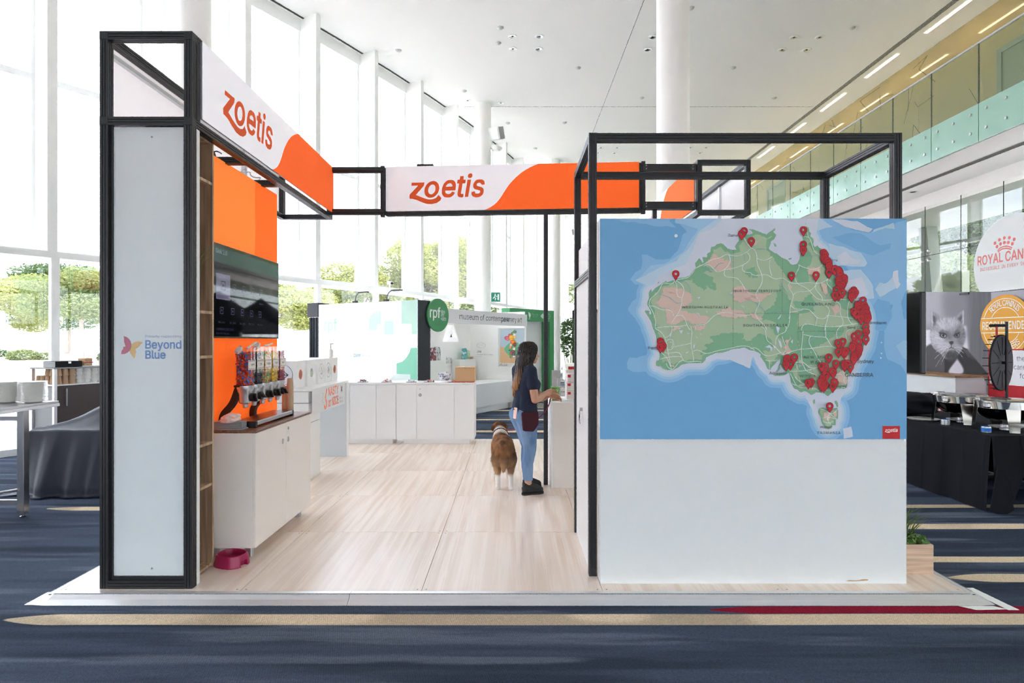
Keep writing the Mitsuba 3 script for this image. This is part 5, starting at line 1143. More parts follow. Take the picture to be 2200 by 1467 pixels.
for q in range(330):
    d = rg.normal(size=3); d /= np.linalg.norm(d); d[2] = abs(d[2])
    r = .115 * rg.uniform(.55, 1); hgt = rg.uniform(0, 1)
    p = np.array([bx0 + d[0] * r * (.55 + .45 * hgt), by0 + d[1] * r * (.55 + .45 * hgt), 1.05 + .10 * hgt + d[2] * .05])
    s = xf(lathe([(0, -.014), (.009, -.009), (.011, 0), (.009, .009), (0, .014)], 6), p, *rg.uniform(0, 6.2, 3))
    ms.append(s); cs.append(np.tile(lin(((240, 240, 244), (238, 238, 242), (120, 116, 140), (232, 232, 240))[rg.integers(0, 4)]), (len(s.vertices), 1)))
put('wrapped_sweets', cat_(ms), 'print_gloss', color=np.vstack(cs), label='heap of white wrapped sweets filling the glass bowl', cat='sweets', kind='stuff')
ct = thing('carton', 'closed brown cardboard carton at the right end of the white back counter', 'box')
c0, c1 = (978 - 1100) / 1257 * 9.45, (1020 - 1100) / 1257 * 9.45
put('body', bx(c0, c1, 9.45, 9.72, 1.044, 1.28, .004), 'brown_card', ct)
put('tape', bx(c0 + .145, c0 + .175, 9.449, 9.721, 1.2795, 1.2812), 'grey_plastic', ct)
put('flap_edge', bx(c0, c1, 9.448, 9.4505, 1.262, 1.2655), 'soil', ct)
put('folder', bx(c0 - .03, c1 - .01, 9.42, 9.7, 1.0365, 1.043), 'red', label='thin dark red folder under the brown carton', cat='folder')

# ------------------------------------------------------------------ pet food booth behind: wall with printed shapes, fascia, displays
O7, U7, V7 = np.array([-1.825, 11.30]), np.array([.529, .849]), np.array([-.849, .529])
def at7(L, v, z=0.0): return np.array([*(O7 + U7 * L + V7 * v), z])
def box7(L0, L1, v0, v1, z0, z1, b=0.0):
    m = bx(L0, L1, v0, v1, z0, z1, b); p = m.vertices
    return tm(np.c_[O7 + p[:, :1] * U7 + p[:, 1:2] * V7, p[:, 2]], m.faces)
U73, V73 = np.array([*U7, 0.0]), np.array([*V7, 0.0])
rw = thing('printed_wall', 'large white wall printed with pale green shapes and rpf lettering behind the counters', 'display wall')
mat('wall_black', (38, 42, 46), 0.6)
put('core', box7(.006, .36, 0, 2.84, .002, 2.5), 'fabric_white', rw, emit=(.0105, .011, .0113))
put('black_end', box7(.004, .367, -.014, 0, .002, 2.5), 'wall_black', rw)
P = Print(at7(.006, 2.84), -V73, (0, 0, 1))     # u runs left to right for a viewer in front
K = 2.84 / 1420.0                                # the drawing: 1420 dots wide, measured on the foreshortened wall
def qx(px):                                      # picture column on the wall -> metres along it
    t = (px - 1100) / 1257.0; a = O7 + U7 * .006 + V7 * 2.84; d = -V7
    return (t * a[1] - a[0]) / (d[0] - t * d[1])
def qz(px, py):
    s = qx(px); y = (O7 + U7 * .006 + V7 * 2.84 - V7 * s)[1]
    return EYE + (733.5 - py) / 1257.0 * y
def W4(*pts): return Polygon([(qx(640 + x / 6.67), qz(640 + x / 6.67, 620 + y / 6.67)) for x, y in pts])
MINT, MINT2, MINT3 = (150, 222, 190), (206, 240, 224), (222, 246, 240)
P.add(W4((1488, 172), (1713, 158), (1713, 655), (1632, 652), (1630, 508), (1488, 505)), MINT2)
P.add(W4((1242, 462), (1370, 462), (1370, 658), (1242, 658)), MINT3)
P.add(W4((1190, 320), (1130, 330), (1070, 360), (1030, 410), (1016, 480), (1016, 592), (1138, 598), (1138, 512), (1190, 512)), MINT3)
P.add(W4((1713, 848), (1622, 848), (1600, 920), (1550, 1000), (1490, 1050), (1416, 1072), (1416, 1222), (1614, 1230), (1614, 1310), (1713, 1310)), MINT)
P.add(W4((1400, 1225), (1614, 1232), (1614, 1310), (1300, 1310)), (236, 248, 242))
rx0 = qx(640 + 378 / 6.67)
P.add(text('rpf', rx0, qz(700, 620 + 600 / 6.67), .24, True, w=qx(640 + 560 / 6.67) - rx0), (196, 228, 210))
P.add(text('REAL PET FOOD', qx(640 + 580 / 6.67), qz(728, 620 + 560 / 6.67), .05, True), (212, 230, 220))
P.add(text('introducing the', rx0, qz(700, 620 + 895 / 6.67), .075), (204, 214, 214))
t1 = text('museum of contem', rx0, qz(700, 620 + 975 / 6.67), .075, w=qx(640 + 800 / 6.67) - rx0); P.add(t1, (204, 214, 214))
P.add(text('paw', qx(640 + 804 / 6.67), qz(760, 620 + 975 / 6.67), .085, True, w=qx(640 + 900 / 6.67) - qx(640 + 804 / 6.67)), (172, 188, 192))
P.add(text('rary art', qx(640 + 906 / 6.67), qz(776, 620 + 975 / 6.67), .075, w=qx(640 + 1065 / 6.67) - qx(640 + 906 / 6.67)), (204, 214, 214))
P.build('wall_print', rw, label='pale green shapes and faint lettering on the white wall')
# black curtain box at its left
cbx = thing('curtain_booth', 'black curtained box at the left end of the white printed wall', 'curtain')
put('header', box7(-.02, .30, 2.84, 3.18, 2.23, 2.54), 'wall_black', cbx)
xs = np.linspace(2.85, 3.17, 60); wav = .02 * np.sin((xs - 2.85) * 92) + .01 * np.sin((xs - 2.85) * 160 + 1)
v = np.vstack([np.c_[O7 + U7 * (0.03 + wav[:, None] * (.6 + .8 * (1 - h))) + V7 * xs[:, None], np.full(60, .05 + 2.2 * h)] for h in np.linspace(0, 1, 8)])
f = [[r * 60 + i, r * 60 + i + 1, (r + 1) * 60 + i + 1, (r + 1) * 60 + i] for r in range(7) for i in range(59)]
mat('curtain_cloth', (36, 44, 52), 0.5, spec=0.5, sheen=0.4)
put('curtain', (v, np.array(f)), 'curtain_cloth', cbx, smooth=True) if False else put('curtain', tm(v, np.vstack([np.array(f)[:, [0, 1, 2]], np.array(f)[:, [0, 2, 3]]])), 'curtain_cloth', cbx, smooth=True)
put('back', box7(.1, .30, 2.85, 3.17, .002, 2.23), 'black_matt', cbx)
put('rail', box7(.02, .04, 2.84, 3.18, 2.222, 2.236), 'steel', cbx)
for i, (v0) in enumerate((1.9, 1.0)):
    k = thing('arm_lamp', 'slim black arm spotlight on top of the white printed wall, %s' % ('left one', 'right one')[i], 'lamp')
    put('arm', tube(spline([at7(.2, v0, 2.5), at7(.1, v0 - .1, 2.58), at7(-.1, v0 - .42, 2.70), at7(-.15, v0 - .55, 2.70)], 16), .011, 8), 'black_plastic', k)
    put('head', xf(bx(-.12, .12, -.04, .04, -.012, .012, .004), at7(-.17, v0 - .62, 2.69), rz=-.55), 'black_plastic', k)
    put('clamp', box7(.17, .25, v0 - .02, v0 + .07, 2.502, 2.56), 'black_plastic', k)
# fascia and round sign
fa = thing('fascia_sign', 'pale fascia board reading museum of contempawrary art', 'sign')
put('board', box7(.37, 4.155, -.012, .05, 2.08, 2.375), 'white_panel', fa)
P = Print(at7(.37, -.012, 2.08), U73, (0, 0, 1))
sc = 3.785
def lx(px): t = (px - 1100) / 1257.0; a = O7 + U7 * .37; return (t * a[1] - a[0]) / (U7[0] - t * U7[1])
x0, x1, x2, x3 = (lx(880 + q / 5.867) for q in (622, 1148, 1252, 1410))
hh = .125
P.add(text('museum of contem', x0, .09, hh, w=x1 - x0 - .02), (72, 70, 76)); P.add(text('paw', x1, .09, hh, True, w=x2 - x1), (44, 42, 48)); P.add(text('rary art', x2 + .02, .09, hh, w=x3 - x2 - .02), (72, 70, 76))
P.build('lettering', fa, label='dark grey lettering')
mat('sign_green', (62, 142, 86), 0.5)
cs_ = thing('round_sign', 'round green sign reading rpf real pet food at the corner of the fascia', 'sign')
nW = -V73; c = at7(.561, -.03, 2.224)
put('disc', cyl(c, c + nW * .03, .334, n=56), 'sign_green', cs_, smooth=30)
P = Print(c + nW * .03, U73, (0, 0, 1))
P.add(text('rpf', -.265, -.05, .2, True, w=.33), (222, 226, 224))
for i, t in enumerate(('REAL', 'PET', 'FOOD')): P.add(text(t, .085, .045 - .075 * i, .058, True, w=(.135, .10, .16)[i]), (222, 226, 224))
P.build('lettering', cs_, label='white rpf lettering')
# inner walls
iw = thing('booth_wall', 'white inner corner walls of the pet food booth under the fascia', 'display wall')
put('side', box7(.37, 4.1, 1.72, 1.78, .002, 2.45), 'white_paint', iw)
put('end', box7(4.1, 4.16, .05, 1.78, .002, 2.45), 'white_paint', iw)
P = Print(at7(.37, 1.72), U73, (0, 0, 1))
def Lw(px, v, L0=0.0):
    t = (px - 1100) / 1257.0; a = O7 + V7 * v; return (t * a[1] - a[0]) / (U7[0] - t * U7[1]) - L0
def Zw(px, py, v):
    L = Lw(px, v); return EYE + (733.5 - py) / 1257.0 * (O7 + V7 * v + U7 * L)[1]
P = Print(at7(4.1, 1.72), -V73, (0, 0, 1))          # the end wall, from the inner corner rightwards
def Ve(px):
    t = (px - 1100) / 1257.0; a = O7 + U7 * 4.1 + V7 * 1.72; d = -V7; return (t * a[1] - a[0]) / (d[0] - t * d[1])
def Ze(px, py): return EYE + (733.5 - py) / 1257.0 * (O7 + U7 * 4.1 + V7 * 1.72 - V7 * Ve(px))[1]
a0, a1 = Ve(1024.5), Ve(1043); zt, zb_, zm = Ze(1034, 735), Ze(1034, 748), Ze(1034, 741.5)
hx = Polygon([(a0, zm + .03), ((a0 + a1) / 2, zt), (a1, zm + .03), (a1, zm - .03), ((a0 + a1) / 2, zb_), (a0, zm - .03)])
P.add(hx.difference(hx.buffer(-.006)), (170, 170, 170)); P.add(text('TRILOGY', (a0 + a1) / 2, zm - .012, .025, anchor='m'), (176, 176, 176))
P.add(text('ONE', a0, Ze(1029, 757), .05, w=Ve(1034.5) - a0), (60, 60, 64))
P.add(sbox(a0, Ze(1029, 762), Ve(1060), Ze(1029, 761.3)), (176, 176, 176)); P.add(sbox(a0, Ze(1029, 765.6), Ve(1035), Ze(1029, 765)), (176, 176, 176))
P.build('wall_text', iw, label='small grey diamond logo and heading ONE')
P = Print(at7(.37, 1.72), U73, (0, 0, 1))
l0 = Lw(958, 1.72, .37)
P.add(text('At One', l0, Zw(958, 774, 1.72), .075, w=Lw(970, 1.72, .37) - l0), (74, 74, 76)); P.add(text('With Nature', l0, Zw(958, 781, 1.72), .075, w=Lw(979, 1.72, .37) - l0), (74, 74, 76))
for yy_ in (786, 789): P.add(sbox(l0, Zw(958, yy_ + .5, 1.72), Lw(982, 1.72, .37), Zw(958, yy_, 1.72)), (170, 170, 168))
P.add(Point(Lw(949, 1.72, .37), Zw(949, 791, 1.72)).buffer(.05), (50, 50, 50)); P.add(affinity.rotate(affinity.scale(Point(Lw(946, 1.72, .37), Zw(946, 786, 1.72)).buffer(.025), .7, 1.2), 20), (50, 50, 50))
P.build('wall_text', iw, label='At One With Nature wall text')
# neon triangle
nt = thing('triangle_light', 'glowing white triangular prism sign on the booth inner wall', 'light sign')
Lc = Lw(964, 1.70); zc0, zc1 = Zw(964, 734, 1.70), Zw(964, 698, 1.70); hw = .235
tri = Polygon([(-hw, 0), (hw, 0), (.03, zc1 - zc0), (-.03, zc1 - zc0)]); inn = affinity.scale(Polygon([(-.09, .13), (.09, .13), (0, .34)]), 1.35, 1.15)
put('body', extr(tri.difference(inn), .16, at7(Lc, 1.55, zc0) , U73, (0, 0, 1)), 'white_frame', nt, emit=(.045, .044, .047)) if False else put('body', extr(tri.difference(inn), .15, at7(Lc, 1.71, zc0), U73, (0, 0, 1)), 'white_frame', nt, emit=(.013, .0128, .0135))
put('window', extr(inn, .02, at7(Lc, 1.70, zc0), U73, (0, 0, 1)), 'wall_black', nt)
# plinths with bags
mat('booth_plinth', (226, 226, 220), 0.6)
def place(px, v): return Lw(px, v)
LP = [(Lw(918, 1.45), Lw(957, 1.45), 1.45, 1.70, 775), (Lw(988, 1.45), Lw(1022, 1.45), 1.45, 1.70, 772)]
for i, (a, b, v0, v1, py) in enumerate(LP):
    z = Zw((918, 988)[i] + 10, py, 1.45)
    put('display_plinth', box7(a, b, v0, v1, .002, z), 'booth_plinth', label='plain white display plinth in the booth, %s' % ('under the dark pet food bags', 'under the teal and green bags')[i], cat='plinth')
    for j, (px, w, h, cset) in enumerate((((930, .19, .30, ((60, 50, 56), (130, 60, 70), (210, 205, 205))), (943, .23, .32, ((70, 74, 76), (200, 202, 200), (120, 124, 122)))), ((998, .2, .28, ((60, 140, 150), (90, 170, 170), (220, 228, 226))), (1008, .2, .22, ((120, 180, 110), (200, 220, 190), (90, 150, 90)))))[i]):
        L = Lw(px, 1.53)
        k = thing('food_bag', ('pet food bag on the booth plinth, ' + (('dark red and black', 'black and silver'), ('teal', 'green and white'))[i][j]), 'bag')
        b0 = lathe([(.92, 0), (1, .02), (.96, h * .5), (.9, h * .85), (.75, h)], 20, (0, 0, 0), sx=w / 2, sy=w * .22, power=3.5)
        b0 = cat_([b0, bx(-w * .38, w * .38, -.004, .004, h * .95, h * 1.02)])
        p = b0.vertices; nz = meshkit.noise(np.c_[p[:, 0] * 40, p[:, 1] * 40, p[:, 2] * 25], 5 + j)
        b0 = b0.subdivide().subdivide() if len(b0.faces) < 2000 else b0
        p = b0.vertices; nz = meshkit.noise(np.c_[p[:, 0] * 34, p[:, 1] * 34, p[:, 2] * 26], 5 + j + 3 * i)
        col = np.array([lin(cset[min(2, int(q * 3))]) for q in nz])
        q = np.c_[(O7 + U7 * L + V7 * (1.53 + .06 * j)) + p[:, :1] * U7 + p[:, 1:2] * V7, p[:, 2] + z + .001]
        put('bag', tm(q, b0.faces), 'print_gloss', k, color=col)
    if i == 1:
        for j in range(3): put('sample_pack', box7(b - .22 + .07 * j, b - .17 + .07 * j, 1.5, 1.53, z + .001, z + .04 + .01 * j), ('brown_card', 'grey_plastic', 'hole_rim')[j], label='small sample pack beside the green bag, %s' % ('brown', 'grey', 'pink')[j], cat='pack', group='sample packs in the booth')
# poster: plain stand-in picture of fruit and vegetables
po_ = thing('poster', 'framed poster with a tall stack of fruit and vegetables on blue and tan', 'poster')
fx0, fx1 = Ve(1070), Ve(1131); pz1, pz0 = 2.06, Ze(1075, 790)
E7 = at7(4.1, 1.72)
put('frame', extr(sbox(fx0, pz0, fx1, pz1).difference(sbox(fx0 + .03, pz0 + .03, fx1 - .03, pz1 - .03)), .03, E7 , -V73, (0, 0, 1)), 'white_frame', po_)
P = Print(E7, -V73, (0, 0, 1), u0=.004, step=.0008)
P.add(sbox(fx0 + .02, pz0 + .02, fx1 - .02, pz1 - .02), (232, 228, 220))
ax, bx_ = Ve(1074.5), Ve(1127); ay, by = Ze(1076, 779.5), pz1 - .05
P.add(sbox(ax, ay, bx_, by), (190, 206, 216))
hh_ = by - ay; ww = bx_ - ax
P.add(Polygon([(ax, ay), (bx_, ay), (bx_, ay + hh_ * .33), (ax + ww * .6, ay + hh_ * .42), (ax, ay + hh_ * .48)]), (226, 188, 146))
P.add(Polygon([tuple(q) for q in spline([(ax + ww * .18, ay + hh_ * .4), (ax + ww * .3, ay + hh_ * .54), (ax + ww * .6, ay + hh_ * .62), (ax + ww * .82, ay + hh_ * .55), (ax + ww * .8, ay + hh_ * .34), (ax + ww * .6, ay + hh_ * .2), (ax + ww * .35, ay + hh_ * .24), (ax + ww * .18, ay + hh_ * .4)], 40)]), (126, 196, 152))
fr = [((.62, .92), (.07, .05), (96, 130, 78)), ((.55, .88), (.09, .05), (110, 140, 90)), ((.42, .82), (.08, .05), (200, 90, 96)), ((.30, .74), (.11, .06), (214, 90, 110)), ((.33, .70), (.08, .04), (206, 120, 130)), ((.48, .76), (.1, .07), (240, 180, 60)), ((.6, .83), (.05, .05), (230, 210, 220)), ((.62, .76), (.05, .04), (238, 206, 80)), ((.5, .70), (.08, .05), (236, 170, 60)), ((.55, .62), (.11, .07), (236, 130, 50)), ((.62, .55), (.06, .06), (150, 60, 60)),
      ((.47, .53), (.05, .05), (220, 190, 200)), ((.45, .47), (.05, .04), (240, 160, 60)), ((.6, .42), (.06, .045), (232, 222, 200)), ((.55, .35), (.09, .04), (150, 80, 80)), ((.48, .29), (.06, .05), (170, 96, 90)), ((.58, .26), (.06, .06), (120, 100, 110)), ((.44, .22), (.03, .07), (130, 170, 100)), ((.6, .2), (.05, .03), (230, 220, 224)), ((.42, .38), (.03, .02), (80, 60, 80))]
for (cx_, cy_), (rx_, ry_), c in fr:
    e = affinity.scale(Point(ax + ww * cx_, ay + hh_ * cy_).buffer(1, 10), ww * rx_, hh_ * ry_)
    P.add(e, c); P.add(affinity.scale(e, .6, .6), tuple(min(255, q + 26) for q in c))
P.add(text('IVORY COAT', ax, pz0 + .05, .055, w=ww * .36), (70, 70, 72))
P.build('picture', po_, label='fruit and vegetable picture with caption IVORY COAT')
# low white plinth
pb = thing('low_plinth', 'long low white display plinth with a slanted end in the booth', 'plinth')
def slab7(pts, z0, z1): return extr(Polygon([tuple(O7 + U7 * a + V7 * b) for a, b in pts]), z1 - z0, (0, 0, z0))
put('top', slab7([(1.0, .30), (4.09, .36), (4.09, 1.20), (1.0, 1.20)], .16, .70), 'white_panel', pb)
put('foot', slab7([(1.1, .40), (4.0, .46), (4.0, 1.1), (1.1, 1.1)], .002, .16), 'white_panel', pb)
# green portal
gp = thing('green_portal', 'green portal frame with white pet food logos beyond the fascia board', 'portal')
gA, gB = np.array([-.06, 15.8]), np.array([1.245, 17.37]); gU = (gB - gA) / np.linalg.norm(gB - gA); gN = np.array([gU[1], -gU[0]]); gL = float(np.linalg.norm(gB - gA))
shp = sbox(0, 0, gL, 2.6).difference(sbox(.2, -1, gL - .21, 2.27))
put('frame', extr(shp, .3, (*(gA - gN * .3), .002), (*gU, 0), (0, 0, 1)), 'sign_green', gp)
P = Print((*gA, 0), (*gU, 0), (0, 0, 1))
def gx(px): t = (px - 1100) / 1257.0; return (t * gA[1] - gA[0]) / (gU[0] - t * gU[1])
P.add(unary_union([Point(gx(1138), 2.44).buffer(.05), Point(gx(1136.5), 2.49).buffer(.03), sbox(gx(1137), 2.35, gx(1139), 2.42)]), (220, 236, 222))
P.add(text('BILLY', gx(1138), 2.31, .03, anchor='m'), (214, 232, 218)); P.add(text('TRILOGY', gx(1150), 2.44, .045, anchor='m', track=.2), (150, 196, 160)); P.add(text('ancient grains', gx(1150), 2.39, .025, anchor='m'), (150, 196, 160))
d_ = Polygon([(gx(1161), 2.43), (gx(1166), 2.51), (gx(1171), 2.43), (gx(1166), 2.35)]); P.add(d_, (206, 226, 214)); P.add(text('NUTRO', gx(1166), 2.42, .03, anchor='m'), (110, 160, 170))
P.add(Point(gx(1179), 2.43).buffer(.075).difference(Point(gx(1179), 2.43).buffer(.06)), (150, 196, 160)); P.add(text('FRESH', gx(1179), 2.41, .03, anchor='m'), (150, 196, 160))
P.build('logos', gp, label='small white logos on the green header')
put('back_panel', extr(sbox(.2, .002, gL - .21, 2.27), .03, (*(gA - gN * .33), 0), (*gU, 0), (0, 0, 1)), 'white_panel', gp)

# ------------------------------------------------------------------ distant lounge
mat('armchair_fabric', (226, 222, 214), 0.8); mat('armchair_tan', (176, 140, 116), 0.7)
for i, (x, y, m_) in enumerate(((2.35, 22.6, 'armchair_fabric'), (3.15, 23.4, 'armchair_tan'), (3.35, 22.4, 'armchair_fabric'))):
    k = thing('armchair', ('pale armchair beside the round column in the far lounge', 'tan armchair between the pale ones in the far lounge', 'pale armchair at the right in the far lounge')[i], 'armchair')
    put('seat', bx(x - .32, x + .32, y - .35, y + .3, .2, .44, .05), m_, k)
    put('back', bx(x - .36, x + .36, y + .2, y + .38, .2, .86, .06), m_, k)
    for s in (-1, 1): put('arm', bx(x + s * .3 - .07, x + s * .3 + .07, y - .36, y + .3, .2, .66, .05), m_, k)
    for sx in (-1, 1):
        for sy in (-1, 1): put('leg', cyl((x + .28 * sx, y + .28 * sy, 0.001), (x + .28 * sx, y + .28 * sy, .21), .02, n=8), 'steel', k)
bp = thing('bamboo_plant', 'leafy bamboo in a pot beside the far white column', 'plant')
put('pot', lathe([(0, 0), (.2, 0), (.25, .45), (.22, .45)], 20, (2.55, 26.2, .001)), 'white_paint', bp, smooth=40)
put('stems', [tube(spline([(2.55 + dx * .1, 26.2 + dy * .1, .3), (2.55 + dx * .25, 26.2 + dy * .25, 1.4), (2.55 + dx * .5, 26.2 + dy * .5, 2.5)], 8), .012, 5) for dx, dy in rg.normal(size=(7, 2))], 'leaf_small', bp, kind='stuff')
put('foliage', leaf_cloud([(2.55, 26.2, 2.1, .5, .5, .65), (2.5, 26.1, 1.5, .35, .35, .5)], 700, .09, rg), 'leaf_deep', bp, kind='stuff')
dv = thing('dark_partition', 'tall black framed display partition in the far lounge', 'partition')
put('panel', bx(2.95, 4.4, 27.4, 27.5, .002, 3.1), 'white_panel', dv)
for x in (2.95, 4.35): put('post', bx(x - .12, x + .05, 27.34, 27.54, .002, 3.15), 'black_matt', dv)
put('beam', bx(2.9, 4.4, 27.34, 27.54, 3.05, 3.2), 'black_matt', dv)
put('screen', bx(3.2, 3.5, 27.33, 27.40, 1.2, 2.4), 'black_plastic', dv)
# speakers and spotlights on the far columns
for j, (cx_, cy_, r) in enumerate(((-.92, 18.3, .262), (3.3, 38.0, .3))):
    z1, z2 = EYE + (733.5 - 290) / 1257 * cy_, EYE + (733.5 - 322) / 1257 * cy_
    if j: z1, z2 = EYE + (733.5 - 500) / 1257 * cy_, EYE + (733.5 - 513) / 1257 * cy_
    k = thing('loudspeaker', 'white loudspeaker on a bracket high on the %s column' % ('second farthest', 'farthest')[j], 'loudspeaker')
    put('body', xf(bx(-.2, .2, -.17, .17, -.2, .2, .04), (cx_ + r + .16, cy_ - .1, z1), rx=.35, rz=-.5), 'white_frame', k)
    put('grille', xf(bx(.2, .215, -.15, .15, -.18, .18, .005), (cx_ + r + .16, cy_ - .1, z1), rx=.35, rz=-.5), 'grey_plastic', k)
    put('bracket', cyl((cx_ + r - .03, cy_, z1 + .03), (cx_ + r + .2, cy_ - .05, z1 + .03), .03, n=8), 'white_frame', k)
    k = thing('spotlight', 'white spotlight under the loudspeaker on the %s column' % ('second farthest', 'farthest')[j], 'spotlight')
    put('body', xf(lathe([(0, -.06), (.1, -.05), (.17, .03), (.18, .06), (0, .06)], 18), (cx_ + r + .17, cy_ - .1, z2), ry=.25), 'white_frame', k, smooth=40)
    put('bracket', cyl((cx_ + r - .03, cy_, z2 + .05), (cx_ + r + .17, cy_ - .08, z2 + .05), .025, n=8), 'white_frame', k)
es = thing('exit_sign', 'green exit sign hanging by the window wall above the pet food booth', 'sign')
ex = np.array([(1065 - 1100) / 1257 * 20.5, 20.5, EYE + (733.5 - 638) / 1257 * 20.5])
mat('exit_green', (44, 128, 104), 0.5)
put('plate', bx(ex[0] - .16, ex[0] + .16, ex[1], ex[1] + .03, ex[2] - .16, ex[2] + .16, .004), 'exit_green', es)
P = Print((ex[0], ex[1], ex[2]), (1, 0, 0), (0, 0, 1)); P.add(unary_union([Point(-.02, .09).buffer(.022), LineString([(-.02, .06), (-.05, 0), (-.09, -.05)]).buffer(.014), LineString([(-.05, 0), (0, -.04), (-.02, -.1)]).buffer(.014), LineString([(-.03, .05), (.04, .02)]).buffer(.012), sbox(.06, -.11, .12, .1)]), (226, 240, 234)); P.build('pictogram', es)
put('rod', cyl((ex[0], ex[1] + .015, ex[2] + .16), (ex[0] - .6, ex[1] + .3, ex[2] + .16), .012, n=6), 'white_frame', es)
cam = thing('security_camera', 'small white security camera on the transom of the window wall', 'camera')
cp, ch = window_arc(7.9, -.12)
put('body', xf(bx(-.09, .12, -.045, .045, -.045, .045, .012), (*cp, TRANSOM + .12), rz=-.9, ry=.15), 'white_frame', cam)
put('lens', xf(cyl((.12, 0, 0), (.135, 0, 0), .035, n=12), (*cp, TRANSOM + .12), rz=-.9, ry=.15), 'black_plastic', cam)
put('mount', cyl((*cp, TRANSOM), (*cp, TRANSOM + .09), .02, n=8), 'white_frame', cam)

# two black gazebos at the far right of the hall (the television mirrors them)
mat('gazebo_cloth', (26, 28, 32), 0.7, spec=0.3)
for i, (x, y) in enumerate(((5.6, 20.2), (5.6, 23.6))):
    k = thing('gazebo', 'black peaked gazebo in the far right of the hall, %s' % ('nearer one', 'farther one')[i], 'gazebo')
    for sx in (-1, 1):
        for sy in (-1, 1): put('leg', bx(x + 1.45 * sx - .025, x + 1.45 * sx + .025, y + 1.45 * sy - .025, y + 1.45 * sy + .025, .001, 2.2), 'steel', k)
    n_ = 13; g_ = np.linspace(-1, 1, n_); V_ = np.array([[x + 1.52 * a, y + 1.52 * b, 2.3 + 1.15 * (1 - max(abs(a), abs(b))) ** 1.35] for b in g_ for a in g_])
    ii = (np.arange(n_ - 1)[:, None] * n_ + np.arange(n_ - 1)[None]).ravel()
    put('canopy', tm(V_, np.vstack([np.stack([ii, ii + 1, ii + n_], 1), np.stack([ii + 1, ii + n_ + 1, ii + n_], 1)])), 'gazebo_cloth', k)
    put('valance', [bx(x - 1.52, x + 1.52, y + 1.51 * s - .004, y + 1.51 * s + .004, 2.0, 2.3) for s in (-1, 1)] + [bx(x + 1.51 * s - .004, x + 1.51 * s + .004, y - 1.52, y + 1.52, 2.0, 2.3) for s in (-1, 1)], 'gazebo_cloth', k)
    put('back_wall', bx(x + 1.47, x + 1.478, y - 1.45, y + 1.45, .02, 2.0), 'gazebo_cloth', k)
# ------------------------------------------------------------------ right: pet food stand with cat picture, sign, counter
XC = 7.78
cw = thing('picture_wall', 'wide backlit picture wall with a grey cat beyond the map stand', 'display wall')
put('core', bx(XC, XC + .12, 7.2, 11.9, .002, 2.5), 'white_panel', cw)
put('top_clip', bx(XC - .02, XC + .1, 9.95, 10.15, 2.50, 2.53), 'black_plastic', cw)
def yc_(px, X=XC): return X * 1257 / (px - 1100.0)
def zc_(px, py, X=XC): return EYE + (733.5 - py) / 1257.0 * yc_(px, X)
PW = Print((XC, 11.9, 0), (0, -1, 0), (0, 0, 1), step=.0006)
def cv(x, y): px, py = 1930 + x / 4.315, 620 + y / 4.315; return (11.9 - yc_(px), zc_(px, py))
def CV(*p): return Polygon([cv(*q) for q in p]).buffer(0)
PW.add(sbox(0, .002, 4.7, 2.5), (112, 110, 120))
PW.add(CV((800, 40), (1300, 0), (1300, 560), (800, 620)), (176, 174, 184))
from scipy.ndimage import gaussian_filter
gx8, gy8 = np.meshgrid(np.arange(205, 862, 2.6), np.arange(30, 800, 2.6)); lum = np.full(gx8.shape, 142.0)
def wash(pts, val, blur=4, smooth=True, k=1.0):
    q = np.array(pts, float)
    if smooth: q = spline([*pts, pts[0]], 60)
    m = shapely.contains_xy(Polygon(q).buffer(0), gx8, gy8).astype(float); m = gaussian_filter(m, blur / 2.6) * k
    lum[:] = lum * (1 - m) + val * m
nz8 = lambda a, b, o=3, s_=1: meshkit.fbm(np.stack([gx8 * a, gy8 * b, gx8 * 0], -1), o, s_) - .5
wash([(200, 30), (420, 30), (440, 330), (200, 360)], 178, 40, False); wash([(420, 60), (650, 40), (640, 250), (440, 250)], 136, 30, False)
wash([(650, 20), (870, 20), (870, 800), (650, 800)], 108, 30, False); lum += 26 * nz8(.05, .002) * (gx8 > 640)
wash([(215, 385), (312, 380), (312, 540), (215, 565)], 230, 5, False); wash([(590, 345), (632, 345), (652, 560), (600, 570)], 224, 9, False)
wash([(220, 560), (300, 510), (420, 560), (480, 800), (210, 800)], 84, 7, False); wash([(430, 570), (560, 520), (640, 560), (740, 680), (850, 810), (430, 810)], 46, 4, False)
for k in range(9): wash([(596 + 6 * k, 556 + 9 * k), (664 + 10 * k, 580 + 11 * k), (664 + 10 * k, 583 + 11 * k), (596 + 6 * k, 559 + 9 * k)], 150 - 8 * k, 2, False)
wash([(545, 600), (575, 690), (604, 775), (470, 785), (510, 700)], 205, 6)
wash([(312, 215), (300, 360), (300, 470), (335, 560), (400, 610), (450, 655), (500, 640), (560, 610), (600, 540), (622, 420), (604, 330), (604, 206), (545, 250), (470, 268), (400, 258), (345, 222)], 160, 3)
wash([(306, 206), (336, 216), (366, 246), (396, 296), (330, 372), (303, 366)], 150, 2, False); wash([(322, 240), (366, 284), (334, 350)], 88, 7, False); wash([(307, 207), (318, 211), (322, 350), (310, 352)], 196, 3, False); wash([(607, 198), (572, 218), (545, 246), (520, 290), (590, 350), (608, 340)], 152, 2, False); wash([(592, 232), (556, 276), (588, 330)], 94, 7, False); wash([(600, 202), (607, 198), (609, 330), (600, 332)], 200, 3, False)
wash([(360, 290), (470, 275), (560, 300), (500, 375), (400, 380)], 186, 14); wash([(310, 400), (380, 400), (430, 480), (400, 560), (330, 520)], 192, 14); wash([(560, 330), (618, 380), (612, 500), (560, 560), (540, 470)], 126, 14)
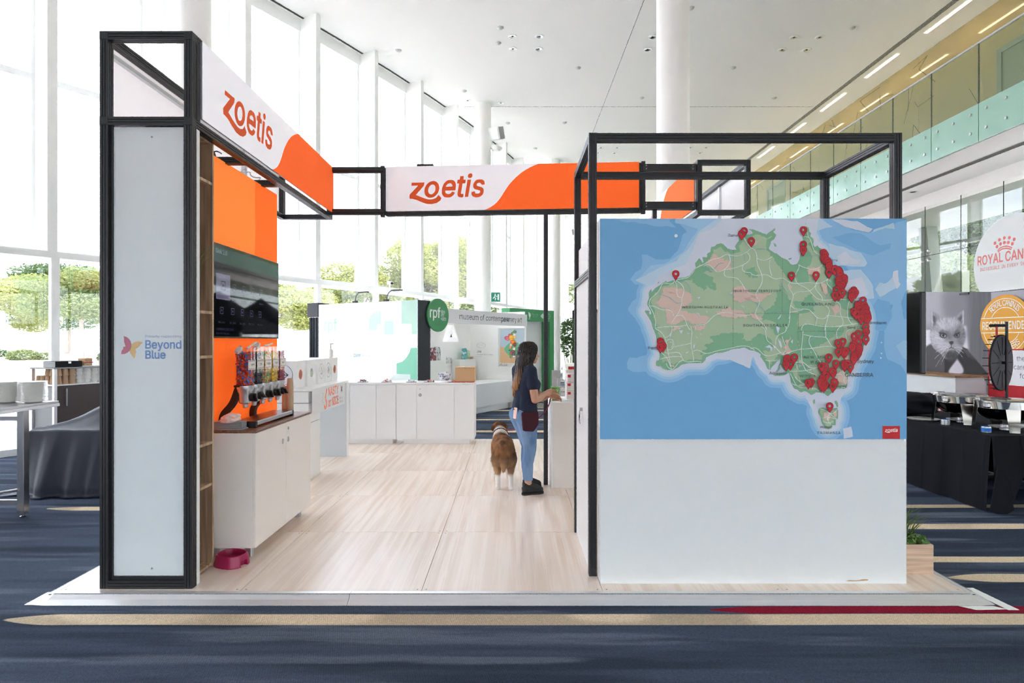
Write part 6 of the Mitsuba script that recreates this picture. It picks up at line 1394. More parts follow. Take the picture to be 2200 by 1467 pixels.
wash([(440, 390), (520, 390), (530, 500), (500, 530), (460, 500)], 150, 10); wash([(430, 500), (490, 520), (490, 570), (420, 580), (390, 550)], 186, 9); wash([(500, 520), (560, 510), (585, 550), (540, 590), (500, 570)], 160, 9)
wash([(440, 580), (500, 572), (560, 590), (540, 650), (470, 668), (430, 630)], 74, 12); wash([(385, 398), (450, 405), (462, 450), (400, 452)], 110, 7); wash([(520, 400), (575, 396), (570, 446), (520, 452)], 104, 7)
wash([(455, 395), (485, 410), (480, 470), (462, 460)], 116, 7)
inh = gaussian_filter(shapely.contains_xy(Polygon(spline([(312, 215), (300, 360), (300, 470), (335, 560), (400, 610), (450, 655), (500, 640), (560, 610), (600, 540), (622, 420), (604, 330), (604, 206), (545, 250), (470, 268), (400, 258), (345, 222), (312, 215)], 60)).buffer(0), gx8, gy8).astype(float), 3)
a8 = np.arctan2(gy8 - 500, gx8 - 490); r8 = np.hypot(gx8 - 490, gy8 - 500)
lum += inh * 62 * (meshkit.fbm(np.stack([a8 * 26, r8 * .035, r8 * 0], -1), 3, 4) - .5)
for g_, v_ in ((Polygon([(386, 432), (408, 410), (438, 414), (452, 440), (430, 456), (400, 452)]), 52), (Polygon([(522, 436), (540, 412), (562, 414), (570, 434), (552, 456), (532, 452)]), 50)): wash(list(g_.exterior.coords)[:-1], v_, 2)
wash([(398, 432), (414, 418), (434, 424), (442, 440), (424, 450), (406, 446)], 190, 2); wash([(530, 434), (542, 420), (558, 422), (562, 434), (550, 448), (536, 446)], 186, 2)
wash([(416, 420), (426, 422), (428, 444), (418, 446)], 34, 2); wash([(543, 420), (551, 421), (552, 444), (545, 445)], 34, 2)
wash([(380, 400), (452, 424), (452, 434), (384, 414)], 62, 3, False); wash([(514, 430), (574, 400), (572, 410), (520, 438)], 60, 3, False)
wash([(472, 492), (490, 488), (512, 490), (504, 514), (492, 520), (480, 512)], 58, 3); wash([(489, 516), (495, 516), (496, 546), (489, 546)], 60, 2, False); wash([(448, 562), (492, 543), (534, 558), (534, 563), (492, 549), (450, 568)], 52, 2, False)
lum = np.clip(lum, 18, 245); qv = np.stack([np.stack(cv(gx8, gy8), -1)], 0)[0]
hh8, ww8 = gx8.shape; ii = (np.arange(hh8 - 1)[:, None] * ww8 + np.arange(ww8 - 1)[None]).ravel()
V8 = np.array([XC, 11.9, 0]) + qv[..., :1].reshape(-1, 1) * np.array([0, -1.0, 0]) + qv[..., 1:].reshape(-1, 1) * np.array([0, 0, 1.0]) - np.array([.004, 0, 0])
put('cat_photo', tm(V8, np.vstack([np.stack([ii, ii + ww8, ii + 1], 1), np.stack([ii + 1, ii + ww8, ii + ww8 + 1], 1)])), 'print_matt', cw, color=lin(np.stack([lum, lum * .985, lum * 1.035], -1).reshape(-1, 3).clip(0, 255)), label='black and white picture of a short haired cat')
PW.h = .005
wh = []
for a, b in (((470, 550), (380, 545)), ((470, 555), (350, 590)), ((468, 560), (340, 650)), ((466, 565), (350, 720)), ((470, 570), (400, 700)), ((520, 550), (600, 560)), ((520, 555), (610, 600)), ((515, 560), (600, 640))):
    m_ = cv((a[0] + b[0]) / 2, (a[1] + b[1]) / 2 - 12); wh.append(LineString(spline([cv(*a), m_, cv(*b)], 10)).buffer(.0022))
PW.add(unary_union(wh), (222, 220, 226))
PW.build('whiskers', cw)
# orange seal
PS = Print((XC, 11.9, 0), (0, -1, 0), (0, 0, 1), step=.0006, u0=.03)
sy, sz, sr = 11.9 - 9.2, 1.947, .485
def arctext(t, r, a0, a1, h, top=True, bold=True):
    """Letters on an arc from a0 to a1 degrees, spaced by their widths."""
    w = [.45 if ch == ' ' else glyphs(ch, bold).bounds[2] - glyphs(ch, bold).bounds[0] + .16 for ch in t]
    cum = np.cumsum([0] + w); mid = [(cum[i] + cum[i + 1]) / 2 / cum[-1] for i in range(len(t))]; out = []
    for m_, ch in zip(mid, t):
        if ch == ' ': continue
        a = math.radians(a0 + (a1 - a0) * m_); g = affinity.scale(text(ch, 0, 0, h, bold, anchor='m'), .8, 1, origin=(0, 0))
        out.append(affinity.translate(affinity.rotate(g, math.degrees(a) - 90 if top else math.degrees(a) + 90, origin=(0, 0)), sy + r * math.cos(a), sz + r * math.sin(a)))
    return unary_union(out)
C0 = Point(sy, sz); SEAL, SW = (236, 170, 66), (248, 240, 226)
PS.add(C0.buffer(sr, 40), SEAL); PS.add(C0.buffer(.43, 40).difference(C0.buffer(.418, 40)), SW); PS.add(C0.buffer(.29, 40).difference(C0.buffer(.278, 40)), SW)
PS.add(sbox(sy - sr, sz - .105, sy + sr, sz + .125).intersection(C0.buffer(sr, 40)), SEAL)
PS.add(unary_union([sbox(sy - sr, sz + .115, sy + sr, sz + .13), sbox(sy - sr, sz - .12, sy + sr, sz - .105)]).intersection(C0.buffer(sr - .01, 40)), SW)
PS.add(text('RECOMMENDED', sy, sz - .06, .125, True, w=.88, anchor='m'), SW)
PS.add(arctext('ROYAL CANIN IS', .315, 138, 42, .085), SW); PS.add(arctext('BY BREEDERS', .395, 222, 318, .085, False), SW)
PS.build('seal', cw, label='round orange seal reading ROYAL CANIN IS RECOMMENDED BY BREEDERS')
# quote panel in front
qp = thing('quote_panel', 'white quote panel with red band below the orange seal', 'sign')
XQ = 7.70
put('board', bx(XQ, XQ + .03, 7.6, 9.46, .70, 1.58), 'white_panel', qp)
Pq = Print((XQ, 9.46, .70), (0, -1, 0), (0, 0, 1))
Pq.add(sbox(0, 0, 1.86, .88), (196, 44, 52)); Pq.add(sbox(.03, .32, 1.9, .86), (238, 236, 238))
for i, t in enumerate(('they have quality,', 'care and research,', 'for our pets vets')): Pq.add(text(t, 1.38 - .0, .70 - .13 * i, .075, anchor='r'), (120, 118, 124))
Pq.add(text('"', 1.46, .36, .14, True), (196, 44, 52)); Pq.add(text('"', .08, .74, .14, True), (196, 44, 52))
Pq.add(text('Schwartz', 1.30, .22, .08, True, anchor='r'), (240, 226, 226)); Pq.add(text('GREENCROSS VETS', 1.65, .09, .045, True, anchor='r'), (240, 226, 226))
Pq.build('print', qp, label='grey quote text over a red name band')
put('picture_strip', bx(XQ + .001, XQ + .03, 7.6, 9.40, .45, .70), 'wall_black', qp)
put('blue_strip', bx(XQ - .004, XQ + .03, 7.6, 9.40, .40, .45), mat('blue_gloss', (40, 120, 210), 0.4), qp)
# round white sign
rs = thing('round_sign', 'large round white sign with red crown reading ROYAL CANIN above the cat picture wall', 'sign')
XS, RY, RZ, RR = 7.85, 9.19, 2.949, .756
put('disc', extr(Point(0, 0).buffer(RR, 40), .04, (XS + .0, RY, RZ), (0, 1, 0), (0, 0, 1)), 'white_panel', rs)
P = Print((XS, RY, RZ), (0, -1, 0), (0, 0, 1), step=.0006)
RC = (226, 124, 118)
def rp(x, y): px, py = 1940 + x / 5.642, 420 + y / 5.642; return (RY - yc_(px, XS), zc_(px, py, XS) - RZ)
for x, y in ((1115, 577), (1170, 537), (1229, 514), (1290, 511), (1348, 530), (1139, 619), (1183, 587), (1229, 570), (1277, 569), (1326, 584)): P.add(Point(rp(x, y)).buffer(.028, 10), RC, True)
for r in (0, 26): P.add(LineString(spline([rp(1150 + r * .3, 668 + r * .5), rp(1190, 630 + r), rp(1240, 615 + r), rp(1290, 620 + r), rp(1318 - r * .3, 634 + r * .7)], 16)).buffer(.0105), RC, True)
a = rp(905, 850); b = rp(1212, 812)
P.add(text('ROYAL', a[0], a[1] + .0, .15, True, w=b[0] - a[0]), RC); b2 = rp(1240, 800); P.add(text('CANIN', b2[0], a[1], .15, True, w=(b[0] - a[0]) * 1.02), RC)
c = rp(935, 922); P.add(text('INCREDIBLE IN EVERY DETAIL', c[0], c[1], .055, w=1.02, track=.3), RC)
P.build('lettering', rs, label='red crown and ROYAL CANIN lettering')
put('post', [bx(XS + .05, XS + .09, RY - .3, RY - .26, .002, 2.9), bx(XS + .05, XS + .09, RY + .26, RY + .3, .002, 2.9)], 'alu', rs)
# counter of that stand
rc = thing('reception_counter', 'white counter with wooden top and red crown in front of the cat picture', 'counter')
put('body', bx(7.2, 7.76, 9.5, 11.8, .002, 1.11), 'white_panel', rc)
put('top', bx(7.16, 7.775, 9.46, 11.8, 1.11, 1.14, .002), 'counter_wood', rc)
P = Print((7.2, 11.8, 0), (0, -1, 0), (0, 0, 1), step=.0006)
def kp(x, y): px, py = 1930 + x / 4.315, 620 + y / 4.315; return (11.8 - yc_(px, 7.2), zc_(px, py, 7.2))
for x, y in ((236, 990), (263, 976), (293, 974), (324, 984), (248, 1020), (270, 1008), (295, 1004), (322, 1012)): P.add(Point(kp(x, y)).buffer(.026, 10), (206, 62, 66), True)
for r in (0, 22): P.add(LineString(spline([kp(252, 1055 + r), kp(290, 1035 + r), kp(332, 1050 + r)], 12)).buffer(.012), (206, 62, 66), True)
k0 = kp(236, 1150); P.add(text('ROYAL CANIN', k0[0] - .3, k0[1], .13, True, w=.95), (206, 62, 66))
P.build('crown_print', rc, label='red crown emblem')
lf = thing('leaflet_stand', 'white upright leaflet stand on the wooden topped counter', 'stand')
put('card', xf(bx(-.003, .003, -.10, .10, 0, .33), (7.35, 11.2, 1.141), ry=-.12), 'white_panel', lf)
put('foot', bx(7.34, 7.46, 11.12, 11.28, 1.1405, 1.146), 'white_panel', lf)
# prize wheel
pw = thing('prize_wheel', 'black prize wheel with pegs seen from behind beside the chafing dishes', 'prize wheel')
wC, wr = np.array([6.70, 8.0, 1.405]), .385
wu, wn = np.array([.85, .527, 0]), np.array([-.527, .85, 0]); wz_ = np.array([0, 0, 1.0])
wp = lambda r, t, o=0.0: wC + wu * r * math.cos(t) + wz_ * r * math.sin(t) + wn * o
put('disc', cyl(wC, wC + wn * .018, wr, n=48), 'black_matt', pw, smooth=30)
mat('dark_grey', (62, 63, 66), 0.5)
put('back_face', cyl(wC - wn * .003, wC + wn * .001, wr * .97, n=48), 'dark_grey', pw)
put('spoke', [cyl(wp(wr * .3, t, -.004), wp(wr * .9, t, -.004), .004, n=6) for t in np.arange(12) * math.pi / 6], 'black_matt', pw, kind='stuff')
for t in np.arange(22) * math.pi / 11 + .1: put('peg', cyl(wp(wr * .95, t, .015), wp(wr * .95, t, .095), .006, n=6), 'black_plastic', pw)
pb_ = wC - wn * .05
put('pole', cyl((pb_[0], pb_[1], .03), (pb_[0], pb_[1], wC[2] + .56), .017, n=12), 'black_plastic', pw)
put('axle', cyl(pb_, wC, .02, n=12), 'black_plastic', pw)
tq = pb_ + wz_ * .51
put('pointer_arm', cyl(tq, tq + wn * .19, .02, n=8), 'black_plastic', pw)
put('pointer', cyl(wC + wn * .06 + wz_ * .50, wC + wn * .06 + wz_ * .33, .013, n=8), 'red', pw)
put('base', [xf(bx(-.3, .3, -.03, .03, .001, .035), (pb_[0], pb_[1], 0), rz=z_) for z_ in (.55, .55 + math.pi / 2)], 'black_plastic', pw)

# ------------------------------------------------------------------ buffet table with black cloth
mat('black_cloth', (22, 23, 30), 0.85, spec=0.2, sheen=0.15)
bt = thing('buffet_table', 'buffet table under a long black cloth on the right', 'table')
TX0, TX1, TY0, TY1, TZ = 4.75, 6.15, 5.80, 7.9, .76
put('tabletop', bx(TX0 + .01, TX1 - .01, TY0 + .01, TY1 - .01, .72, TZ - .004), 'black_plastic', bt)
for x in (TX0 + .25, TX1 - .1):
    for y in (TY0 + .45, TY1 - .1): put('leg', cyl((x, y, .001), (x, y, .72), .018, n=8), 'black_plastic', bt)
def skirt(path, z0f, z1, amp, n, seed, flare=.05):
    """Hanging cloth along a plan path; z0f(t) is its lower hem."""
    L = LineString(path); pts = np.array([L.interpolate(t, True).coords[0] for t in np.linspace(0, 1, n)])
    t = np.gradient(pts, axis=0); t /= np.linalg.norm(t, axis=1, keepdims=True); nn = np.c_[t[:, 1], -t[:, 0]]
    s = np.linspace(0, L.length, n); rows = 14; V = []
    for k in range(rows + 1):
        h = k / rows
        w = amp * (1 - np.exp(-3 * h)) * (meshkit.fbm(np.c_[s * 3.2, np.full(n, h * .6), np.full(n, seed)], 3, seed) - .38) + flare * h
        crease = .006 * np.exp(-((s % .29) / .012) ** 2) * (h > .02)
        p = pts + nn * (w + crease)[:, None]
        z = z1 + (np.array([z0f(q / L.length) for q in s]) - z1) * h
        V.append(np.c_[p, z])
    V = np.vstack(V); f = []
    for r in range(rows):
        i = np.arange(n - 1) + r * n
        f += [np.stack([i, i + 1, i + n], 1), np.stack([i + 1, i + n + 1, i + n], 1)]
    return tm(V, np.vstack(f))
clo = thing('tablecloth', 'black tablecloth draped to the floor over the buffet table', 'tablecloth')
put('top', bx(TX0, TX1, TY0, TY1, TZ - .003, TZ, .001), 'black_cloth', clo)
put('long_side', skirt([(TX0, TY1), (TX0, TY0)], lambda t: .012, TZ - .001, .07, 160, 3, .03), 'black_cloth', clo, smooth=True)
put('end_drop', skirt([(TX0, TY0), (TX1, TY0)], lambda t: .012 if t < .09 else (.012 + (t - .09) / .12 * .42 if t < .21 else .43 + .05 * math.sin(t * 9)), TZ - .001, .05, 140, 5, .05), 'black_cloth', clo, smooth=True)
put('far_side', skirt([(TX1, TY0), (TX1, TY1), (TX0, TY1)], lambda t: .012, TZ - .001, .05, 120, 7, .03), 'black_cloth', clo, smooth=True)
put('corner_fold', extr(Polygon([(0, 0), (.03, -.02), (.16, -.30), (.10, -.42), (.02, -.28), (-.05, -.72), (.0, -.74), (.10, -.74), (.16, -.70)]).buffer(.004), .012, (TX0 + .0, TY0 - .05, TZ - .01), (1, -.1, 0), (0, 0, 1)), 'black_cloth', clo)
mat('chafer_dark', (60, 56, 52), 0.08, metal=1.0)
mat('leg_steel', (150, 146, 138), 0.16, metal=1.0)
def chafing(x, y, label, rz=0.0):
    k = thing('chafing_dish', label, 'chafing dish'); z = TZ + .001
    M = lambda m: xf(m, (x, y, z), rz=rz)
    put('pan', M(lathe([(.05, .10), (.16, .115), (.225, .16), (.25, .225), (.252, .24)], 40)), 'chafer_dark', k, smooth=50)
    put('rim', M(lathe([(.252, .235), (.262, .235), (.265, .31), (.255, .315), (.245, .31), (.244, .24)], 48)), 'chrome', k, smooth=40)
    put('lid', M(lathe([(.25, .316), (.246, .325), (.20, .332), (.0, .336)], 40)), 'clear_glass', k, smooth=50)
    put('hinge', M(bx(-.05, .05, .235, .30, .29, .335, .008)), 'chrome', k)
    for t in (-2.0 - rz, -.55 - rz, 1.1 - rz, 2.75 - rz):
        c, s = math.cos(t), math.sin(t)
        leg = extr(Polygon([(-.062, .24), (.062, .24), (.05, .0), (-.036, .0)]), .006, (0, 0, 0), (1, 0, 0), (0, 0, 1))
        lean = xf(leg, (0, 0, 0), rx=-.10); q = xf(lean, (c * .272, s * .272, 0), rz=t + math.pi / 2)
        put('leg', M(q), 'leg_steel', k)
    put('handle_box', M(xf(bx(-.035, .035, -.03, .03, -.03, .03, .014), (-.262, -.06, .27))), 'steel', k)
    put('water_pan', M(cyl((0, 0, .03), (0, 0, .036), .14, n=30)), 'steel', k)
    put('burner', M(lathe([(.0, .055), (.04, .055), (.045, .0), (0, 0)], 16)), 'alu', k, smooth=40)
chafing(5.20, 6.78, 'round chrome chafing dish on the black buffet table, farther of two', .2)
chafing(5.22, 6.20, 'round chrome chafing dish on the black buffet table, nearer of two', .1)
for i, (x, y) in enumerate(((4.86, 6.56), (4.88, 6.02))):
    k = thing('fuel_can', 'small silver fuel can beside the %s chafing dish' % ('farther', 'nearer')[i], 'can')
    put('can', lathe([(0, 0), (.040, 0), (.042, .004), (.042, .056), (.040, .06), (.036, .056), (0, .056)], 22, (x, y, TZ + .001)), 'alu', k, smooth=40)
    put('label', cyl((x, y, TZ + .012), (x, y, TZ + .048), .0425, n=22, cap=False), 'blue_gloss' if i else 'alu', k)
    put('wick_lid', cyl((x, y, TZ + .056), (x, y, TZ + .062), .03, n=16), 'blue_gloss', k)
bg = thing('cloth_bundle', 'dark cloth bundle on the buffet table behind the map board edge', 'cloth')
put('cloth', crumple((5.02, 7.45, TZ + .16), .34, 5, .42), 'black_cloth', bg, smooth=True)
tt = thing('serving_tray', 'white serving tray with tongs on the buffet table beside the map board', 'tray')
put('tray', lathe([(.0, .004), (.13, .004), (.165, .018), (.172, .018), (.135, 0), (0, 0)], 30, (4.90, 6.98, TZ + .001)), 'ceramic', tt, smooth=40)
put('tongs', [bx(4.80, 5.0, 6.94, 6.955, TZ + .02, TZ + .028), bx(4.80, 5.0, 6.99, 7.005, TZ + .02, TZ + .028)], 'steel', tt)
st = thing('steel_table', 'stainless steel table whose corner enters from the right edge', 'table')
put('top', bx(4.78, 5.9, 4.55, 5.62, .885, .905, .003), 'steel', st)
for x in (5.0, 5.75):
    for y in (4.7, 5.5): put('leg', bx(x - .02, x + .02, y - .02, y + .02, .001, .885), 'steel', st)
# ------------------------------------------------------------------ left: catering table, draped table, cup cart
s9 = thing('steel_table', 'tall stainless steel table with stacks of white plates at the left edge', 'table')
put('top', bx(-6.3, -4.56, 4.6, 5.89, 1.075, 1.10, .003), 'steel', s9)
mat('table_dark_top', (70, 74, 78), 0.15, metal=0.6)
put('lip', bx(-6.3, -4.555, 4.6, 5.895, 1.045, 1.075, .002), 'brushed', s9)
for x, y in ((-4.73, 5.66), (-6.15, 5.66), (-6.15, 4.8)):
    lg = put('leg', bx(x - .034, x + .034, y - .034, y + .034, .03, 1.045, .003), 'steel', s9)
    put('foot', lathe([(0, 0), (.022, 0), (.026, .008), (.012, .012), (.012, .035), (0, .035)], 14, (x, y, .001)), 'steel', lg, smooth=40)
put('rail', bx(-6.12, -4.76, 5.645, 5.675, .13, .165), 'steel', s9)
put('rail', bx(-6.12, -4.76, 5.645, 5.675, .93, .97), 'steel', s9)
put('rail', bx(-6.165, -6.135, 4.83, 5.63, .13, .165), 'steel', s9)
put('brace', cyl((-4.75, 5.62, .27), (-6.1, 4.85, .14), .014, n=8), 'steel', s9)
plate = lathe([(0, 0), (.065, 0), (.07, .003), (.112, .013), (.118, .017), (.116, .019), (.108, .0165), (.068, .006), (0, .005)], 28)
first = None; rg = np.random.default_rng(12)
stacks = [(-4.70, 5.74, 19, 'the right hand stack'), (-4.945, 5.72, 19, 'the middle stack'), (-5.19, 5.74, 18, 'the left hand stack'), (-5.02, 5.50, 0, '')]
for x, y, n, lab_ in stacks:
    for k in range(n):
        mt = T().translate([x + rg.normal() * .0022, y + rg.normal() * .0022, 1.101 + .0102 * k])
        if first is None:
            first = put('plate', plate, 'ceramic', smooth=35)
            key = first
        else:
            key = newkey('plate'); scene[key] = dict(scene[first])
        scene[key]['to_world'] = mt
        tag(key, 'white dinner plate in %s on the steel table' % lab_, 'plate', 'plates in ' + lab_)
# black draped table
db = thing('draped_table', 'low table under a rumpled black cloth left of the framed tower', 'table')
DX0, DX1, DY0, DY1 = -5.40, -3.75, 6.52, 7.75
put('support', bx(DX0 + .12, DX1 - .1, DY0 + .12, DY1 - .1, .002, .66), 'black_matt', db)
mat('navy_cloth', (26, 32, 46), 0.6, spec=0.45, sheen=0.7)
nx, ny = 150, 110
gx_, gy2 = np.meshgrid(np.linspace(-.62, DX1 - DX0 + .5, nx), np.linspace(-.62, DY1 - DY0 + .5, ny))
def fold(xx, yy):
    W_, D_y = DX1 - DX0, DY1 - DY0
    ox = np.maximum(np.maximum(-xx, xx - W_), 0); oy = np.maximum(np.maximum(-yy, yy - D_y), 0); o = np.hypot(ox, oy)
    cxx, cyy = np.clip(xx, 0, W_), np.clip(yy, 0, D_y)
    sm_ = lambda q: np.clip(q, 0, 1) ** 2 * (3 - 2 * np.clip(q, 0, 1))
    hump = .27 * sm_((cxx + .1) / .75) * sm_((cyy - .05) / .55) * (1 - .7 * sm_((cyy - .75) / .5)) * (1 - .5 * sm_((cxx - 1.1) / .5)) + .05 * (meshkit.fbm(np.stack([cxx * 2.2, cyy * 2.2, cxx * 0], -1), 3, 2) - .4) + .02 * np.exp(-((cxx * .6 - cyy + .1) / .05) ** 2)
    edge_z = .70 + hump
    drop = np.minimum(o * 1.25, edge_z - .02)
    z = edge_z - drop
    nx_, ny_ = np.sign(xx - cxx) * (ox > 0), np.sign(yy - cyy) * (oy > 0)
    ang = np.arctan2(yy - D_y / 2, xx - W_ / 2); per = cxx * 1.0 + cyy
    rip = (meshkit.fbm(np.stack([per * 3.0, per * 0, per * 0 + 3], -1), 3, 4) - .42) * .34 * np.clip(drop / .5, 0, 1.2)
    spread = .10 * np.clip(drop / .6, 0, 1) + np.maximum(o * 1.25 - (edge_z - .02), 0) * .5 + rip
    nrm = np.maximum(o, 1e-6)
    return cxx + (xx - cxx) / nrm * spread, cyy + (yy - cyy) / nrm * spread, z + .012 * (meshkit.fbm(np.stack([xx * 7, yy * 7, xx * 0 + 9], -1), 2, 6) - .5) * (drop < .02)
X9, Y9, Z9 = fold(gx_, gy2)
v = np.stack([X9 + DX0, Y9 + DY0, np.maximum(Z9, .006)], -1).reshape(-1, 3)
i = (np.arange(ny - 1)[:, None] * nx + np.arange(nx - 1)[None]).ravel()
put('cloth', tm(v, np.vstack([np.stack([i, i + 1, i + nx], 1), np.stack([i + 1, i + nx + 1, i + nx], 1)])), 'navy_cloth', db, smooth=True)
# cup cart: its long dark front faces the hall, its narrow end the camera
CC, CR = (-6.26, 8.0, 0.0), math.atan2(.954, .30)
cl9 = lambda m: xf(m, CC, rz=CR)
def at9(u, v, z): return (CC[0] + u * math.cos(CR) - v * math.sin(CR), CC[1] + u * math.sin(CR) + v * math.cos(CR), z)
ca = thing('cup_cart', 'two tier steel cart with dark cabinet holding cups by the left window', 'cart')
KL, KD, K2, K1 = 1.35, .47, 1.10, 1.335
for u in (.02, KL - .02):
    for v in (.02, KD - .02): put('post', cl9(bx(u - .02, u + .02, v - .02, v + .02, .02, K1 - .02)), 'brushed', ca)
put('top_shelf', cl9(bx(0, KL, 0, KD, K1 - .02, K1, .003)), 'grey_plastic', ca)
put('lower_shelf', cl9(bx(.005, KL, .005, KD - .005, K2 - .02, K2, .003)), 'brushed', ca)
mat('cart_dark', (72, 62, 60), 0.5)
put('cabinet', cl9(bx(.045, KL - .045, .012, KD - .02, .1, K2 - .021)), 'cart_dark', ca)
put('side_panel', cl9(bx(.03, .044, .045, KD - .05, .1, K2 - .03)), 'grey_plastic', ca)
put('handle', cl9(cyl((.16, -.012, .80), (.16, -.012, 1.04), .009, n=8)), 'steel', ca)
bxk = thing('black_case', 'flat black case with a latch on top of the cup cart', 'case')
put('body', cl9(bx(.03, .40, .02, .25, K1 + .001, K1 + .085, .004)), 'black_matt', bxk)
put('end', cl9(bx(.026, .03, .022, .248, K1 + .003, K1 + .083)), 'grey_plastic', bxk)
put('latch', cl9(bx(.20, .24, .012, .02, K1 + .05, K1 + .08, .002)), 'steel', bxk)
for j, u in enumerate((.50, .80)):
    k = thing('sachet_box', 'clear box of tea sachets on the cup cart, %s' % ('next to the black case', 'nearest the tower')[j], 'box')
    put('tray', cl9(bx(u - .09, u + .10, .02, .2, K1 + .001, K1 + .012, .002)), 'ceramic', k)
    put('box', [cl9(m) for m in (bx(u - .065, u + .065, .03, .032, K1 + .012, K1 + .075), bx(u - .065, u - .063, .03, .17, K1 + .012, K1 + .075), bx(u + .063, u + .065, .03, .17, K1 + .012, K1 + .075))], 'clear_plastic', k)
    put('sachets', [cl9(bx(u - .058 + .012 * q, u - .05 + .012 * q, .04, .16, K1 + .013, K1 + .09 + .03 * rg.random())) for q in range(10)], ('brown_card', 'brown_cup')[j], k, kind='stuff')
    put('band', cl9(bx(u - .066, u + .066, .027, .0295, K1 + .05, K1 + .062)), ('red', 'leaf_grass')[j], k)
bc0, cupm = None, cup_mesh(.115, .030, .042)
for u in (.095, .185, .275):
    for v in (.06, .155, .25, .345, .43):
        for k in range(2 if v < .3 else 1):
            if v > .4 and u > .2: continue
            key = newkey('takeaway_cup')
            if bc0 is None: bc0 = put('takeaway_cup', cupm, 'brown_cup', smooth=40); key = bc0
            else: scene[key] = dict(scene[bc0])
            scene[key]['to_world'] = T().translate(list(at9(u, v, K2 + .001 + .117 * k))).rotate([1, 0, 0], 180).translate([0, 0, -.115])
            tag(key, 'upturned brown takeaway cup on the lower shelf of the cart', 'cup', 'brown cups on the cart')
mug = lathe([(0, .003), (.03, .003), (.03, 0), (.033, 0), (.043, .02), (.043, .052), (.041, .052), (.040, .02), (.03, .006), (0, .006)], 22)
mug = cat_([mug, tube([(.042 + .02 * math.sin(t), 0, .028 + .016 * math.cos(t)) for t in np.linspace(0, math.pi, 8)], .0045, 6)])
mg0 = None
for j in range(8):
    for r in range(2):
        for k in range(4):
            key = newkey('mug')
            if mg0 is None: mg0 = put('mug', mug, 'ceramic', smooth=40); key = mg0
            else: scene[key] = dict(scene[mg0])
            scene[key]['to_world'] = T().translate(list(at9(.385 + .112 * j, .07 + .12 * r, K2 + .001 + .053 * k))).rotate([0, 0, 1], -75)
            tag(key, 'white mug stacked on the lower shelf of the cart', 'mug', 'white mugs on the cart')
# ------------------------------------------------------------------ counter beside the woman
wc = thing('counter', 'pale white counter between the black post and the cube frame beside the woman', 'counter')
put('body', bx(.455, 1.45, 6.56, 7.1, .125, 1.005), 'warm_white', wc)
put('top', bx(.44, 1.46, 6.54, 7.11, 1.005, 1.03, .002), 'white_lam', wc)
put('plinth', bx(.456, 1.44, 6.585, 7.05, ZP + .001, .125), 'warm_white', wc)
put('side_panel', bx(.438, .455, 6.53, 7.12, ZP + .001, 1.004), 'white_lam', wc)
CT = 1.031
mat('cup_green', (96, 158, 52), 0.45)
gc = thing('paper_cup', 'green paper cup with a straw held on the counter by the woman', 'cup')
gX, gY = .492, 6.625
put('cup', lathe([(0, .002), (.036, .002), (.036, 0), (.038, 0), (.049, .148), (.051, .148), (.051, .153), (.047, .153), (.036, .006)], 28, (gX, gY, CT)), 'cup_green', gc, smooth=40)
put('rim', tube([(gX + .0505 * math.cos(t), gY + .0505 * math.sin(t), CT + .152) for t in np.linspace(0, 6.283, 28)], .0028, 6), 'ceramic', gc)
put('straw', cyl((gX + .01, gY, CT + .04), (gX + .022, gY + .01, CT + .245), .0035, n=8), 'ceramic', gc)
def wrap(g, r0, r1, h, c, col, name, parent, a0=-math.pi / 2):
    """Flat lettering bent round a cup: x runs along the arc, y up."""
    v, f = [], []; n = 0
    for q in getattr(g, 'geoms', [g]):
        a, b = trimesh.creation.triangulate_polygon(q, engine='earcut'); v.append(a); f.append(np.asarray(b) + n); n += len(a)
    v = np.vstack(v); f = np.vstack(f); r = r0 + (r1 - r0) * v[:, 1] / h + .0008; t = a0 + v[:, 0] / ((r0 + r1) / 2)
    m = tm(np.c_[c[0] + r * np.cos(t), c[1] + r * np.sin(t), c[2] + v[:, 1]], f)
    put(name, m, 'ceramic', parent)
wrap(unary_union([text('KY', -.02, .088, .036, True, anchor='l', w=.05), text('FAER', -.024, .055, .026, True, w=.058), text('FRIENDS', -.022, .036, .012, True, w=.052)]), .038, .049, .15, (gX, gY, CT), None, 'lettering', gc)
ls = thing('leaflet_holder', 'clear upright leaflet holder with a white sheet on the counter behind the cup', 'stand')
put('holder', bx(.425 + .04, .575, 6.90, 6.904, CT + .003, CT + .33), 'clear_plastic', ls); put('base', bx(.465, .575, 6.86, 6.98, CT, CT + .003), 'clear_plastic', ls)
put('sheet', bx(.468, .572, 6.905, 6.907, CT + .006, CT + .326), 'white_panel', ls)
mat('carton_white', (224, 212, 208), 0.5)
for i in range(3):
    k = thing('product_box', 'pale product box with red tag in the pile on the counter, ' + ('bottom one', 'middle one', 'top one')[i], 'box')
    z = CT + .098 * i
    put('carton', bx(.63 + .012 * (i == 2), .87, 6.72, 6.95, z + .0005, z + .0965, .002), 'carton_white', k)
    put('tag', bx(.638, .675, 6.7185, 6.7205, z + .055, z + .085), 'red', k)
k = thing('product_card', 'small white card with a red band on top of the product box pile', 'card')
put('card', xf(bx(-.055, .055, -.003, .003, 0, .085), (.71, 6.83, CT + .2955), rx=.15), 'carton_white', k)
put('band', xf(bx(-.055, .055, -.005, -.003, .045, .075), (.71, 6.83, CT + .2955), rx=.15), 'red', k)
for i, (x, y, r, c) in enumerate(((.66, 6.62, .2, 'white_panel'), (.72, 6.66, -.25, 'carton_white'), (.80, 6.63, .1, 'fabric_white'))):
    put('paper_sheet', xf(bx(-.075, .075, -.055, .055, 0, .0012), (x, y, CT + .0006 + .0013 * i), rz=r), c, label='loose printed sheet lying on the counter below the product boxes, ' + ('lowest', 'middle', 'uppermost')[i], cat='paper')

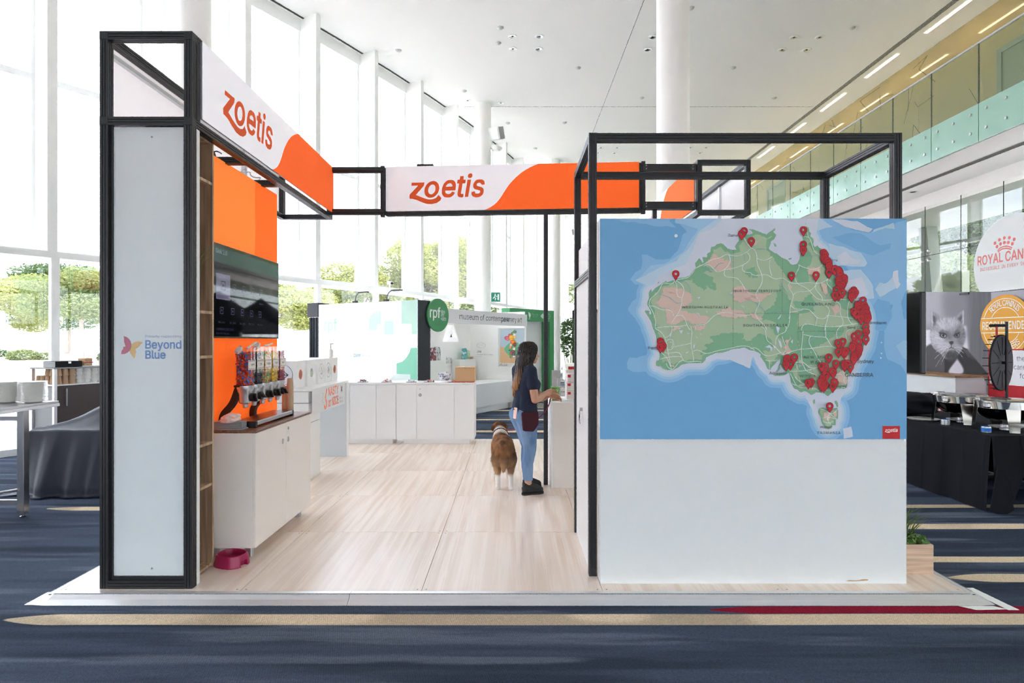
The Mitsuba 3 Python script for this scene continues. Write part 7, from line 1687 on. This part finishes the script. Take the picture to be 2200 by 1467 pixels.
# ------------------------------------------------------------------ figures
def bones(J, pairs, grow=0.0):
    out = []
    for a, b in pairs:
        out.append(hull([(*J[a][:3], J[a][3] + grow), (*J[b][:3], J[b][3] + grow)]))
    return out
def skin_mesh(parts, edge=.02, it=12, noise=None):
    m = m3.Manifold.batch_boolean(parts, m3.OpType.Add).refine_to_length(edge)
    t = from_man(m); t.merge_vertices()
    keep = t.vertices.copy()
    trimesh.smoothing.filter_taubin(t, lamb=.4, nu=.41, iterations=it)
    off = t.vertices - keep; far_ = np.linalg.norm(off, axis=1) > max(.012, edge * 1.2)
    v_ = np.array(t.vertices); v_[far_] = keep[far_]; t.vertices = v_
    if noise is not None:
        t.vertices = t.vertices + t.vertex_normals * noise(t.vertices)[:, None]
    return t
def hand(w, d, n, side, size=.175, curl=.9, thumb=.8):
    """Palm and five bent fingers from the wrist w along d, palm facing n; side = +1 puts the thumb to d x n."""
    w, d, n = (np.asarray(q, float) for q in (w, d, n)); d /= np.linalg.norm(d); n -= d * (n @ d); n /= np.linalg.norm(n); s = np.cross(d, n) * side
    k = size / .18; out = []
    pk = [w + s * .022 * k, w - s * .022 * k, w + d * .085 * k + s * .036 * k, w + d * .08 * k - s * .034 * k]
    out.append(m3.Manifold.batch_hull([m3.Manifold.sphere(.013 * k, 12).translate(list(q)) for q in pk]))
    for i, (o, l) in enumerate(((.032, .92), (.011, 1.0), (-.011, .95), (-.031, .76))):
        p = w + d * (.082 - abs(o) * .12) * k + s * o * k; ang = .15; r = .0092 * k
        for j, seg in enumerate((.042, .028, .022)):
            ang += curl * (.55, .75, .6)[j]
            q = p + (d * math.cos(ang) + n * math.sin(ang)) * seg * l * k
            out.append(hull([(*p, r), (*q, r * .88)])); p, r = q, r * .88
    p = w + d * .022 * k + s * .026 * k; r = .0115 * k; ang = thumb
    for j, seg in enumerate((.04, .03, .024)):
        dd_ = d * math.cos(ang) + s * math.sin(ang) * .8 + n * (.35 + .2 * j); dd_ /= np.linalg.norm(dd_)
        q = p + dd_ * seg * k; out.append(hull([(*p, r), (*q, r * .88)])); p, r = q, r * .86; ang -= .35
    return out
mat('skin', (196, 148, 122), 0.5, spec=0.35)
mat('navy_shirt', mikit.proc(lambda p, n, uv: L3((40, 47, 64)) * (0.9 + 0.2 * mikit.noise(p.x * 300, p.y * 300, p.z * 300))), 0.85, spec=0.2, sheen=0.2)
mat('jeans', mikit.proc(lambda p, n, uv: mikit.mix(L3((86, 116, 154)), L3((122, 150, 184)), mikit.smoothstep(.35, .7, mikit.fbm(p.x * 9, p.y * 9, p.z * 4, 3))) * (0.9 + 0.2 * mikit.noise(p.x * 400, p.y * 400, p.z * 200))), 0.85, spec=0.2)
mat('shoe_black', (26, 26, 28), 0.6); mat('sole_black', (16, 16, 17), 0.7)
mat('hair', mikit.proc(lambda p, n, uv: mikit.mix(L3((150, 104, 62)), L3((34, 27, 26)), mikit.smoothstep(1.24, 1.47, p.z + .07 * mikit.noise(p.x * 25, p.y * 25, 1.0))) * (.75 + .5 * mikit.noise(p.x * 160, p.y * 160, p.z * 6))), 0.42, spec=0.5)
mat('hair_dark', (28, 25, 24), 0.45)

def person(key, base, a, pose, mats, hairstyle):
    ca_, sa = math.cos(a), math.sin(a); F, Rv = np.array([ca_, sa, 0]), np.array([sa, -ca_, 0])
    Pp = lambda f, r, z: np.array([base[0], base[1], base[2]]) + F * f + Rv * r + np.array([0, 0, z])
    J = {}
    for n_, (f, r, z, rad) in dict(pelvis=(-.01, 0, .90, .115), hipR=(-.015, .075, .86, .098), hipL=(-.015, -.075, .86, .098), buttR=(-.07, .065, .85, .078), buttL=(-.07, -.065, .85, .078), waist=(.005, 0, 1.04, .105), waistR=(0, .05, 1.04, .085), waistL=(0, -.05, 1.04, .085), chest=(.0, 0, 1.20, .105), chR=(.0, .07, 1.20, .092), chL=(.0, -.07, 1.20, .092),
                                   bustR=(.07, .06, 1.18, .066), bustL=(.07, -.06, 1.18, .066), shR=(-.015, .145, 1.335, .052), shL=(-.015, -.145, 1.335, .052), trapR=(-.015, .06, 1.36, .05), trapL=(-.015, -.06, 1.36, .05), neck=(-.01, 0, 1.37, .05), neck2=(.02, 0, 1.45, .048), **pose['legs']).items():
        J[n_] = (*Pp(f, r, z), rad)
    for n_, v in pose['arms'].items(): J[n_] = tuple(v)
    torso = [('pelvis', 'waist'), ('hipR', 'waistR'), ('hipL', 'waistL'), ('hipR', 'hipL'), ('waistR', 'chR'), ('waistL', 'chL'), ('waist', 'chest'), ('chR', 'chL'), ('chR', 'shR'), ('chL', 'shL'), ('chest', 'trapR'), ('chest', 'trapL'), ('trapR', 'shR'), ('trapL', 'shL'), ('chR', 'trapR'), ('chL', 'trapL'), ('bustR', 'chR'), ('bustL', 'chL'), ('trapR', 'trapL'), ('waistR', 'waistL'), ('chR', 'bustR'), ('waistR', 'bustR'), ('waistL', 'bustL')]
    legs = [('hipR', 'kneeR'), ('kneeR', 'calfR'), ('calfR', 'ankR'), ('hipL', 'kneeL'), ('kneeL', 'calfL'), ('calfL', 'ankL'), ('buttR', 'hipR'), ('buttL', 'hipL'), ('buttR', 'buttL'), ('thR', 'kneeR'), ('thL', 'kneeL'), ('hipR', 'thR'), ('hipL', 'thL'), ('buttR', 'thR'), ('buttL', 'thL')]
    arms = [('shR', 'elR'), ('elR', 'foR'), ('foR', 'wrR'), ('shL', 'elL'), ('elL', 'foL'), ('foL', 'wrL')]
    feet = [('ankR', 'heelR'), ('heelR', 'toeR'), ('ankR', 'toeR'), ('ankL', 'heelL'), ('heelL', 'toeL'), ('ankL', 'toeL')]
    h = pose.get('head', (.02, 0, 1.52)); hf, hr, hz = h; yaw = pose.get('yaw', 0.0)
    Fh = F * math.cos(yaw) + Rv * math.sin(yaw); Rh = Rv * math.cos(yaw) - F * math.sin(yaw); hc = Pp(hf, hr, hz)
    Hd = lambda f, r, z: hc + Fh * f + Rh * r + np.array([0, 0, z])
    hs = lambda f, r, z, rad: (*Hd(f, r, z), rad)
    headp = [hull([hs(-.025, 0, .025, .083), hs(.02, 0, .03, .078), hs(.03, .02, -.02, .06), hs(.03, -.02, -.02, .06)]), hull([hs(.03, .022, -.03, .05), hs(.03, -.022, -.03, .05), hs(.062, 0, -.083, .026), hs(.02, .03, -.07, .03), hs(.02, -.03, -.07, .03)]),
             hull([hs(.09, 0, .0, .008), hs(.112, 0, -.028, .0105), hs(.085, .012, -.032, .008), hs(.085, -.012, -.032, .008)]), hull([hs(.088, .014, -.058, .006), hs(.088, -.014, -.058, .006), hs(.092, 0, -.054, .006)]), hull([hs(.086, .012, -.066, .007), hs(.086, -.012, -.066, .007)]), hull([hs(.076, .034, .02, .012), hs(.086, 0, .022, .012), hs(.076, -.034, .02, .012)])]
    for s in (-1, 1): headp.append(hull([hs(-.01, .086 * s, .005, .014), hs(-.018, .09 * s, .022, .012), hs(-.004, .084 * s, -.02, .009)]))
    Hn = []
    for q in ('R', 'L'):
        hw = J['wr' + q][:3]; d_, n_ = pose['hand' + q][:2]; Hn += hand(hw, d_, n_, pose['hand' + q][2], .172, pose['hand' + q][3])
    body = skin_mesh(bones(J, torso + legs + arms + feet) + bones(J, [('neck', 'neck2')]) + [hull([(*J['neck2'][:3], .046), hs(-.01, 0, -.02, .06)])] + headp, .011, 8)
    hands = skin_mesh(Hn + [hull([(*J['wr' + q][:3], J['wr' + q][3] * .95), (*((np.array(J['wr' + q][:3]) * .7 + np.array(J['fo' + q][:3]) * .3)), J['wr' + q][3])]) for q in 'RL'], .004, 6)
    put('body', cat_([body, hands]), 'skin', key, smooth=True)
    for s in (-1, 1): put('eye', icosph(Hd(.078, .031 * s, .003), .0115, 2), mats.get('eye', 'ceramic'), key, smooth=True)
    put('lips', skin_mesh([hull([hs(.094, .018, -.058, .0035), hs(.098, 0, -.056, .005), hs(.094, -.018, -.058, .0035)]), hull([hs(.092, .014, -.066, .004), hs(.095, 0, -.068, .005), hs(.092, -.014, -.066, .004)])], .004, 3), 'tissue', key, smooth=True)
    # clothes: the same bones, grown, cut at the hems
    def cut(parts, z0, z1):
        m = m3.Manifold.batch_boolean(parts, m3.OpType.Add); b = base
        return m ^ m3.Manifold.cube([3, 3, z1 - z0]).translate([b[0] - 1.5, b[1] - 1.5, b[2] + z0])
    shirt = cut(bones(J, torso, .014) + bones(J, [('chest', 'neck')], -.02), pose.get('hem', .86), 1.385)
    sl = []
    for q in 'RL':
        s0, e0 = np.array(J['sh' + q]), np.array(J['el' + q]); mid = s0 + (e0 - s0) * mats.get('sleeve', .52)
        sl.append(hull([(*s0[:3], s0[3] + .012), (*mid[:3], mid[3] + .020)]))
    fold = lambda v: .010 * (meshkit.fbm(np.c_[v[:, 0] * 9, v[:, 1] * 9, v[:, 2] * 20 + v[:, 0] * 12], 3, 4) - .5)
    put('shirt', skin_mesh([shirt] + sl, .013, 7, fold), mats['shirt'], key, smooth=True)
    tr = cut(bones(J, legs + [('hipR', 'hipL'), ('pelvis', 'waist')], .010), .155, pose.get('hem', .86) + .12)
    fold2 = lambda v: .008 * (meshkit.fbm(np.c_[v[:, 0] * 14, v[:, 1] * 14, v[:, 2] * 16], 3, 9) - .5)
    put('trousers', skin_mesh([tr], .013, 6, fold2), mats['trousers'], key, smooth=True)
    for q in 'RL':
        a_, h_, t_ = (np.array(J[n_ + q][:3]) for n_ in ('ank', 'heel', 'toe')); gz = base[2]
        lift = pose.get('lift' + q, 0.0)
        ins = h_ * .48 + t_ * .52 + np.array([0, 0, .038])
        up = [hull([(*h_ + [0, 0, .002], .040), (*t_ + [0, 0, -.004], .035)]), hull([(*h_ + [0, 0, .048], .036), (*(a_ + [0, 0, -.012]), .040), (*ins, .038)]), hull([(*ins, .038), (*t_ + [0, 0, .006], .034)]), hull([(*h_ + [0, 0, .02], .040), (*ins, .038)])]
        k = put('shoe', skin_mesh(up, .009, 5), mats['shoe'], key, smooth=True)
        d_ = (t_ - h_); d_[2] = 0; L_ = np.linalg.norm(d_); d_ /= L_; sd = np.array([-d_[1], d_[0], 0])
        ol = [(-.045, 0), (-.03, .034), (.06, .030), (L_ * .7, .043), (L_ + .02, .03), (L_ + .04, 0), (L_ + .02, -.03), (L_ * .7, -.043), (.06, -.030), (-.03, -.034)]
        put('sole', extr(Polygon(spline(ol + [ol[0]], 40)).buffer(0), .020, (*h_[:2], gz + .0015 + lift), d_, sd), 'sole_black', k)
        lc = [tube([Hq - sd * .02, Hq + [0, 0, .008], Hq + sd * .02], .003, 5) for Hq in [h_ + d_ * L_ * u_ + np.array([0, 0, .092 - .055 * (u_ - .4)]) for u_ in (.45, .56, .67)]]
        hairstyle(key, Hd, Fh, Rh)
    return J, Pp, Hd

WB = (.145, 6.40, ZP)
legsW = dict(kneeR=(.01, .085, .485, .060), calfR=(-.025, .088, .34, .056), ankR=(-.015, .09, .105, .036), heelR=(-.045, .088, .045, .03), toeR=(.125, .11, .038, .018), thR=(-.01, .088, .68, .084),
             kneeL=(.085, -.09, .49, .060), calfL=(.075, -.10, .34, .054), ankL=(.10, -.11, .105, .036), heelL=(.07, -.11, .045, .03), toeL=(.245, -.13, .038, .018), thL=(.035, -.085, .68, .083))
Wa = .50
armsW = dict(elR=(.245, 6.235, 1.075, .041), foR=(.30, 6.33, 1.085, .040), wrR=(.385, 6.50, 1.125, .026), elL=(.33, 6.66, 1.06, .039), foL=(.37, 6.66, 1.06, .037), wrL=(.425, 6.56, 1.02 + .085, .025))
def long_hair(key, Hd, Fh, Rh):
    q = lambda f, r, z, rad: (*Hd(f, r, z), rad)
    ps = [hull([q(-.03, 0, .035, .097), q(.01, 0, .05, .085), q(-.03, .03, -.02, .085), q(-.03, -.03, -.02, .085)]),
          hull([q(.03, .05, .03, .05), q(-.02, .06, -.04, .05), q(-.03, .065, -.12, .045)]), hull([q(.03, -.05, .03, .05), q(-.02, -.06, -.04, .05), q(-.03, -.065, -.12, .045)]),
          hull([q(-.05, .05, -.03, .075), q(-.05, -.05, -.03, .075), q(-.085, .06, -.20, .06), q(-.085, -.06, -.20, .06)]),
          hull([q(-.085, .06, -.20, .058), q(-.085, -.06, -.20, .058), q(-.135, .04, -.36, .04), q(-.135, -.05, -.36, .04)]),
          hull([q(-.13, .0, -.33, .042), q(-.16, -.02, -.45, .016)]), hull([q(-.03, .075, -.10, .045), q(.03, .10, -.28, .03)]), hull([q(.03, .10, -.28, .03), q(.07, .09, -.42, .012)]),
          hull([q(-.04, .09, -.12, .04), q(-.06, .12, -.30, .025)])]
    def strands(v):
        d = v - Hd(0, 0, 0)[None]; a = np.arctan2(d @ Rh, d @ Fh)
        return .006 * np.sin(a * 46 + 6 * meshkit.noise(np.c_[a * 6, v[:, 2] * 5, a * 0])) + .008 * (meshkit.fbm(np.c_[a * 9, v[:, 2] * 3, a * 0], 3, 2) - .5)
    put('hair', skin_mesh(ps, .009, 8, strands), 'hair', key, smooth=True)
wm = thing('person', 'person with long ombre hair, navy T-shirt and blue jeans holding a green cup', 'person')
cupd = np.array([gX, gY, 0])
JW, PpW, HdW = person(wm, WB, Wa, dict(legs=legsW, arms=armsW, head=(.045, 0, 1.515), yaw=.25, hem=.86, handR=((.6, .72, -.02), (.75, -.45, -.1), 1, .62), handL=((.75, .2, -.35), (-.1, -.8, -.5), -1, .55)),
                      dict(shirt='navy_shirt', trousers='jeans', shoe='shoe_black', sleeve=.5), long_hair)
mat('pouch_maroon', (66, 34, 44), 0.8, spec=0.2)
po2 = thing('treat_pouch', 'dark maroon treat pouch worn at the hip of the woman', 'pouch')
pc = PpW(-.055, .19, .80)
put('bag', xf(skin_mesh([hull([(-.072, 0, .085, .018), (.076, 0, .09, .018), (-.052, 0, -.075, .026), (.03, 0, -.08, .026), (.07, 0, -.02, .026)])], .012, 5), pc, rz=.12), 'pouch_maroon', po2, smooth=True)
put('belt', tube([PpW(.125 * math.cos(t) - .01, .155 * math.sin(t), .905 + .01 * math.sin(t)) for t in np.linspace(0, 6.283, 40)], .008, 6), 'pouch_maroon', po2)
ph = thing('mobile_phone', 'pink mobile phone sticking out of the back pocket of the jeans', 'phone')
put('body', xf(bx(-.035, .035, -.005, .005, -.04, .08, .004), PpW(-.155, .05, .86), rz=Wa + math.pi / 2, rx=.1), 'tissue', ph)
put('lens', xf(cyl((.02, .006, .06), (.02, .004, .06), .008, n=12), PpW(-.155, .05, .86), rz=Wa + math.pi / 2, rx=.1), 'black_plastic', ph)

# ------------------------------------------------------------------ the dog
dg = thing('dog', 'brown and white shaggy dog seen from behind, standing beside the woman', 'dog')
D = dict(rump=(-.088, 6.67, .46, .122), rumpB=(-.086, 6.60, .43, .105), loin=(-.100, 6.82, .475, .118), rib=(-.112, 6.96, .455, .135), chest=(-.122, 7.08, .44, .128), breast=(-.128, 7.16, .40, .10), neck=(-.14, 7.17, .545, .088), poll=(-.152, 7.25, .625, .076), brow=(-.165, 7.30, .635, .066), muz=(-.19, 7.37, .60, .038), nose=(-.203, 7.42, .592, .024),
         thL=(-.160, 6.65, .36, .082), knL=(-.168, 6.73, .265, .05), hkL=(-.160, 6.575, .20, .030), ftL=(-.158, 6.545, .085, .027), pwL=(-.160, 6.50 + .02, .068, .030), toL=(-.162, 6.555 + .02, .064, .026), thR=(-.020, 6.65, .36, .082), knR=(-.012, 6.73, .265, .05), hkR=(-.018, 6.565, .20, .030), ftR=(-.012, 6.52, .085, .027), pwR=(-.012, 6.505, .068, .030), toR=(-.008, 6.55, .064, .026),
         shL=(-.185, 7.05, .36, .066), elL=(-.192, 7.03, .27, .044), wrL=(-.205, 7.03, .155, .031), paL=(-.214, 7.03, .072, .030), ptL=(-.218, 7.075, .066, .027), shR=(-.062, 7.05, .36, .066), elR=(-.055, 7.03, .27, .044), wrR=(-.05, 7.06, .155, .031), paR=(-.048, 7.07, .072, .030), ptR=(-.048, 7.11, .066, .027),
         ta0=(-.088, 6.575, .50, .05), ta1=(-.090, 6.53, .40, .055), ta2=(-.092, 6.525, .31, .04), ta3=(-.094, 6.53, .255, .018), earL=(-.218, 7.235, .66, .022), earL2=(-.238, 7.27, .605, .020), earR=(-.088, 7.235, .665, .022), earR2=(-.070, 7.27, .61, .020))
dp = [('rump', 'rumpB'), ('rump', 'loin'), ('loin', 'rib'), ('rib', 'chest'), ('chest', 'breast'), ('chest', 'neck'), ('breast', 'neck'), ('neck', 'poll'), ('poll', 'brow'), ('brow', 'muz'), ('muz', 'nose'), ('rumpB', 'thL'), ('rump', 'thL'), ('thL', 'knL'), ('knL', 'hkL'), ('hkL', 'ftL'), ('ftL', 'pwL'), ('pwL', 'toL'), ('rumpB', 'thR'), ('rump', 'thR'), ('thR', 'knR'), ('knR', 'hkR'), ('hkR', 'ftR'), ('ftR', 'pwR'), ('pwR', 'toR'),
      ('chest', 'shL'), ('shL', 'elL'), ('elL', 'wrL'), ('wrL', 'paL'), ('paL', 'ptL'), ('chest', 'shR'), ('shR', 'elR'), ('elR', 'wrR'), ('wrR', 'paR'), ('paR', 'ptR'), ('ta0', 'ta1'), ('ta1', 'ta2'), ('ta2', 'ta3'), ('rump', 'ta0'), ('poll', 'earL'), ('earL', 'earL2'), ('poll', 'earR'), ('earR', 'earR2')]
def shag(v): return .012 * (meshkit.fbm(np.c_[v[:, 0] * 34, v[:, 1] * 16, v[:, 2] * 14], 3, 3) - .5) * np.clip((v[:, 2] - .14) / .2, .1, 1)
dm = skin_mesh(bones(D, dp), .011, 8, shag)
def coat(v):
    n1 = meshkit.fbm(np.c_[v[:, 0] * 9, v[:, 1] * 6, v[:, 2] * 8], 3, 1); n2 = meshkit.fbm(np.c_[v[:, 0] * 60, v[:, 1] * 22, v[:, 2] * 22], 2, 5)
    br, dk, tn, wh_ = (lin(c) for c in ((142, 100, 66), (92, 62, 44), (182, 146, 112), (236, 230, 222)))
    c = np.tile(br, (len(v), 1)) * (.7 + .6 * n2)[:, None]
    t = np.clip((n1 - .48) * 6, 0, 1)[:, None]; c = c * (1 - t) + dk * t
    t = np.clip((.40 - v[:, 2]) / .16 + (n1 - .5) * 1.2, 0, 1)[:, None] * (v[:, 1] < 6.75)[:, None]; c = c * (1 - t) + tn * t
    w = np.exp(-((v[:, 1] - (7.165 - .35 * (v[:, 2] - .54))) / .052) ** 4) * (v[:, 2] > .40)
    w = np.maximum(w, np.clip((.215 + .05 * (n1 - .5) - v[:, 2]) / .03, 0, 1)); w = np.maximum(w, (np.abs(v[:, 0] + .19) < .02) * (v[:, 1] > 7.33))
    return c * (1 - w[:, None]) + wh_ * w[:, None]
mat('dog_fur', VC, 0.85, spec=0.15)
put('body', dm, 'dog_fur', dg, smooth=True, color=coat(dm.vertices))
rg = np.random.default_rng(4)
dv_ = dm.vertices; nn_ = dm.vertex_normals; pick = rg.choice(np.nonzero(dv_[:, 2] > .2)[0], 5200)
p0 = dv_[pick]; nrm = nn_[pick]; down = np.tile([0, -.5, -1.0], (len(pick), 1)) + rg.normal(size=(len(pick), 3)) * .35
tg = down - nrm * (down * nrm).sum(1, keepdims=True); tg /= np.linalg.norm(tg, axis=1, keepdims=True)
sd_ = np.cross(tg, nrm); L_ = rg.uniform(.018, .04, (len(pick), 1))
hv = np.stack([p0 - sd_ * .0022 - nrm * .001, p0 + sd_ * .0022 - nrm * .001, p0 + tg * L_ + nrm * L_ * .32], 1).reshape(-1, 3)
put('fur', tm(hv, np.arange(len(hv)).reshape(-1, 3)), 'dog_fur', dg, color=np.repeat(coat(p0) * rg.uniform(.8, 1.25, (len(pick), 1)), 3, 0), kind='stuff')
put('nose', icosph((-.204, 7.44, .597), .014, 2), 'black_plastic', dg, smooth=True)
for s in (-1, 1): put('eye', icosph((-.172 + .036 * s, 7.345 - .01 * s, .645), .010, 2), 'black_plastic', dg, smooth=True)
put('collar', tube([(-.139 + .094 * math.cos(t), 7.165 - .35 * (.094 * math.sin(t)) , .545 + .094 * math.sin(t)) for t in np.linspace(0, 6.283, 36)], .005, 6), 'pouch_maroon', label='dark collar of the brown and white dog', cat='collar')
mat('leash_red', (132, 40, 62), 0.7)
put('leash', tube(spline([(.435, 6.60, 1.06), (.33, 6.60, .86), (.17, 6.72, .74), (.02, 6.98, .64), (-.065, 7.13, .615)], 30), .0075, 6), 'leash_red', label='dark red leash from the hand of the woman to the dog', cat='leash')

# ------------------------------------------------------------------ attendant in red behind the wooden topped counter
AB = (7.50, 12.3, 0.0)
legsA = dict(kneeR=(.02, .085, .485, .062), calfR=(-.02, .088, .34, .058), ankR=(-.015, .09, .105, .038), heelR=(-.045, .088, .045, .03), toeR=(.13, .11, .036, .026), thR=(0, .088, .68, .088),
             kneeL=(.02, -.085, .485, .062), calfL=(-.02, -.088, .34, .058), ankL=(-.015, -.09, .105, .038), heelL=(-.045, -.088, .045, .03), toeL=(.13, -.11, .036, .026), thL=(0, -.088, .68, .088))
aA = -2.2
FA, RA = np.array([math.cos(aA), math.sin(aA), 0]), np.array([math.sin(aA), -math.cos(aA), 0]); PA = lambda f, r, z, rad: (*(np.array(AB) + FA * f + RA * r + [0, 0, z]), rad)
armsA = dict(elR=PA(.03, .24, 1.06, .045), foR=PA(.12, .22, 1.08, .042), wrR=PA(.26, .12, 1.17, .028), elL=PA(.03, -.24, 1.06, .045), foL=PA(.12, -.22, 1.08, .042), wrL=PA(.26, -.10, 1.17, .028))
def short_hair(key, Hd, Fh, Rh):
    q = lambda f, r, z, rad: (*Hd(f, r, z), rad)
    put('hair', skin_mesh([hull([q(-.035, 0, .04, .092), q(.015, 0, .055, .078), q(-.045, 0, -.03, .078)]), hull([q(-.07, 0, -.02, .06), q(-.10, 0, -.12, .03)])], .011, 6), 'hair_dark', key, smooth=True)
at = thing('person', 'person in a red shirt behind the wooden topped counter, partly hidden', 'person')
person(at, AB, aA, dict(legs=legsA, arms=armsA, head=(.03, 0, 1.53), handR=(tuple(FA * .8 - RA * .5), (0, 0, 1.0), 1, .5), handL=(tuple(FA * .8 + RA * .5), (0, 0, 1.0), -1, .5)),
       dict(shirt='red', trousers='black_matt', shoe='shoe_black', sleeve=.6), short_hair)
